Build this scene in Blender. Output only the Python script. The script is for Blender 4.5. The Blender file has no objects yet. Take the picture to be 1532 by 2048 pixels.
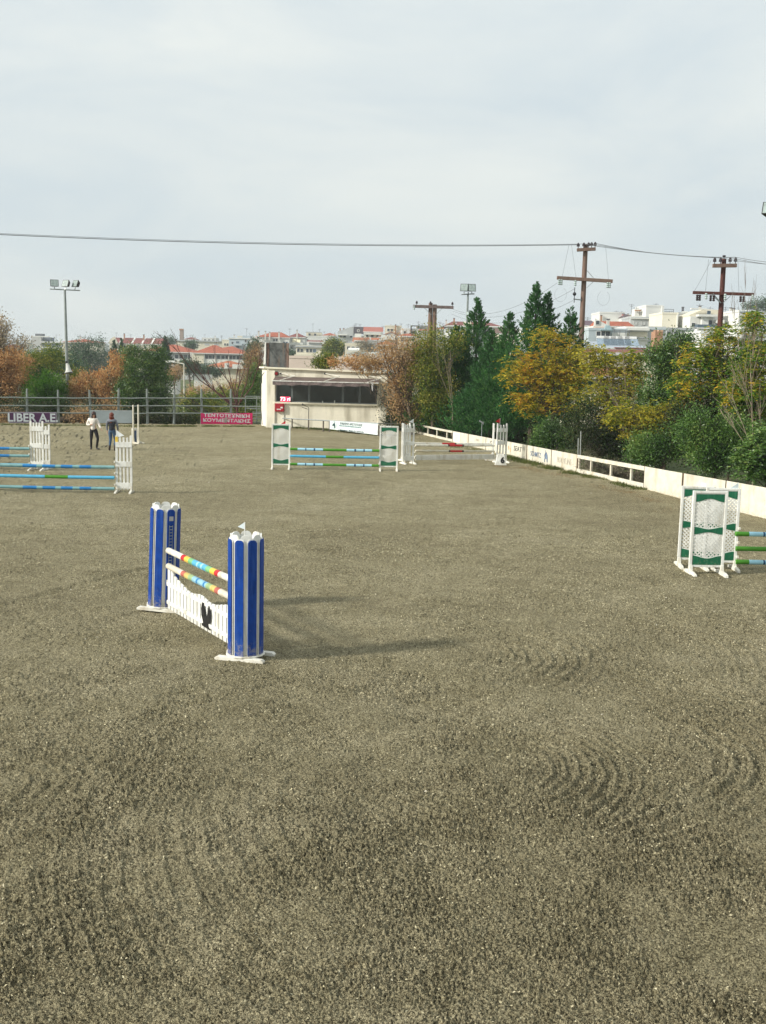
import bpy, math, random
import numpy as np
from mathutils import Vector, Matrix, Euler
R = math.radians
random.seed(7)
SC = bpy.context.scene
C = SC.collection

# ------------------------------------------------------------------ camera, sky, sun, exposure
FPX, PW, PH = 2200.0, 1532.0, 2048.0
PITCH, ROLL, EYE = R(7.87), R(1.25), 4.2
CROT = Euler((math.pi/2-PITCH, 0, 0)).to_matrix() @ Matrix.Rotation(ROLL, 3, 'Z')
cd = bpy.data.cameras.new('camera'); cam = bpy.data.objects.new('camera', cd); C.objects.link(cam)
cam.location = (0, 0, EYE); cam.rotation_euler = CROT.to_euler()
cd.sensor_fit = 'HORIZONTAL'; cd.sensor_width = 36; cd.lens = 36*FPX/PW
cd.clip_start = .1; cd.clip_end = 4000
SC.camera = cam

SUN_EL, SUN_DIR = R(29), Vector((1.0, .38, 0)).normalized()      # sun stands left of the camera; light travels along SUN_DIR
L = Vector((SUN_DIR.x*math.cos(SUN_EL), SUN_DIR.y*math.cos(SUN_EL), -math.sin(SUN_EL)))
sd = bpy.data.lights.new('sun', 'SUN'); sd.energy = 5.0; sd.angle = R(6); sd.color = (1, .955, .87)
sun = bpy.data.objects.new('sun', sd); C.objects.link(sun)
sun.rotation_euler = L.to_track_quat('-Z', 'Y').to_euler()

w = bpy.data.worlds.new('World'); SC.world = w; w.use_nodes = True
nt = w.node_tree; nt.nodes.clear()
N = nt.nodes.new; LK = nt.links.new
out = N('ShaderNodeOutputWorld'); bg = N('ShaderNodeBackground'); bg.inputs[1].default_value = .1
sky = N('ShaderNodeTexSky'); sky.sky_type = 'NISHITA'; sky.sun_disc = False
sky.sun_elevation = SUN_EL; sky.sun_rotation = math.atan2(-SUN_DIR.x, -SUN_DIR.y)
sky.dust_density = 3; sky.altitude = 50
tc = N('ShaderNodeTexCoord'); sep = N('ShaderNodeSeparateXYZ'); LK(tc.outputs['Generated'], sep.inputs[0])
rmp = N('ShaderNodeValToRGB'); LK(sep.outputs[2], rmp.inputs[0])
e = rmp.color_ramp.elements
e[0].position = 0; e[0].color = (.72, .79, .80, 1)
e[1].position = .4; e[1].color = (.84, .90, .895, 1)
e2 = rmp.color_ramp.elements.new(.16); e2.color = (.76, .825, .83, 1)
mp = N('ShaderNodeMapping'); mp.inputs['Scale'].default_value = (1.2, 1.2, 4.0); LK(tc.outputs['Generated'], mp.inputs[0])
n1 = N('ShaderNodeTexNoise'); n1.inputs['Scale'].default_value = 2.6; n1.inputs['Detail'].default_value = 6
n1.inputs['Roughness'].default_value = .55; n1.inputs['Distortion'].default_value = .4; LK(mp.outputs[0], n1.inputs[0])
cr = N('ShaderNodeValToRGB'); LK(n1.outputs[0], cr.inputs[0])
cr.color_ramp.elements[0].position = .33; cr.color_ramp.elements[0].color = (.89, .93, .975, 1)
cr.color_ramp.elements[1].position = .68; cr.color_ramp.elements[1].color = (1.12, 1.09, 1.055, 1)
mu = N('ShaderNodeMixRGB'); mu.blend_type = 'MULTIPLY'; mu.inputs[0].default_value = 1
LK(rmp.outputs[0], mu.inputs[1]); LK(cr.outputs[0], mu.inputs[2])
sc10 = N('ShaderNodeVectorMath'); sc10.operation = 'SCALE'; sc10.inputs[3].default_value = 10; LK(mu.outputs[0], sc10.inputs[0])
mx = N('ShaderNodeMixRGB'); mx.inputs[0].default_value = .93; LK(sky.outputs[0], mx.inputs[1]); LK(sc10.outputs[0], mx.inputs[2])
LK(mx.outputs[0], bg.inputs[0]); LK(bg.outputs[0], out.inputs[0])

SC.view_settings.view_transform = 'Standard'; SC.view_settings.look = 'None'
SC.view_settings.exposure = 0; SC.view_settings.gamma = 1; SC.view_settings.use_curve_mapping = False
SC.cycles.use_denoising = True; SC.cycles.denoising_prefilter = 'ACCURATE'; SC.cycles.volume_bounces = 0; SC.cycles.max_bounces = 6; SC.cycles.diffuse_bounces = 3
SC.cycles.transparent_max_bounces = 8

# ------------------------------------------------------------------ where a point of the place lies
def ray(u, v):
    return CROT @ Vector(((u-PW/2)/FPX, -(v-PH/2)/FPX, -1))
def P(u, v, Y):
    d = ray(u, v); return Vector((d.x*Y/d.y, Y, EYE+d.z*Y/d.y))
def G(u, v, z=0):
    d = ray(u, v); t = (z-EYE)/d.z; return Vector((d.x*t, d.y*t, z))
def S(Y): return FPX/Y          # about how many photo pixels a metre takes at that distance

# ------------------------------------------------------------------ materials
MATS = {}
def M(name, col, rough=.6, var=.12, vs=6, bump=0, bs=40, metal=0, spec=.35, col2=None, stretch=None, streak=None, splash=None):
    if name in MATS: return MATS[name]
    m = bpy.data.materials.new(name); m.use_nodes = True; t = m.node_tree; b = t.nodes['Principled BSDF']
    b.inputs['Roughness'].default_value = rough; b.inputs['Metallic'].default_value = metal
    b.inputs['Specular IOR Level'].default_value = spec
    tc = t.nodes.new('ShaderNodeTexCoord'); oi = t.nodes.new('ShaderNodeObjectInfo')
    ad = t.nodes.new('ShaderNodeVectorMath'); ad.operation = 'MULTIPLY_ADD'
    ad.inputs[1].default_value = stretch or (1, 1, 1)
    sc = t.nodes.new('ShaderNodeMath'); sc.operation = 'MULTIPLY'; sc.inputs[1].default_value = 37
    t.links.new(oi.outputs['Random'], sc.inputs[0])
    t.links.new(tc.outputs['Object'], ad.inputs[0]); t.links.new(sc.outputs[0], ad.inputs[2])
    n = t.nodes.new('ShaderNodeTexNoise'); n.inputs['Scale'].default_value = vs; n.inputs['Detail'].default_value = 5
    n.inputs['Roughness'].default_value = .65
    t.links.new(ad.outputs[0], n.inputs['Vector'])
    r = t.nodes.new('ShaderNodeValToRGB')
    lo = [max(0, c*(1-var*1.6)) for c in col]; hi = [min(1, c*(1+var)) for c in col]
    if col2: lo = col2
    r.color_ramp.elements[0].position = .32; r.color_ramp.elements[0].color = (*lo, 1)
    r.color_ramp.elements[1].position = .62; r.color_ramp.elements[1].color = (*hi, 1)
    t.links.new(n.outputs['Fac'], r.inputs[0]); o = r.outputs[0]
    if streak:                                     # weathering: darker runs down the face
        mp = t.nodes.new('ShaderNodeMapping'); mp.inputs['Scale'].default_value = streak[0]
        t.links.new(ad.outputs[0], mp.inputs[0])
        n3 = t.nodes.new('ShaderNodeTexNoise'); n3.inputs['Scale'].default_value = 1; n3.inputs['Detail'].default_value = 6
        t.links.new(mp.outputs[0], n3.inputs['Vector'])
        r3 = t.nodes.new('ShaderNodeValToRGB'); r3.color_ramp.elements[0].position = .52; r3.color_ramp.elements[0].color = (0, 0, 0, 1)
        r3.color_ramp.elements[1].position = .75; r3.color_ramp.elements[1].color = (1, 1, 1, 1)
        t.links.new(n3.outputs['Fac'], r3.inputs[0])
        mm = t.nodes.new('ShaderNodeMixRGB'); t.links.new(r3.outputs[0], mm.inputs[0])
        t.links.new(o, mm.inputs[1]); mm.inputs[2].default_value = (*streak[1], 1); o = mm.outputs[0]
    if splash:                                     # sand thrown up on the lowest part, and scuffs
        sx = t.nodes.new('ShaderNodeSeparateXYZ'); t.links.new(tc.outputs['Object'], sx.inputs[0])
        mr = t.nodes.new('ShaderNodeMapRange'); mr.inputs[1].default_value = .0; mr.inputs[2].default_value = splash; mr.inputs[3].default_value = .27; mr.inputs[4].default_value = -.02
        t.links.new(sx.outputs[2], mr.inputs[0])
        n4 = t.nodes.new('ShaderNodeTexNoise'); n4.inputs['Scale'].default_value = 22; n4.inputs['Detail'].default_value = 6; n4.inputs['Roughness'].default_value = .75; t.links.new(ad.outputs[0], n4.inputs['Vector'])
        aa = t.nodes.new('ShaderNodeMath'); aa.operation = 'ADD'; t.links.new(mr.outputs[0], aa.inputs[0]); t.links.new(n4.outputs['Fac'], aa.inputs[1])
        r4 = t.nodes.new('ShaderNodeValToRGB'); r4.color_ramp.elements[0].position = .62; r4.color_ramp.elements[0].color = (0, 0, 0, 1); r4.color_ramp.elements[1].position = .78; r4.color_ramp.elements[1].color = (.5, .5, .5, 1)
        t.links.new(aa.outputs[0], r4.inputs[0]); m4 = t.nodes.new('ShaderNodeMixRGB'); t.links.new(r4.outputs[0], m4.inputs[0]); t.links.new(o, m4.inputs[1]); m4.inputs[2].default_value = (.36, .32, .22, 1); o = m4.outputs[0]
    t.links.new(o, b.inputs['Base Color'])
    if bump:
        n2 = t.nodes.new('ShaderNodeTexNoise'); n2.inputs['Scale'].default_value = bs; n2.inputs['Detail'].default_value = 4
        t.links.new(ad.outputs[0], n2.inputs['Vector'])
        bp = t.nodes.new('ShaderNodeBump'); bp.inputs['Strength'].default_value = bump; bp.inputs['Distance'].default_value = .01
        t.links.new(n2.outputs['Fac'], bp.inputs['Height']); t.links.new(bp.outputs[0], b.inputs['Normal'])
    MATS[name] = m; return m

def leafmat(name, cols, trans=.3, rough=.6, spec=.12):
    if name in MATS: return MATS[name]
    m = bpy.data.materials.new(name); m.use_nodes = True; t = m.node_tree; t.nodes.clear()
    g = t.nodes.new('ShaderNodeNewGeometry'); tc = t.nodes.new('ShaderNodeTexCoord')
    n = t.nodes.new('ShaderNodeTexNoise'); n.inputs['Scale'].default_value = .9; n.inputs['Detail'].default_value = 2
    t.links.new(tc.outputs['Object'], n.inputs['Vector'])
    a = t.nodes.new('ShaderNodeMath'); a.operation = 'MULTIPLY_ADD'; a.inputs[1].default_value = 1.5; a.inputs[2].default_value = -.75
    t.links.new(n.outputs['Fac'], a.inputs[0])
    b = t.nodes.new('ShaderNodeMath'); b.operation = 'MULTIPLY_ADD'; b.inputs[1].default_value = .75; 
    t.links.new(g.outputs['Random Per Island'], b.inputs[0])
    c2 = t.nodes.new('ShaderNodeMath'); c2.operation = 'ADD'; c2.inputs[1].default_value = .125
    t.links.new(a.outputs[0], c2.inputs[0]); t.links.new(c2.outputs[0], b.inputs[2])
    r = t.nodes.new('ShaderNodeValToRGB'); el = r.color_ramp.elements
    while len(el) < len(cols): el.new(.5)
    for i, c in enumerate(cols): el[i].position = i/(len(cols)-1); el[i].color = (*c, 1)
    t.links.new(b.outputs[0], r.inputs[0])
    p = t.nodes.new('ShaderNodeBsdfPrincipled'); p.inputs['Roughness'].default_value = rough; p.inputs['Specular IOR Level'].default_value = spec
    tr = t.nodes.new('ShaderNodeBsdfTranslucent'); mx = t.nodes.new('ShaderNodeMixShader'); mx.inputs[0].default_value = trans
    t.links.new(r.outputs[0], p.inputs['Base Color']); t.links.new(r.outputs[0], tr.inputs[0])
    t.links.new(p.outputs[0], mx.inputs[1]); t.links.new(tr.outputs[0], mx.inputs[2])
    o = t.nodes.new('ShaderNodeOutputMaterial'); t.links.new(mx.outputs[0], o.inputs[0])
    MATS[name] = m; return m

# ------------------------------------------------------------------ mesh builder
class MB:
    def __init__(s): s.v = []; s.f = []; s.m = []; s.k = 0; s.smooth = False
    def add(s, vs, fs):
        n = len(s.v); s.v += [tuple(v) for v in vs]
        for f in fs: s.f.append([n+i for i in f]); s.m.append(s.k)
        return s
    def box(s, c, d, rot=None):
        hx, hy, hz = d[0]/2, d[1]/2, d[2]/2; c = Vector(c)
        vs = [Vector((x*hx, y*hy, z*hz)) for x in (-1, 1) for y in (-1, 1) for z in (-1, 1)]
        if rot is not None: vs = [rot @ v for v in vs]
        return s.add([c+v for v in vs], [(0,1,3,2), (4,6,7,5), (0,4,5,1), (2,3,7,6), (0,2,6,4), (1,5,7,3)])
    def bx(s, x0, x1, y0, y1, z0, z1): return s.box(((x0+x1)/2, (y0+y1)/2, (z0+z1)/2), (x1-x0, y1-y0, z1-z0))
    def bar(s, a, b, w, h):
        a, b = Vector(a), Vector(b); d = b-a; q = d.to_track_quat('Y', 'Z').to_matrix()
        return s.box((a+b)/2, (w, d.length, h), q)
    def tube(s, pts, rs, n=8, cap=True):
        pts = [Vector(p) for p in pts]
        if not hasattr(rs, '__len__'): rs = [rs]*len(pts)
        vs = []; fs = []
        for i, p in enumerate(pts):
            d = (pts[min(i+1, len(pts)-1)]-pts[max(i-1, 0)]).normalized()
            a = d.orthogonal().normalized() if i == 0 else (pa - d*pa.dot(d)).normalized()
            pa = a; b = d.cross(a)
            for k in range(n):
                t = 2*math.pi*k/n; vs.append(p+(a*math.cos(t)+b*math.sin(t))*rs[i])
        for i in range(len(pts)-1):
            for k in range(n):
                k2 = (k+1) % n; fs.append((i*n+k, i*n+k2, (i+1)*n+k2, (i+1)*n+k))
        if cap: fs.append(tuple(range(n-1, -1, -1))); fs.append(tuple((len(pts)-1)*n+k for k in range(n)))
        return s.add(vs, fs)
    def prism(s, poly, y0, y1):                     # outline (x, z), extruded along y
        n = len(poly); vs = [(x, y0, z) for x, z in poly]+[(x, y1, z) for x, z in poly]
        return s.add(vs, [tuple(range(n)), tuple(range(2*n-1, n-1, -1))]+[(i, i+n, (i+1) % n+n, (i+1) % n) for i in range(n)])
    def plan(s, poly, z0, z1):                      # outline (x, y), extruded up
        n = len(poly); vs = [(x, y, z0) for x, y in poly]+[(x, y, z1) for x, y in poly]
        return s.add(vs, [tuple(range(n-1, -1, -1)), tuple(range(n, 2*n))]+[(i, (i+1) % n, (i+1) % n+n, i+n) for i in range(n)])
    def ball(s, c, r, n=8, sc=(1, 1, 1)):
        c = Vector(c); vs = []; fs = []; mrings = n//2+1
        for i in range(mrings):
            ph = math.pi*(i+.5)/mrings
            for k in range(n):
                t = 2*math.pi*k/n; vs.append(c+Vector((r*sc[0]*math.sin(ph)*math.cos(t), r*sc[1]*math.sin(ph)*math.sin(t), r*sc[2]*math.cos(ph))))
        for i in range(mrings-1):
            for k in range(n): fs.append((i*n+k, (i+1)*n+k, (i+1)*n+(k+1) % n, i*n+(k+1) % n))
        fs.append(tuple(range(n))); fs.append(tuple((mrings-1)*n+k for k in range(n-1, -1, -1)))
        return s.add(vs, fs)
    def mesh(s, name, mat):
        me = bpy.data.meshes.new(name); me.from_pydata(s.v, [], s.f)
        for m in (mat if isinstance(mat, (list, tuple)) else [mat]): me.materials.append(m)
        if max(s.m or [0]): me.polygons.foreach_set('material_index', s.m)
        if s.smooth:
            me.polygons.foreach_set('use_smooth', [True]*len(s.f)); me.set_sharp_from_angle(angle=R(40))
        me.update(); return me
    def build(s, name, mat, parent=None, bevel=0, label=None):
        return ob(name, s.mesh(name, mat), parent, bevel, label)

def ob(name, me, parent=None, bevel=0, label=None):
    o = bpy.data.objects.new(name, me); C.objects.link(o); o.parent = parent
    if bevel:
        b = o.modifiers.new('bevel', 'BEVEL'); b.width = bevel; b.segments = 2; b.limit_method = 'ANGLE'; b.angle_limit = R(40)
    if label: o['label'] = label
    return o
def tag(o, label=None, cat=None, group=None, kind=None):
    if label: o['label'] = label
    if cat: o['category'] = cat
    if group: o['group'] = group
    if kind: o['kind'] = kind
    return o
def thing(name, label, cat, loc=(0, 0, 0), rz=0, group=None):
    o = bpy.data.objects.new(name, None); C.objects.link(o); o.empty_display_size = .2
    o.location = loc; o.rotation_euler = (0, 0, rz)
    return tag(o, label, cat, group)
def kids(o): return [c for c in bpy.data.objects if c.parent == o]
def copy_tree(o, loc=None, rz=None, label=None, parent=None, top=True):
    c = o.copy(); C.objects.link(c); c.parent = parent
    if loc is not None: c.location = loc
    if rz is not None: c.rotation_euler = (0, 0, rz)
    if label: c['label'] = label
    for ch in kids(o): copy_tree(ch, parent=c)
    return c
FONT = None
def text(name, body, size, mat, parent, loc, rot=(R(90), 0, 0), align='CENTER', ext=.004, off=0, xs=1, label=None):
    cu = bpy.data.curves.new(name, 'FONT'); cu.body = body; cu.size = size; cu.align_x = align; cu.align_y = 'CENTER'
    cu.extrude = ext; cu.offset = off; cu.materials.append(mat); cu.resolution_u = 3
    o = bpy.data.objects.new(name, cu); C.objects.link(o); o.parent = parent; o.location = loc; o.rotation_euler = rot
    o.scale = (xs, 1, 1)
    dg = bpy.context.evaluated_depsgraph_get(); me = bpy.data.meshes.new_from_object(o.evaluated_get(dg)); me.name = name
    bpy.data.objects.remove(o); o = bpy.data.objects.new(name, me); C.objects.link(o); o.parent = parent; o.location = loc; o.rotation_euler = rot; o.scale = (xs, 1, 1)
    if label: o['label'] = label
    return o

def fastmesh(name, V, F, mat):                     # V (n,3), F (m,4) or (m,3)
    me = bpy.data.meshes.new(name); k = F.shape[1]
    me.vertices.add(len(V)); me.vertices.foreach_set('co', V.astype(np.float32).ravel())
    me.loops.add(F.size); me.loops.foreach_set('vertex_index', F.astype(np.int32).ravel())
    me.polygons.add(len(F)); me.polygons.foreach_set('loop_start', np.arange(0, F.size, k, dtype=np.int32))
    me.update(calc_edges=True)
    me.materials.append(mat); return me

_T = np.random.RandomState(3).rand(256, 256)
def vnoise(x, y):
    xi = np.floor(x).astype(int); yi = np.floor(y).astype(int); fx = x-xi; fy = y-yi
    fx = fx*fx*(3-2*fx); fy = fy*fy*(3-2*fy); a = xi & 255; b = yi & 255; a1 = (a+1) & 255; b1 = (b+1) & 255
    return (_T[a, b]*(1-fx)+_T[a1, b]*fx)*(1-fy)+(_T[a, b1]*(1-fx)+_T[a1, b1]*fx)*fy

# paint and stuff
white = M('white_paint', (.74, .74, .70), .5, .07, 5, streak=((9, 9, 1.2), (.5, .47, .38)), splash=.4)
whitew = M('weathered_white_paint', (.72, .70, .62), .6, .1, 7, streak=((5, 5, 1), (.45, .38, .26)))
cream = M('cream_board', (.66, .62, .51), .6, .1, 3, .15, 60, streak=((3, 3, .7), (.50, .43, .31)))
boardc = M('cream_kickboard', (.66, .62, .51), .65, .1, 3, .15, 60, streak=((3.2, 3.2, .45), (.46, .39, .27)), splash=.30)
blue = M('blue_paint', (.004, .045, .26), .5, .14, 9, spec=.2, streak=((25, 25, 2), (.03, .09, .33)), splash=.45)
green = M('green_paint', (.008, .115, .055), .4, .1, 8, streak=((20, 20, 2), (.03, .17, .09)), splash=.4)
grassg = M('bright_green_paint', (.06, .24, .015), .45, .1)
lblue = M('light_blue_paint', (.33, .60, .72), .45, .08)
sblue = M('sky_blue_paint', (.09, .38, .58), .45, .08)
mblue = M('mid_blue_paint', (.015, .17, .42), .45, .08)
teal = M('faded_teal_paint', (.17, .33, .34), .5, .1)
navy = M('navy_paint', (.01, .07, .17), .45, .1)
red = M('red_paint', (.52, .02, .025), .45, .1)
fred = M('faded_red_paint', (.45, .12, .09), .55, .15)
yel = M('yellow_paint', (.74, .52, .07), .45, .1)
fyel = M('faded_yellow_paint', (.6, .48, .15), .55, .15)
pgreen = M('pole_green_paint', (.18, .42, .18), .45, .1)
fblue = M('faded_blue_paint', (.25, .46, .56), .55, .12)
black = M('black_paint', (.012, .012, .013), .5, .1)
dark = M('dark_fitting', (.02, .02, .022), .5, .1)
metal = M('galvanised_steel', (.33, .36, .36), .5, .15, 12, metal=.6)
mastm = M('mast_steel', (.25, .28, .27), .55, .15, 4, metal=.3)
ggrey = M('weathered_grey_wood', (.20, .225, .21), .8, .25, 10, .4, 60, stretch=(3, 3, 1))
pole_wood = M('creosoted_wood', (.135, .075, .055), .75, .3, 5, .4, 50, col2=(.20, .155, .12), stretch=(6, 6, .6))
pole_wood_b = M('red_creosoted_wood', (.095, .032, .024), .75, .4, 5, .4, 50, stretch=(6, 6, .6))
glass = M('dark_window_glass', (.02, .026, .026), .08, .2, 2, spec=.6)
insul = M('brown_porcelain', (.03, .018, .02), .2, .1, spec=.6)
gins = M('glass_insulator', (.42, .5, .48), .15, .1, spec=.6)
# ------------------------------------------------------------------ the ground
FR0, FR1 = G(905, 885), G(1532, 1040)                # the kickboard fence's foot, far and near
def fpt(u, off=0):                                   # point of that fence's foot seen at photo column u
    d = ray(u, 900); k = d.x/d.y; a = (FR1.x-FR0.x)/(FR1.y-FR0.y); y = (FR0.x-a*FR0.y)/(k-a)
    return Vector((k*y+off, y, 0))
FRA = (FR1.x-FR0.x)/(FR1.y-FR0.y)
def right_x(y): return FR0.x+FRA*(y-FR0.y)
B0, B1 = G(0, 846), G(500, 849)                      # foot of the grey rail fence at the far end
BFA = (B1.y-B0.y)/(B1.x-B0.x)
def back_y(x): return B0.y+BFA*(x-B0.x)

def terrain_h(x, y):
    x = np.asarray(x, float); y = np.asarray(y, float)
    sm = lambda a, b, t: np.clip((t-a)/(b-a), 0, 1)**2*(3-2*np.clip((t-a)/(b-a), 0, 1))
    z = -.16-1.7*sm(70, 125, y)-1.5*sm(120, 260, y)
    z = z+sm(0, 90, x-.06*y)*sm(80, 210, y)*4.5+sm(250, 600, y)*3.5
    z = z+.25*vnoise(x*.05+9, y*.05+3)*sm(66, 90, y)
    return z
xs = np.concatenate([np.linspace(-1100, -140, 25), np.linspace(-130, 160, 88), np.linspace(175, 1200, 26)])
ys = np.concatenate([np.linspace(-60, 60, 18), np.linspace(63, 300, 90), np.linspace(310, 1500, 50)])
X, Y = np.meshgrid(xs, ys); Z = terrain_h(X, Y)
V = np.stack([X.ravel(), Y.ravel(), Z.ravel()], 1); nx, ny = len(xs), len(ys)
I = (np.arange(ny-1)[:, None]*nx+np.arange(nx-1)[None, :]).ravel()
Fq = np.stack([I, I+1, I+nx+1, I+nx], 1)
soil = bpy.data.materials.new('field_and_soil'); soil.use_nodes = True; t = soil.node_tree; b = t.nodes['Principled BSDF']
b.inputs['Roughness'].default_value = .95; b.inputs['Specular IOR Level'].default_value = .1
tc = t.nodes.new('ShaderNodeTexCoord')
na = t.nodes.new('ShaderNodeTexNoise'); na.inputs['Scale'].default_value = .09; na.inputs['Detail'].default_value = 8; na.inputs['Roughness'].default_value = .7
nb = t.nodes.new('ShaderNodeTexNoise'); nb.inputs['Scale'].default_value = 3; nb.inputs['Detail'].default_value = 6; nb.inputs['Roughness'].default_value = .8
ra = t.nodes.new('ShaderNodeValToRGB'); rb = t.nodes.new('ShaderNodeValToRGB'); mm = t.nodes.new('ShaderNodeMixRGB'); mm.blend_type = 'MULTIPLY'; mm.inputs[0].default_value = .8
for n_ in (na, nb): t.links.new(tc.outputs['Object'], n_.inputs['Vector'])
el = ra.color_ramp.elements; el[0].position = .38; el[0].color = (.10, .085, .05, 1); el[1].position = .55; el[1].color = (.10, .13, .05, 1)
x_ = el.new(.66); x_.color = (.15, .155, .075, 1)
el = rb.color_ramp.elements; el[0].position = .3; el[0].color = (.45, .42, .38, 1); el[1].position = .65; el[1].color = (1.15, 1.15, 1.1, 1)
t.links.new(na.outputs['Fac'], ra.inputs[0]); t.links.new(nb.outputs['Fac'], rb.inputs[0]); t.links.new(ra.outputs[0], mm.inputs[1]); t.links.new(rb.outputs[0], mm.inputs[2])
t.links.new(mm.outputs[0], b.inputs['Base Color'])
o = ob('terrain', fastmesh('terrain', V, Fq, soil)); tag(o, 'rough grassy ground and soil beyond the riding arena', kind='structure')
o.data.polygons.foreach_set('use_smooth', [True]*len(Fq))

# riding surface: sand mixed with chopped fibre, raked in curves; its rows get wider with distance from the stand
foot = bpy.data.materials.new('sand_and_fibre_footing'); foot.use_nodes = True; t = foot.node_tree; b = t.nodes['Principled BSDF']
b.inputs['Roughness'].default_value = .9; b.inputs['Specular IOR Level'].default_value = .15
def nd(k, **kw):
    n = t.nodes.new(k)
    for a_, v_ in kw.items():
        if a_ in n.inputs: n.inputs[a_].default_value = v_
        else: setattr(n, a_, v_)
    return n
ln = t.links.new; tc = nd('ShaderNodeTexCoord'); P0 = tc.outputs['Object']
def noise(scale, det=4, ro=.6, di=0, stretch=None, rot=0):
    n = nd('ShaderNodeTexNoise', Scale=scale, Detail=det, Roughness=ro, Distortion=di)
    if stretch:
        mp = nd('ShaderNodeMapping', Scale=stretch, Rotation=(0, 0, rot)); ln(P0, mp.inputs[0]); ln(mp.outputs[0], n.inputs['Vector'])
    else: ln(P0, n.inputs['Vector'])
    return n.outputs['Fac']
def ramp(f, *st):
    r = nd('ShaderNodeValToRGB'); el = r.color_ramp.elements
    while len(el) < len(st): el.new(.5)
    for i, (p, c) in enumerate(st): el[i].position = p; el[i].color = (*c, 1)
    ln(f, r.inputs[0]); return r.outputs[0]
def mix(a_, b_, f=1, mode='MULTIPLY'):
    m = nd('ShaderNodeMixRGB', blend_type=mode)
    for k, q in ((0, f), (1, a_), (2, b_)):
        if hasattr(q, 'links'): ln(q, m.inputs[k])
        else: m.inputs[k].default_value = q if k == 0 else (*q, 1)
    return m.outputs[0]
base = ramp(noise(.22, 6, .65, .5), (.35, (.48, .425, .265)), (.5, (.56, .50, .315)), (.66, (.64, .575, .38)))
base = mix(base, ramp(noise(1.3, 6, .75, .6), (.3, (.76, .75, .70)), (.7, (1.16, 1.15, 1.15))), .95)
chip = noise(66, 3, .6, 1.1); chip2 = noise(50, 3, .55, 1.2, (1, 2.6, 1), .6); fine = noise(190, 2, .6)
base = mix(base, ramp(chip, (.43, (.16, .15, .13)), (.51, (1, 1, 1)), (.64, (1.3, 1.3, 1.3))), .9)  # hollows of the bump darkened, crests lightened: shade between chips put into colour
base = mix(base, ramp(chip2, (.38, (.45, .43, .42)), (.48, (1, 1, 1)), (.70, (1.28, 1.28, 1.3))), .8)
base = mix(base, ramp(noise(2.2, 4, .7), (.68, (1, 1, 1)), (.78, (.95, .80, .62))), .6)
base = mix(base, ramp(noise(24, 4, .75, .8, (1, .5, 1), .15), (.34, (.60, .58, .55)), (.5, (1, 1, 1)), (.68, (1.14, 1.14, 1.14))), .6)
base = mix(base, ramp(noise(9, 5, .8, .6, (1, .4, 1), -.1), (.36, (.78, .77, .74)), (.52, (1, 1, 1)), (.7, (1.08, 1.08, 1.1))), .8)
ln(base, b.inputs['Base Color'])
def add(a_, b_, k):
    m = nd('ShaderNodeMath', operation='MULTIPLY_ADD'); ln(b_, m.inputs[0]); m.inputs[1].default_value = k; ln(a_, m.inputs[2]); return m.outputs[0]
hgt = add(add(chip, chip2, 1.0), fine, .3)
bp = nd('ShaderNodeBump', Strength=1.0, Distance=.045); ln(hgt, bp.inputs['Height']); ln(bp.outputs[0], b.inputs['Normal'])

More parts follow.
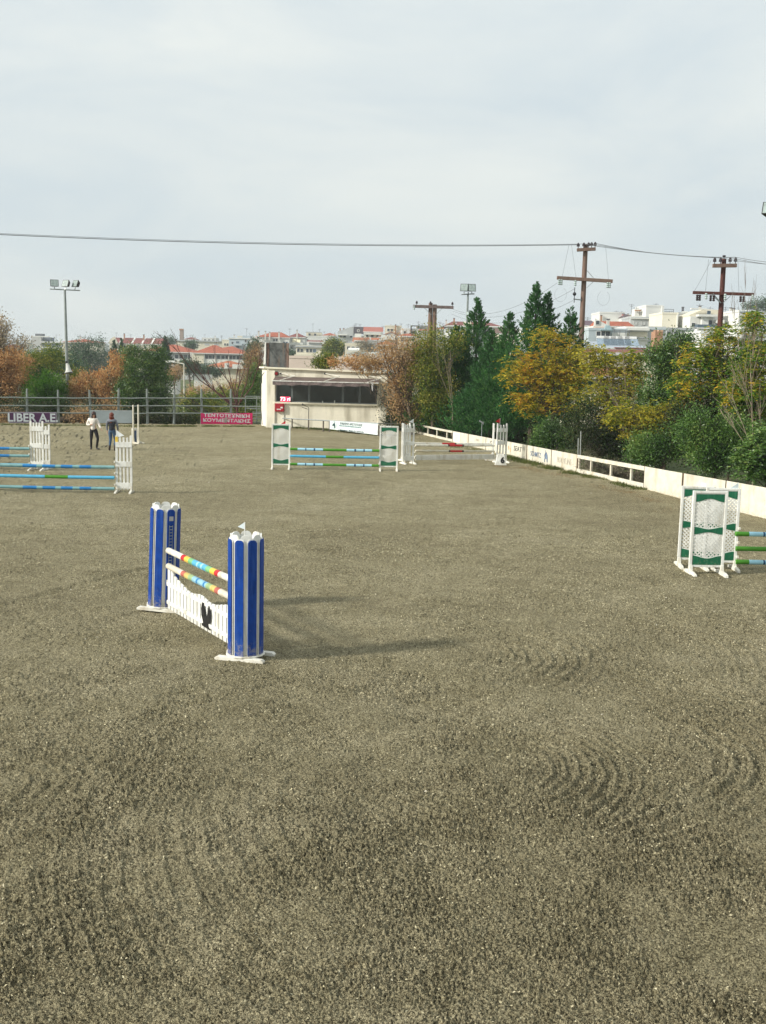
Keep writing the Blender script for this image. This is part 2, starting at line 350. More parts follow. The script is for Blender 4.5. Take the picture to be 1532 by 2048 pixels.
def raked(x, y):                                     # height of the harrow lines and hoof marks
    h = np.zeros_like(x)
    def arcs(cx, cy, rmax, sp, amp, a0, a1, ex=1.0, rmin=0):
        dx, dy = (x-cx)/ex, y-cy; r = np.hypot(dx, dy)+.45*vnoise(x*.6+cx, y*.6)+.05*vnoise(x*3.3+cx, y*3.3); an = np.degrees(np.arctan2(dy, dx))
        an = (an-a0) % 360; wdt = (a1-a0)
        wgt = np.clip(an/45, 0, 1)*np.clip((wdt-an)/45, 0, 1)*np.clip((rmax-r)/1.1, 0, 1)*np.clip((r-rmin)/.4, 0, 1)
        return 1.2*amp*wgt*(np.sin(2*np.pi*r/sp)*.6-np.maximum(0, np.sin(2*np.pi*r/sp+.9))**4)*np.clip(1.5*vnoise(x*.9+cy, y*.9)+.35, 0, 1.5)
    c = G(860, 1300); h += arcs(c.x, c.y, 3.3, .19, .021, -125, 85, 1.0, .9)
    c = G(960, 1525); h += arcs(c.x, c.y, 2.9, .16, 0.016, -160, 90, 1.0, .6)
    c = G(1000, 1480); h += arcs(c.x, c.y, 5.2, .19, .022, -110, 75, 1.0, 2.35)
    c = G(1150, 1330); h += arcs(c.x-1, c.y+.6, 6.4, .25, .020, -90, 90, 1, 3.1)
    c = G(-60, 1570); h += arcs(c.x, c.y, 2.2, .14, .011, -110, 110, 1.0, .6)
    c = G(-60, 1570); h += arcs(c.x+.3, c.y, 4.6, .17, .011, -120, -10, 1.0, 2.1)
    c = G(620, 1560); h += arcs(c.x+3.6, c.y-.6, 7.6, .19, .007, 140, 250, 1.0, 3.4)
    c = G(300, 1000); h += arcs(c.x, c.y, 9, .4, .014, -90, 20, 1, 4)
    c = G(1100, 1010); h += arcs(c.x, c.y, 7, .4, .015, 120, 330, 1, 3)
    # a long straight groove that runs off to the left behind the blue tower
    a_, b_ = G(20, 1205), G(320, 1128); d = (b_-a_).normalized(); q = (x-a_.x)*(-d.y)+(y-a_.y)*d.x; al = (x-a_.x)*d.x+(y-a_.y)*d.y
    h += -.03*np.exp(-(q/.09)**2)*(al < (b_-a_).length)+.018*np.exp(-((q-.2)/.1)**2)*(al < (b_-a_).length)
    for (u, v, du) in ((60, 1790, 500), (300, 1620, 700), (900, 1850, 500), (1150, 1640, 380), (40, 1930, 380), (250, 1460, 420)):
        a_, b_ = G(u, v), G(u+du, v-du*.32); d = (b_-a_).normalized(); q = (x-a_.x)*(-d.y)+(y-a_.y)*d.x; al = (x-a_.x)*d.x+(y-a_.y)*d.y; l_ = (b_-a_).length
        q = q+.35*(vnoise(x*.8+u, y*.8)-.5)
        h += -.016*np.exp(-(q/.08)**2)*np.clip(al*2, 0, 1)*np.clip((l_-al)*2, 0, 1)
    return h
def foot_h(x, y):
    lod = np.clip((y-9)/22, 0, 1); h = .05*(vnoise(x*.5, y*.5)-.5)+.045*(1-.6*lod)*(vnoise(x*2.1+5, y*2.1)-.5)+.02*(vnoise(x*6+5, y*6+8)-.5)
    near = np.clip((34-y)/24, .25, 1)
    mk = np.clip((.55*vnoise(x*.8+11, y*.8+2)+.45*vnoise(x*2.3+1, y*2.3+9))*1.8-.15, .5, 1.15)
    h += mk*near*((.006+.05*lod)*(vnoise(x*19+1, y*19+4)-.5)+(.014+.03*lod)*(vnoise(x*44+1, y*44+4)-.5)+.046*(1-lod)*(vnoise(x*83+1, y*83+4)-.5)+.034*(1-lod)*(vnoise(x*131+1, y*127+4)-.5))
    h -= .05*(1-lod)*np.clip(vnoise(x*3.1+2, y*2.6)-.80, 0, 1)*3*(vnoise(x*.25, y*.25+4) > .45)
    return h+raked(x, y)*np.clip((46-y)/20, .0, 1)
vv = np.concatenate([np.linspace(3000, 2130, 26), np.arange(2120, 880, -1.95), np.arange(880, 836, -1.6)])
hor = 720.0; dep = np.arctan((vv-PH/2)/FPX)+PITCH
yy = EYE/np.tan(dep); yy = yy[yy < 76]
uu = np.sort(np.concatenate([np.linspace(-.40, .40, 780), np.linspace(-.56, -.401, 40), np.linspace(.401, .56, 40)])); jit = np.random.RandomState(5)
Yg = np.repeat(yy[:, None], len(uu), 1); Xg = uu[None, :]*Yg+np.sign(uu)[None, :]*np.abs(uu[None, :])**3*12
gx, gy = len(uu), len(yy)
Xf, Yf = Xg.ravel(), Yg.ravel()
dxl = np.gradient(Xg, axis=1).ravel(); dyl = np.abs(np.gradient(Yg, axis=0)).ravel()
Xf = Xf+dxl*jit.uniform(-.33, .33, Xf.size); Yf = Yf+dyl*jit.uniform(-.33, .33, Xf.size)
Zf = foot_h(Xf, Yf)
edge = np.minimum(right_x(Yf)+.15-Xf, back_y(Xf)+.5-Yf)
Zf += np.clip(1-edge/1.2, 0, 1)*.03
V = np.stack([Xf, Yf, Zf], 1)
I = (np.arange(gy-1)[:, None]*gx+np.arange(gx-1)[None, :]).ravel()
Fq = np.stack([I, I+1, I+gx+1, I+gx], 1); Fq = Fq[(edge[Fq] > 0).all(1)]
me = fastmesh('arena_footing', V, Fq, foot)
o = ob('arena_footing', me); tag(o, 'grey brown sand and fibre footing of the riding arena, raked in curves', kind='structure')
mb = MB(); mb.add([(-60, -30, -.14), (16, -30, -.14), (16, 4, -.14), (right_x(30), 30, -.14), (right_x(62), 62, -.14), (-3, back_y(-3)+.3, -.14), (-60, back_y(-60)+.3, -.14)], [tuple(range(7))])
tag(mb.build('arena_base', foot), 'packed sand layer under the arena footing', kind='structure')

# chopped fibre and chips lying loose on the footing
def chips(name, n, y0, y1, size, cols, label, seed):
    rs = np.random.RandomState(seed)
    yv = np.sqrt(rs.uniform(y0*y0, y1*y1, n)); xv = rs.uniform(-.40, .40, n)*yv
    keep = (.75*vnoise(xv*.8+11, yv*.8+2)+.55*vnoise(xv*2.3+1, yv*2.3+9)) > rs.uniform(.2, .95, n)
    xv, yv = xv[keep], yv[keep]; n = len(xv)
    zv = foot_h(xv, yv)+.006
    L_ = size*rs.uniform(.5, 1.5, n)*(.8+yv/40); W_ = L_*rs.uniform(.22, .55, n); az = rs.uniform(0, 2*np.pi, n); ti = rs.uniform(-.9, .9, n); ro = rs.uniform(-.9, .9, n)
    d = np.stack([np.cos(az)*np.cos(ti), np.sin(az)*np.cos(ti), np.sin(ti)], 1)
    sd_ = np.stack([-np.sin(az), np.cos(az), np.zeros(n)], 1); up = np.cross(d, sd_); sd_ = sd_*np.cos(ro)[:, None]+up*np.sin(ro)[:, None]; up = np.cross(d, sd_)
    c = np.stack([xv, yv, zv], 1); L_ = L_[:, None]; W_ = W_[:, None]
    V = np.stack([c-d*L_/2-up*L_*.12, c-sd_*W_/2+up*L_*.05, c+d*L_/2-up*L_*.12, c+sd_*W_/2+up*L_*.08], 1).reshape(-1, 3)
    F_ = np.arange(n*4).reshape(-1, 4)
    F3 = np.concatenate([F_[:, [0, 1, 2]], F_[:, [0, 2, 3]]])
    o = ob(name, fastmesh(name, V, F3, leafmat(name+'_colours', cols, 0, .8, .15))); return tag(o, label, kind='stuff')
chips('fibre_chips', 170000, 5.5, 27, .020, [(.03, .027, .02), (.20, .18, .11), (.50, .45, .29), (.54, .49, .33), (.56, .51, .36)], 'loose chips of shredded fibre lying on the arena sand', 11)
chips('pale_flecks', 500, 6, 40, .035, [(.6, .57, .48), (.5, .45, .32), (.62, .58, .5)], 'scattered pale straw flecks on the arena sand', 12)

# haze
mb = MB(); mb.bx(-1150, 1250, -65, 1550, -6, 31)
hz = bpy.data.materials.new('thin_haze'); hz.use_nodes = True; t = hz.node_tree; t.nodes.clear()
pv = t.nodes.new('ShaderNodeVolumePrincipled'); pv.inputs['Color'].default_value = (.90, .95, .98, 1); pv.inputs['Density'].default_value = .00038; pv.inputs['Anisotropy'].default_value = .2
oo = t.nodes.new('ShaderNodeOutputMaterial'); t.links.new(pv.outputs[0], oo.inputs['Volume'])
tag(mb.build('haze', hz), 'thin bluish autumn haze over the town', kind='stuff')

# grass and fallen leaves along the fences
def blades(name, pts, n, h, cols, label, spread=.25, seed=1, flat=.0):
    rs = np.random.RandomState(seed); pts = np.array([tuple(p) for p in pts]); seg = rs.randint(0, len(pts)-1, n)
    ln_ = np.linalg.norm(pts[1:]-pts[:-1], axis=1); seg = rs.choice(len(pts)-1, n, p=ln_/ln_.sum()); tt = rs.uniform(0, 1, n)[:, None]
    c = pts[seg]*(1-tt)+pts[seg+1]*tt; c = c+np.stack([rs.normal(0, spread, n), rs.normal(0, spread*.6, n), np.zeros(n)], 1)
    keep = vnoise(c[:, 0]*1.7+seed, c[:, 1]*1.7) > rs.uniform(.2, .75, n); c = c[keep]; n = len(c)
    az = rs.uniform(0, 2*np.pi, n); hh = h*rs.uniform(.4, 1.2, n); wv = hh*rs.uniform(.08, .16, n)+.004
    a_ = np.stack([np.cos(az), np.sin(az), np.zeros(n)], 1); le = rs.normal(0, .45, (n, 2))
    tip = c+np.stack([le[:, 0]*hh, le[:, 1]*hh, hh*(1-flat)+.01], 1); w_ = wv[:, None]
    V = np.stack([c-a_*w_, c+a_*w_, tip], 1).reshape(-1, 3)
    o = ob(name, fastmesh(name, V, np.arange(n*3).reshape(-1, 3), leafmat(name+'_colours', cols, .3, .7, .1))); return tag(o, label, kind='stuff')
gcols = [(.05, .07, .02), (.09, .115, .03), (.13, .15, .045), (.18, .17, .07)]
blades('grass', [fpt(1015)+Vector((-.25, -.1, 0)), fpt(1100)+Vector((-.3, 0, 0)), fpt(1156)+Vector((-.2, 0, 0)), fpt(1300)+Vector((-.05, 0, 0))], 9000, .11, gcols, 'short green grass growing along the foot of the kickboard fence', .2, 2)
blades('grass', [G(584, 856), G(660, 861), G(757, 872), G(790, 872)], 6000, .12, gcols, 'short grass along the foot of the judges building fence', .2, 3)
blades('grass', [G(0, 850), G(250, 853), G(400, 853), G(530, 854)], 7000, .1, gcols, 'sparse grass along the foot of the grey rail fence', .25, 4)
blades('grass', [G(905, 893), G(985, 903)], 2600, .07, gcols, 'patch of grass on the sand behind the white jump', .35, 5)
lcols = [(.16, .085, .03), (.25, .15, .06), (.33, .22, .10), (.12, .10, .05)]
blades('fallen_leaves', [G(985, 932), G(1060, 936), fpt(1150)+Vector((-.7, -.3, 0)), G(1290, 990)], 3200, .06, lcols, 'brown fallen leaves scattered on the sand by the kickboard fence', .45, 6, .7)
blades('fallen_leaves', [G(1180, 962), G(1300, 1000), G(1345, 1030)], 1500, .05, lcols, 'pale fallen leaves scattered at the foot of the plain panels', .2, 7, .7)
# ------------------------------------------------------------------ jumps
def pole(a, b, r, bands, label, group=None, shadeless=None):
    a, b = Vector(a), Vector(b); o = thing('jump_pole', label, 'jump pole', a, 0, group); d = b-a
    mats = []; mb = MB(); x = 0; tot = sum(k for k, _ in bands)
    for k, m in bands:
        if m not in mats: mats.append(m)
    # one painted pole: segments share rings, a stripe is a ring of faces in its paint
    n = 14; q = d.normalized(); s1 = q.orthogonal().normalized(); s2 = q.cross(s1); vs = []; xs_ = [0]
    for k, m in bands: xs_.append(xs_[-1]+k/tot)
    sag = .006
    for f in xs_:
        c = d*f+Vector((0, 0, -sag*math.sin(math.pi*f)))
        for i in range(n): vs.append(c+(s1*math.cos(2*math.pi*i/n)+s2*math.sin(2*math.pi*i/n))*r)
    fs = []
    for j in range(len(bands)):
        for i in range(n): fs.append((j*n+i, j*n+(i+1) % n, (j+1)*n+(i+1) % n, (j+1)*n+i)); mb.m.append(mats.index(bands[j][1]))
    fs.append(tuple(range(n-1, -1, -1))); mb.m.append(mats.index(bands[0][1]))
    fs.append(tuple(len(bands)*n+i for i in range(n))); mb.m.append(mats.index(bands[-1][1]))
    mb.v = [tuple(v) for v in vs]; mb.f = fs; mb.smooth = True
    mb.build('shaft', mats, o, bevel=.006)
    return o
BG = [(.08, grassg), (.085, lblue), (.012, navy), (.08, lblue), (.018, navy), (.085, lblue), (.26, grassg), (.085, lblue), (.02, navy), (.08, lblue), (.015, navy), (.08, lblue), (.08, grassg)]
BM = [(.4, sblue), (.2, grassg), (.4, sblue)]
BL = [(.21, teal), (.12, mblue), (.05, teal), (.11, mblue), (.05, teal), (.10, mblue), (.06, teal), (.10, mblue), (.2, teal)]
RB = [(.24, whitew), (.05, red), (.06, yel), (.06, pgreen), (.06, sblue), (.02, lblue), (.04, sblue), (.02, lblue), (.05, sblue), (.06, pgreen), (.06, yel), (.05, red), (.24, whitew)]
RF = [(.24, cream), (.05, fred), (.06, fyel), (.06, M('faded_green_paint', (.3, .42, .2), .55, .15)), (.06, fblue), (.02, mblue), (.08, fblue), (.02, mblue), (.02, fblue), (.06, M('faded_green_paint', (0, 0, 0))), (.06, fyel), (.05, fred), (.24, cream)]

def flag_on(root, x, z, m, side=-1, rot=0, size=1, h=.28):
    mb = MB(); mb.tube([(x, 0, z-.12), (x, 0, z+h)], .008, 6); mb.build('flag_stick', white, root)
    mb = MB(); s_ = .2*size; mb.prism([(x, z+h), (x, z+h-s_), (x+side*s_*1.05, z+h-s_*.72)], -.004, .004)
    f = mb.build('flag', m, root); return f

def lattice_wing(label, loc, rz, h=1.72, w_=.66, group='green and white lattice wings'):
    o = thing('jump_wing', label, 'jump wing', loc, rz, group); hw = w_/2; st = .055
    for s in (-1, 1): MB().bx(s*hw-st/2, s*hw+st/2, -.03, .03, .05, h).build('stile', white, o, .006)
    MB().bx(-hw+st/2, hw-st/2, -.028, .028, h-.05, h-.002).build('top_rail', white, o, .004)
    MB().bx(-hw+st/2, hw-st/2, -.028, .028, .155, .19).build('bottom_rail', white, o, .004)
    iw = hw-st/2-.001; n = 13
    def curve(zc, amp): return [(-iw+2*iw*i/(n-1), zc+amp*(.5+.5*math.cos(math.pi*(2*i/(n-1)-1)))) for i in range(n)]
    def board(name, up, lo, e=.016):
        MB().prism([(x, z-e) for x, z in lo]+[(x, z+e) for x, z in up[::-1]], -.014, .014).build('board_edge', white, o)
        k = .96; MB().prism([(x*k, z) for x, z in lo]+[(x*k, z) for x, z in up[::-1]], -.022, .022).build(name, green, o)
    zt = h-.068
    board('top_board', [(-iw, zt), (iw, zt)], curve(zt-.155, .065)); zm = .19+(h-.24)*.485
    board('middle_board', curve(zm+.075, -.045), curve(zm-.075, .045))
    board('bottom_board', curve(.19+.2, -.055), [(-iw, .205), (iw, .205)])
    for z0, z1, bow in ((zm+.05, zt-.1, 1), (.33, zm-.05, 1)):
        mb = MB(); pw, gp = .036, .066; tot = 2*iw+(z1-z0); k = int(tot/gp)
        for sgn in (1, -1):
            for i in range(k+2):
                c = -iw-(z1-z0)+i*gp*1.19                           # strip x = c + sgn*(z-z0), clipped to the opening
                xa, za, xb, zb = c, z0, c+(z1-z0), z1
                if xa < -iw: za += (-iw-xa); xa = -iw
                if xb > iw: zb -= (xb-iw); xb = iw
                if zb-za < .03: continue
                if sgn < 0: xa, xb = -xa, -xb
                yo = .004*sgn
                def bw(x, z): return -.028*math.cos(x/iw*math.pi/2)*math.sin((z-z0)/(z1-z0)*math.pi)-.004
                m_ = ((xa+xb)/2, (za+zb)/2)
                for (p, q) in (((xa, za), m_), (m_, (xb, zb))):
                    dx, dz = q[0]-p[0], q[1]-p[1]; l_ = math.hypot(dx, dz); px, pz = -dz/l_*pw*.36, dx/l_*pw*.36
                    ya, yb = yo+bw(*p), yo+bw(*q)
                    mb.add([(p[0]-px, ya-.003, p[1]-pz), (p[0]+px, ya-.003, p[1]+pz), (q[0]+px, yb-.003, q[1]+pz), (q[0]-px, yb-.003, q[1]-pz),
                            (p[0]-px, ya+.003, p[1]-pz), (p[0]+px, ya+.003, p[1]+pz), (q[0]+px, yb+.003, q[1]+pz), (q[0]-px, yb+.003, q[1]-pz)],
                           [(0, 1, 2, 3), (7, 6, 5, 4), (0, 3, 7, 4), (1, 5, 6, 2)])
        tag(mb.build('lattice_panel', white, o), kind='stuff')
    for s in (-1, 1):
        x = s*(hw-.01)
        mb = MB(); pr = [(-.36, 0), (.36, 0), (.35, .05), (.25, .075), (.07, .085), (.045, .2), (-.045, .2), (-.07, .085), (-.25, .075), (-.35, .05)]
        n_ = len(pr); mb.add([(x-.032, a_, z) for a_, z in pr]+[(x+.032, a_, z) for a_, z in pr], [tuple(range(n_-1, -1, -1)), tuple(range(n_, 2*n_))]+[(i, (i+1) % n_, (i+1) % n_+n_, i+n_) for i in range(n_)])
        mb.build('foot', whitew, o, .006)
    return o

def picket_wing(label, loc, rz, h=1.78, w_=.5, n=5, group='white picket jump wings', tall=(.0,), yellow=False):
    o = thing('jump_wing', label, 'jump wing', loc, rz, group); pw = .068
    for i in range(n):
        x = -w_/2+pw/2+(w_-pw)*i/(n-1); end = i in (0, n-1); top = h-.06 if not end else h
        mb = MB(); hw = pw/2 if end else .028
        mb.prism([(x-hw, .10), (x+hw, .10), (x+hw, top-.02), (x+hw*.5, top), (x-hw*.5, top), (x-hw, top-.02)], -.022, .022)
        mb.build('post' if end else 'picket', white, o, .004)
        if yellow and i == 0: MB().bx(x-hw-.003, x+hw+.003, -.027, .027, top-.22, top-.04).build('yellow_sleeve', yel, o)
    for z0, z1 in ((h-.36, h-.20), (h*.46, h*.46+.16), (.14, .32)):
        MB().bx(-w_/2+.004, w_/2-.004, -.042, -.0225, z0, z1).build('crossboard', white, o, .003)
    for s in (-1, 1):
        x = s*(w_/2-.03); mb = MB(); pr = [(-.33, 0), (.33, 0), (.32, .05), (.2, .07), (.06, .09), (.03, .3), (-.03, .3), (-.06, .09), (-.2, .07), (-.32, .05)]
        n_ = len(pr); mb.add([(x-.03, a_, z) for a_, z in pr]+[(x+.03, a_, z) for a_, z in pr], [tuple(range(n_-1, -1, -1)), tuple(range(n_, 2*n_))]+[(i, (i+1) % n_, (i+1) % n_+n_, i+n_) for i in range(n_)])
        mb.build('foot', whitew, o, .006)
    return o

def tower(label, loc, rz):
    o = thing('jump_tower', label, 'jump tower', loc, rz, 'blue and white octagonal jump towers'); h = 1.72
    def plank(name, m, k, rad, wid, top, th, z0=.075):
        a = math.pi*2*k/16; mb = MB(); c = wid*.28; q = Matrix.Rotation(a+math.pi/2, 3, 'Z')
        out_ = [(-wid/2, z0), (wid/2, z0), (wid/2, top-c*1.1), (wid/2-c*.45, top-c*.3), (wid/2-c*1.1, top), (-wid/2+c*1.1, top), (-wid/2+c*.45, top-c*.3), (-wid/2, top-c*1.1)]
        n_ = len(out_); vs = [q @ Vector((x, -rad-th/2, z)) for x, z in out_]+[q @ Vector((x, -rad+th/2, z)) for x, z in out_]
        mb.add(vs, [tuple(range(n_)), tuple(range(2*n_-1, n_-1, -1))]+[(i, i+n_, (i+1) % n_+n_, (i+1) % n_) for i in range(n_)])
        return mb.build(name, m, o, .002)
    for k in range(16):
        if k % 2: plank('white_plank', white, k, .208, .15, h+.055, .018)
        else: plank('blue_plank', blue, k, .237, .128, h-.012, .014); plank('plank_edge', white, k, .222, .146, h, .012)
    ring = [(.275*math.cos(2*math.pi*(i+.5)/16), .275*math.sin(2*math.pi*(i+.5)/16)) for i in range(16)]
    MB().plan(ring, .055, .078).build('base_plate', whitew, o, .004)
    for s in (-1, 1):
        mb = MB(); mb.prism([(-.36, 0), (.36, 0), (.365, .03), (.33, .055), (-.33, .055), (-.365, .03)], s*.21-.045, s*.21+.045)
        mb.build('foot', whitew, o, .006)
    return o

def key_track(o, ang, z0=.12, z1=1.45):
    q = Matrix.Rotation(ang+math.pi/2, 3, 'Z'); mb = MB()
    for x in (-.028, .028): mb.box(q @ Vector((x, -.246, (z0+z1)/2)), (.006, .006, z1-z0), q)
    for i in range(26): mb.box(q @ Vector((0, -.2455, z0+.03+i*(z1-z0-.05)/25)), (.05, .006, .012), q)
    mb.build('cup_track', metal, o)
    MB().box(q @ Vector((0, -.2455, 1.56)), (.07, .008, .075), q).build('number_plate', M('plate_grey', (.4, .4, .4), .6), o)

# --- the blue jump
tl, tr = G(326, 1217), G(491, 1315)
dv = (tr-tl); fl = math.atan2(dv.y, dv.x)
T1 = tower('farther blue and white tower of the rainbow pole jump, with metal cup track', tl, R(-11.5)); T1.rotation_euler = (0, R(2.0), R(-11.5)); key_track(T1, math.pi*2*14/16)
T2 = tower('nearest blue and white tower of the rainbow pole jump, topped by a small flag', tr, R(-15.5))
flag_on(T2, -.02, 1.80, M('pale_flag', (.55, .62, .64), .6), -1, size=.5, h=.13)
u_ = dv.normalized(); nrm = Vector((-u_.y, u_.x, 0))
def atj(f, z, off=0): return tl+u_*f+nrm*off+Vector((0, 0, z))
Lj = dv.length
pole(atj(.27, 1.03), atj(Lj-.22, 1.03), .05, RB, 'white pole with bright rainbow stripes, upper of the two on the blue jump', 'rainbow striped poles')
pole(atj(.27, .77), atj(Lj-.22, .77), .05, RF, 'faded cream pole with dull rainbow stripes, lower of the two on the blue jump', 'rainbow striped poles')
g = thing('jump_gate', 'white picket gate with wavy top and dark emblem, hung in the blue jump', 'jump gate', atj(.27, 0), fl)
GW = Lj-.5; npk = 20; pwid = .115
for i in range(npk):
    x = pwid/2+(GW-pwid)*i/(npk-1); f = i/(npk-1); f2 = (i+.5)/(npk)
    tp = lambda q: .56+.10*math.cos(2*math.pi*q)*1.0+(.11*math.exp(-((q-.5)/.12)**2))+(.10*math.exp(-(q/.07)**2)+.10*math.exp(-((1-q)/.07)**2))
    q0, q1 = (x-pwid/2)/GW, (x+pwid/2)/GW
    MB().prism([(x-pwid/2, .06), (x+pwid/2, .06), (x+pwid/2, tp(q1)), (x, tp(f)), (x-pwid/2, tp(q0))], -.012, .012).build('picket', white, g, .002)
for z in (.17, .475): MB().bx(0, GW, -.034, -.013, z-.028, z+.035).build('rail', white, g, .003)
for x in (-.05, GW+.02): MB().bx(x, x+.05, -.03, .0, .46, .54).build('hanger', whitew, g, .004)
ex = GW*.60                                            # anvil-shaped dark emblem
em = [(-.14, .08), (.17, .07), (.10, .11), (.09, .15), (.17, .20), (.19, .30), (.15, .42), (.12, .44), (.10, .36), (.05, .26), (-.03, .26), (-.07, .36), (-.08, .44), (-.14, .44), (-.18, .34), (-.17, .24), (-.12, .17), (-.10, .13), (-.16, .11)]
MB().prism([(ex+x, z+.05) for x, z in em], -.046, -.036).build('emblem', black, g)

# --- green lattice jump in the middle
gw1, gw2 = G(561.5, 938), G(776.5, 942); d = gw2-gw1; rz = math.atan2(d.y, d.x)
W1 = lattice_wing('green and white lattice wing left of the middle jump, red flag above', gw1, rz)
LW = copy_tree
W2 = copy_tree(W1, gw2, rz, 'green and white lattice wing right of the middle jump, beside the white picket jump')
flag_on(W1, .17, 1.62, red, -1, size=.9, h=.22)
e_ = d.normalized()
for v, bands, nm in ((899, BG, 'top'), (913, BM, 'middle'), (929, BG, 'bottom')):
    z = P(660, v+.5, gw1.y).z
    pole(gw1+e_*.36+Vector((0, -.06, z)), gw2-e_*.36+Vector((0, -.06, z)), .05, bands,
         {'top': 'green and light blue striped pole, topmost on the middle lattice jump', 'middle': 'sky blue pole with green centre on the middle lattice jump', 'bottom': 'green and light blue striped pole, lowest on the middle lattice jump'}[nm], 'poles of the middle lattice jump')

# --- green lattice jump at the right edge
c1, c2, c3 = G(1411, 1149), G(1388, 1134), G(1437, 1139)
W3 = copy_tree(W1, c1, R(2), 'nearest green and white lattice wing in front of two others at the right edge'); 
for ch in kids(W3):
    if ch.name.startswith('flag'): bpy.data.objects.remove(ch)
W4 = copy_tree(W3, c2, R(-3), 'green and white lattice wing half hidden, rear left of the right-hand group')
W5 = copy_tree(W3, c3, R(-1), 'green and white lattice wing carrying the poles that leave the picture at right')
flag_on(W5, .30, 1.72, M('pale_flag', (0, 0, 0)), -1, size=1.05, h=.12)
for v, bands, nm in ((1067.5, BG, 'green and light blue striped pole leaving the picture, topmost at right edge'), (1097, [(.5, grassg), (.1, lblue), (.4, grassg)], 'plain green pole leaving the picture at right, between two striped ones'), (1123.5, BG, 'green and light blue striped pole leaving the picture, lowest at right edge')):
    a = P(1471, v, c3.y-.05); pole(a, a+Vector((3.4, .1, 0)), .05, bands, nm, 'poles of the right-hand lattice jump')
W6 = copy_tree(W4, c3+Vector((4.2, .1, 0)), 0, 'green and white lattice wing just outside the right edge')

# --- white picket jump, number 6
a1, a2 = G(816, 928), G(1002, 925.5); rz = math.atan2((a2-a1).y, (a2-a1).x)
PW1 = picket_wing('white picket wing at the left end of the white jump, small white flag', a1, rz, 1.66, .50, 4)
PW2 = copy_tree(PW1, a2, rz+R(3), 'white picket wing at the right end of the white jump, by the number 6 block')
flag_on(PW1, .19, 1.66, M('white_flag', (.75, .78, .78), .6), -1, size=.85, h=.18)
flag_on(PW2, -.12, 1.66, red, -1, size=1.0, h=.22)
PW3 = picket_wing('narrow white picket wing behind the right wing of the white jump', G(985, 921), rz+R(70), 1.6, .42, 4)
PW4 = copy_tree(PW3, G(811, 922), rz+R(10), 'narrow white picket wing standing behind the left wing of the white jump')
def pj(ua, ub, v, Y, r, bands, label, dv=0): return pole(P(ua, v, Y), P(ub, v+dv+(ub-ua)*.0, Y), r, bands, label, 'poles of the white jump')
WR = [(.40, whitew), (.02, black), (.16, red), (.02, black), (.40, whitew)]
WR2 = [(.41, cream), (.02, black), (.15, red), (.02, black), (.40, cream)]
pole(P(831, 890.5, a1.y-.05), P(989, 891, a2.y-.05), .042, WR, 'white pole with red centre and black rings, front top pole of the white jump', 'poles of the white jump')
pole(P(831, 901.5, a1.y-.05), P(989, 902.5, a2.y-.05), .040, WR2, 'cream pole with red centre, lower front pole of the white jump', 'poles of the white jump')
pole(P(826, 887, a1.y+1.0), P(983, 888, a2.y+1.0), .045, [(.36, whitew), (.16, red), (.02, black), (.46, whitew)], 'white pole with red section, rear top pole of the white jump', 'poles of the white jump')
pk = thing('jump_plank', 'long white plank hung lowest on the white jump', 'jump plank', G(831, 926), rz)
lp = (a2-a1).length-.62; MB().bx(0, lp, -.02, .02, .12, .33).build('board', white, pk, .005)
for x in (-.06, lp-.01): MB().bx(x, x+.07, -.03, .03, .18, .28).build('hanger', whitew, pk, .004)
nb = thing('number_block', 'white tapered block with black number 6 at the foot of the white jump', 'number marker', G(1001, 930), R(2))
mb = MB(); mb.add([(-.24, -.13, 0), (.24, -.13, 0), (.24, .13, 0), (-.24, .13, 0), (-.13, -.05, .46), (.13, -.05, .46), (.13, .05, .46), (-.13, .05, .46)], [(3, 2, 1, 0), (4, 5, 6, 7), (0, 1, 5, 4), (1, 2, 6, 5), (2, 3, 7, 6), (3, 0, 4, 7)])
mb.build('block', white, nb, .008); text('number', '6', .34, black, nb, (.06, -.108, .2), (R(80), 0, 0), off=.012)

# --- left jumps
b1 = G(248.5, 986); PA = picket_wing('nearest white picket wing at left, with a yellow sleeve and white flag', b1, R(3), 1.76, .50, 5, yellow=True)
flag_on(PA, -.22, 1.76, M('white_flag', (0, 0, 0)), 1, size=1.15, h=.16)
PB = picket_wing('white picket wing outside the left edge, only its foot in view', b1+Vector((-4.15, -.1, 0)), R(3), 1.76, .5, 5)
for v, bands, nm in ((934.5, BL, 'teal and blue striped pole, topmost of the front left jump'), (955.5, BM, 'sky blue pole with a green centre on the front left jump'), (977.5, BL, 'teal and blue striped pole, lowest of the front left jump')):
    b = P(229, v, b1.y-.06); pole(b+Vector((-3.5, -.08, .0)), b, .052, bands, nm, 'poles of the front left jump')
r1 = G(75, 941); PC = picket_wing('white picket wing of the rear left jump, in front of the purple banner', r1, R(-4), 1.78, .50, 5)
PD = picket_wing('white picket wing standing close behind the rear left wing', G(84, 940)+Vector((0, .35, 0)), R(-4), 1.62, .42, 4)
for v, bands, nm in ((897.5, BL, 'teal and blue striped pole, topmost of the rear left jump'), (912, BL, 'teal and blue striped pole, middle of the rear left jump'), (930, BM, 'sky blue pole, lowest of the rear left jump')):
    b = P(59, v, r1.y-.06); pole(b+Vector((-3.5, -.1, .0)), b, .052, bands, nm, 'poles of the rear left jump')
f1 = G(272, 887); PE = picket_wing('tall cream picket wing seen edge-on behind the two women', f1, R(66), 1.84, .46, 2, group=None)
for ch in kids(PE):
    if ch.type == 'MESH' and ch.name.split('.')[0] in ('post', 'foot'): ch.data.materials[0] = cream
    if ch.name.startswith('crossboard'): bpy.data.objects.remove(ch)
ft = thing('jump_filler', 'small blue filler board with white frame beside the edge-on cream wing', 'jump filler', G(269, 887), R(40))
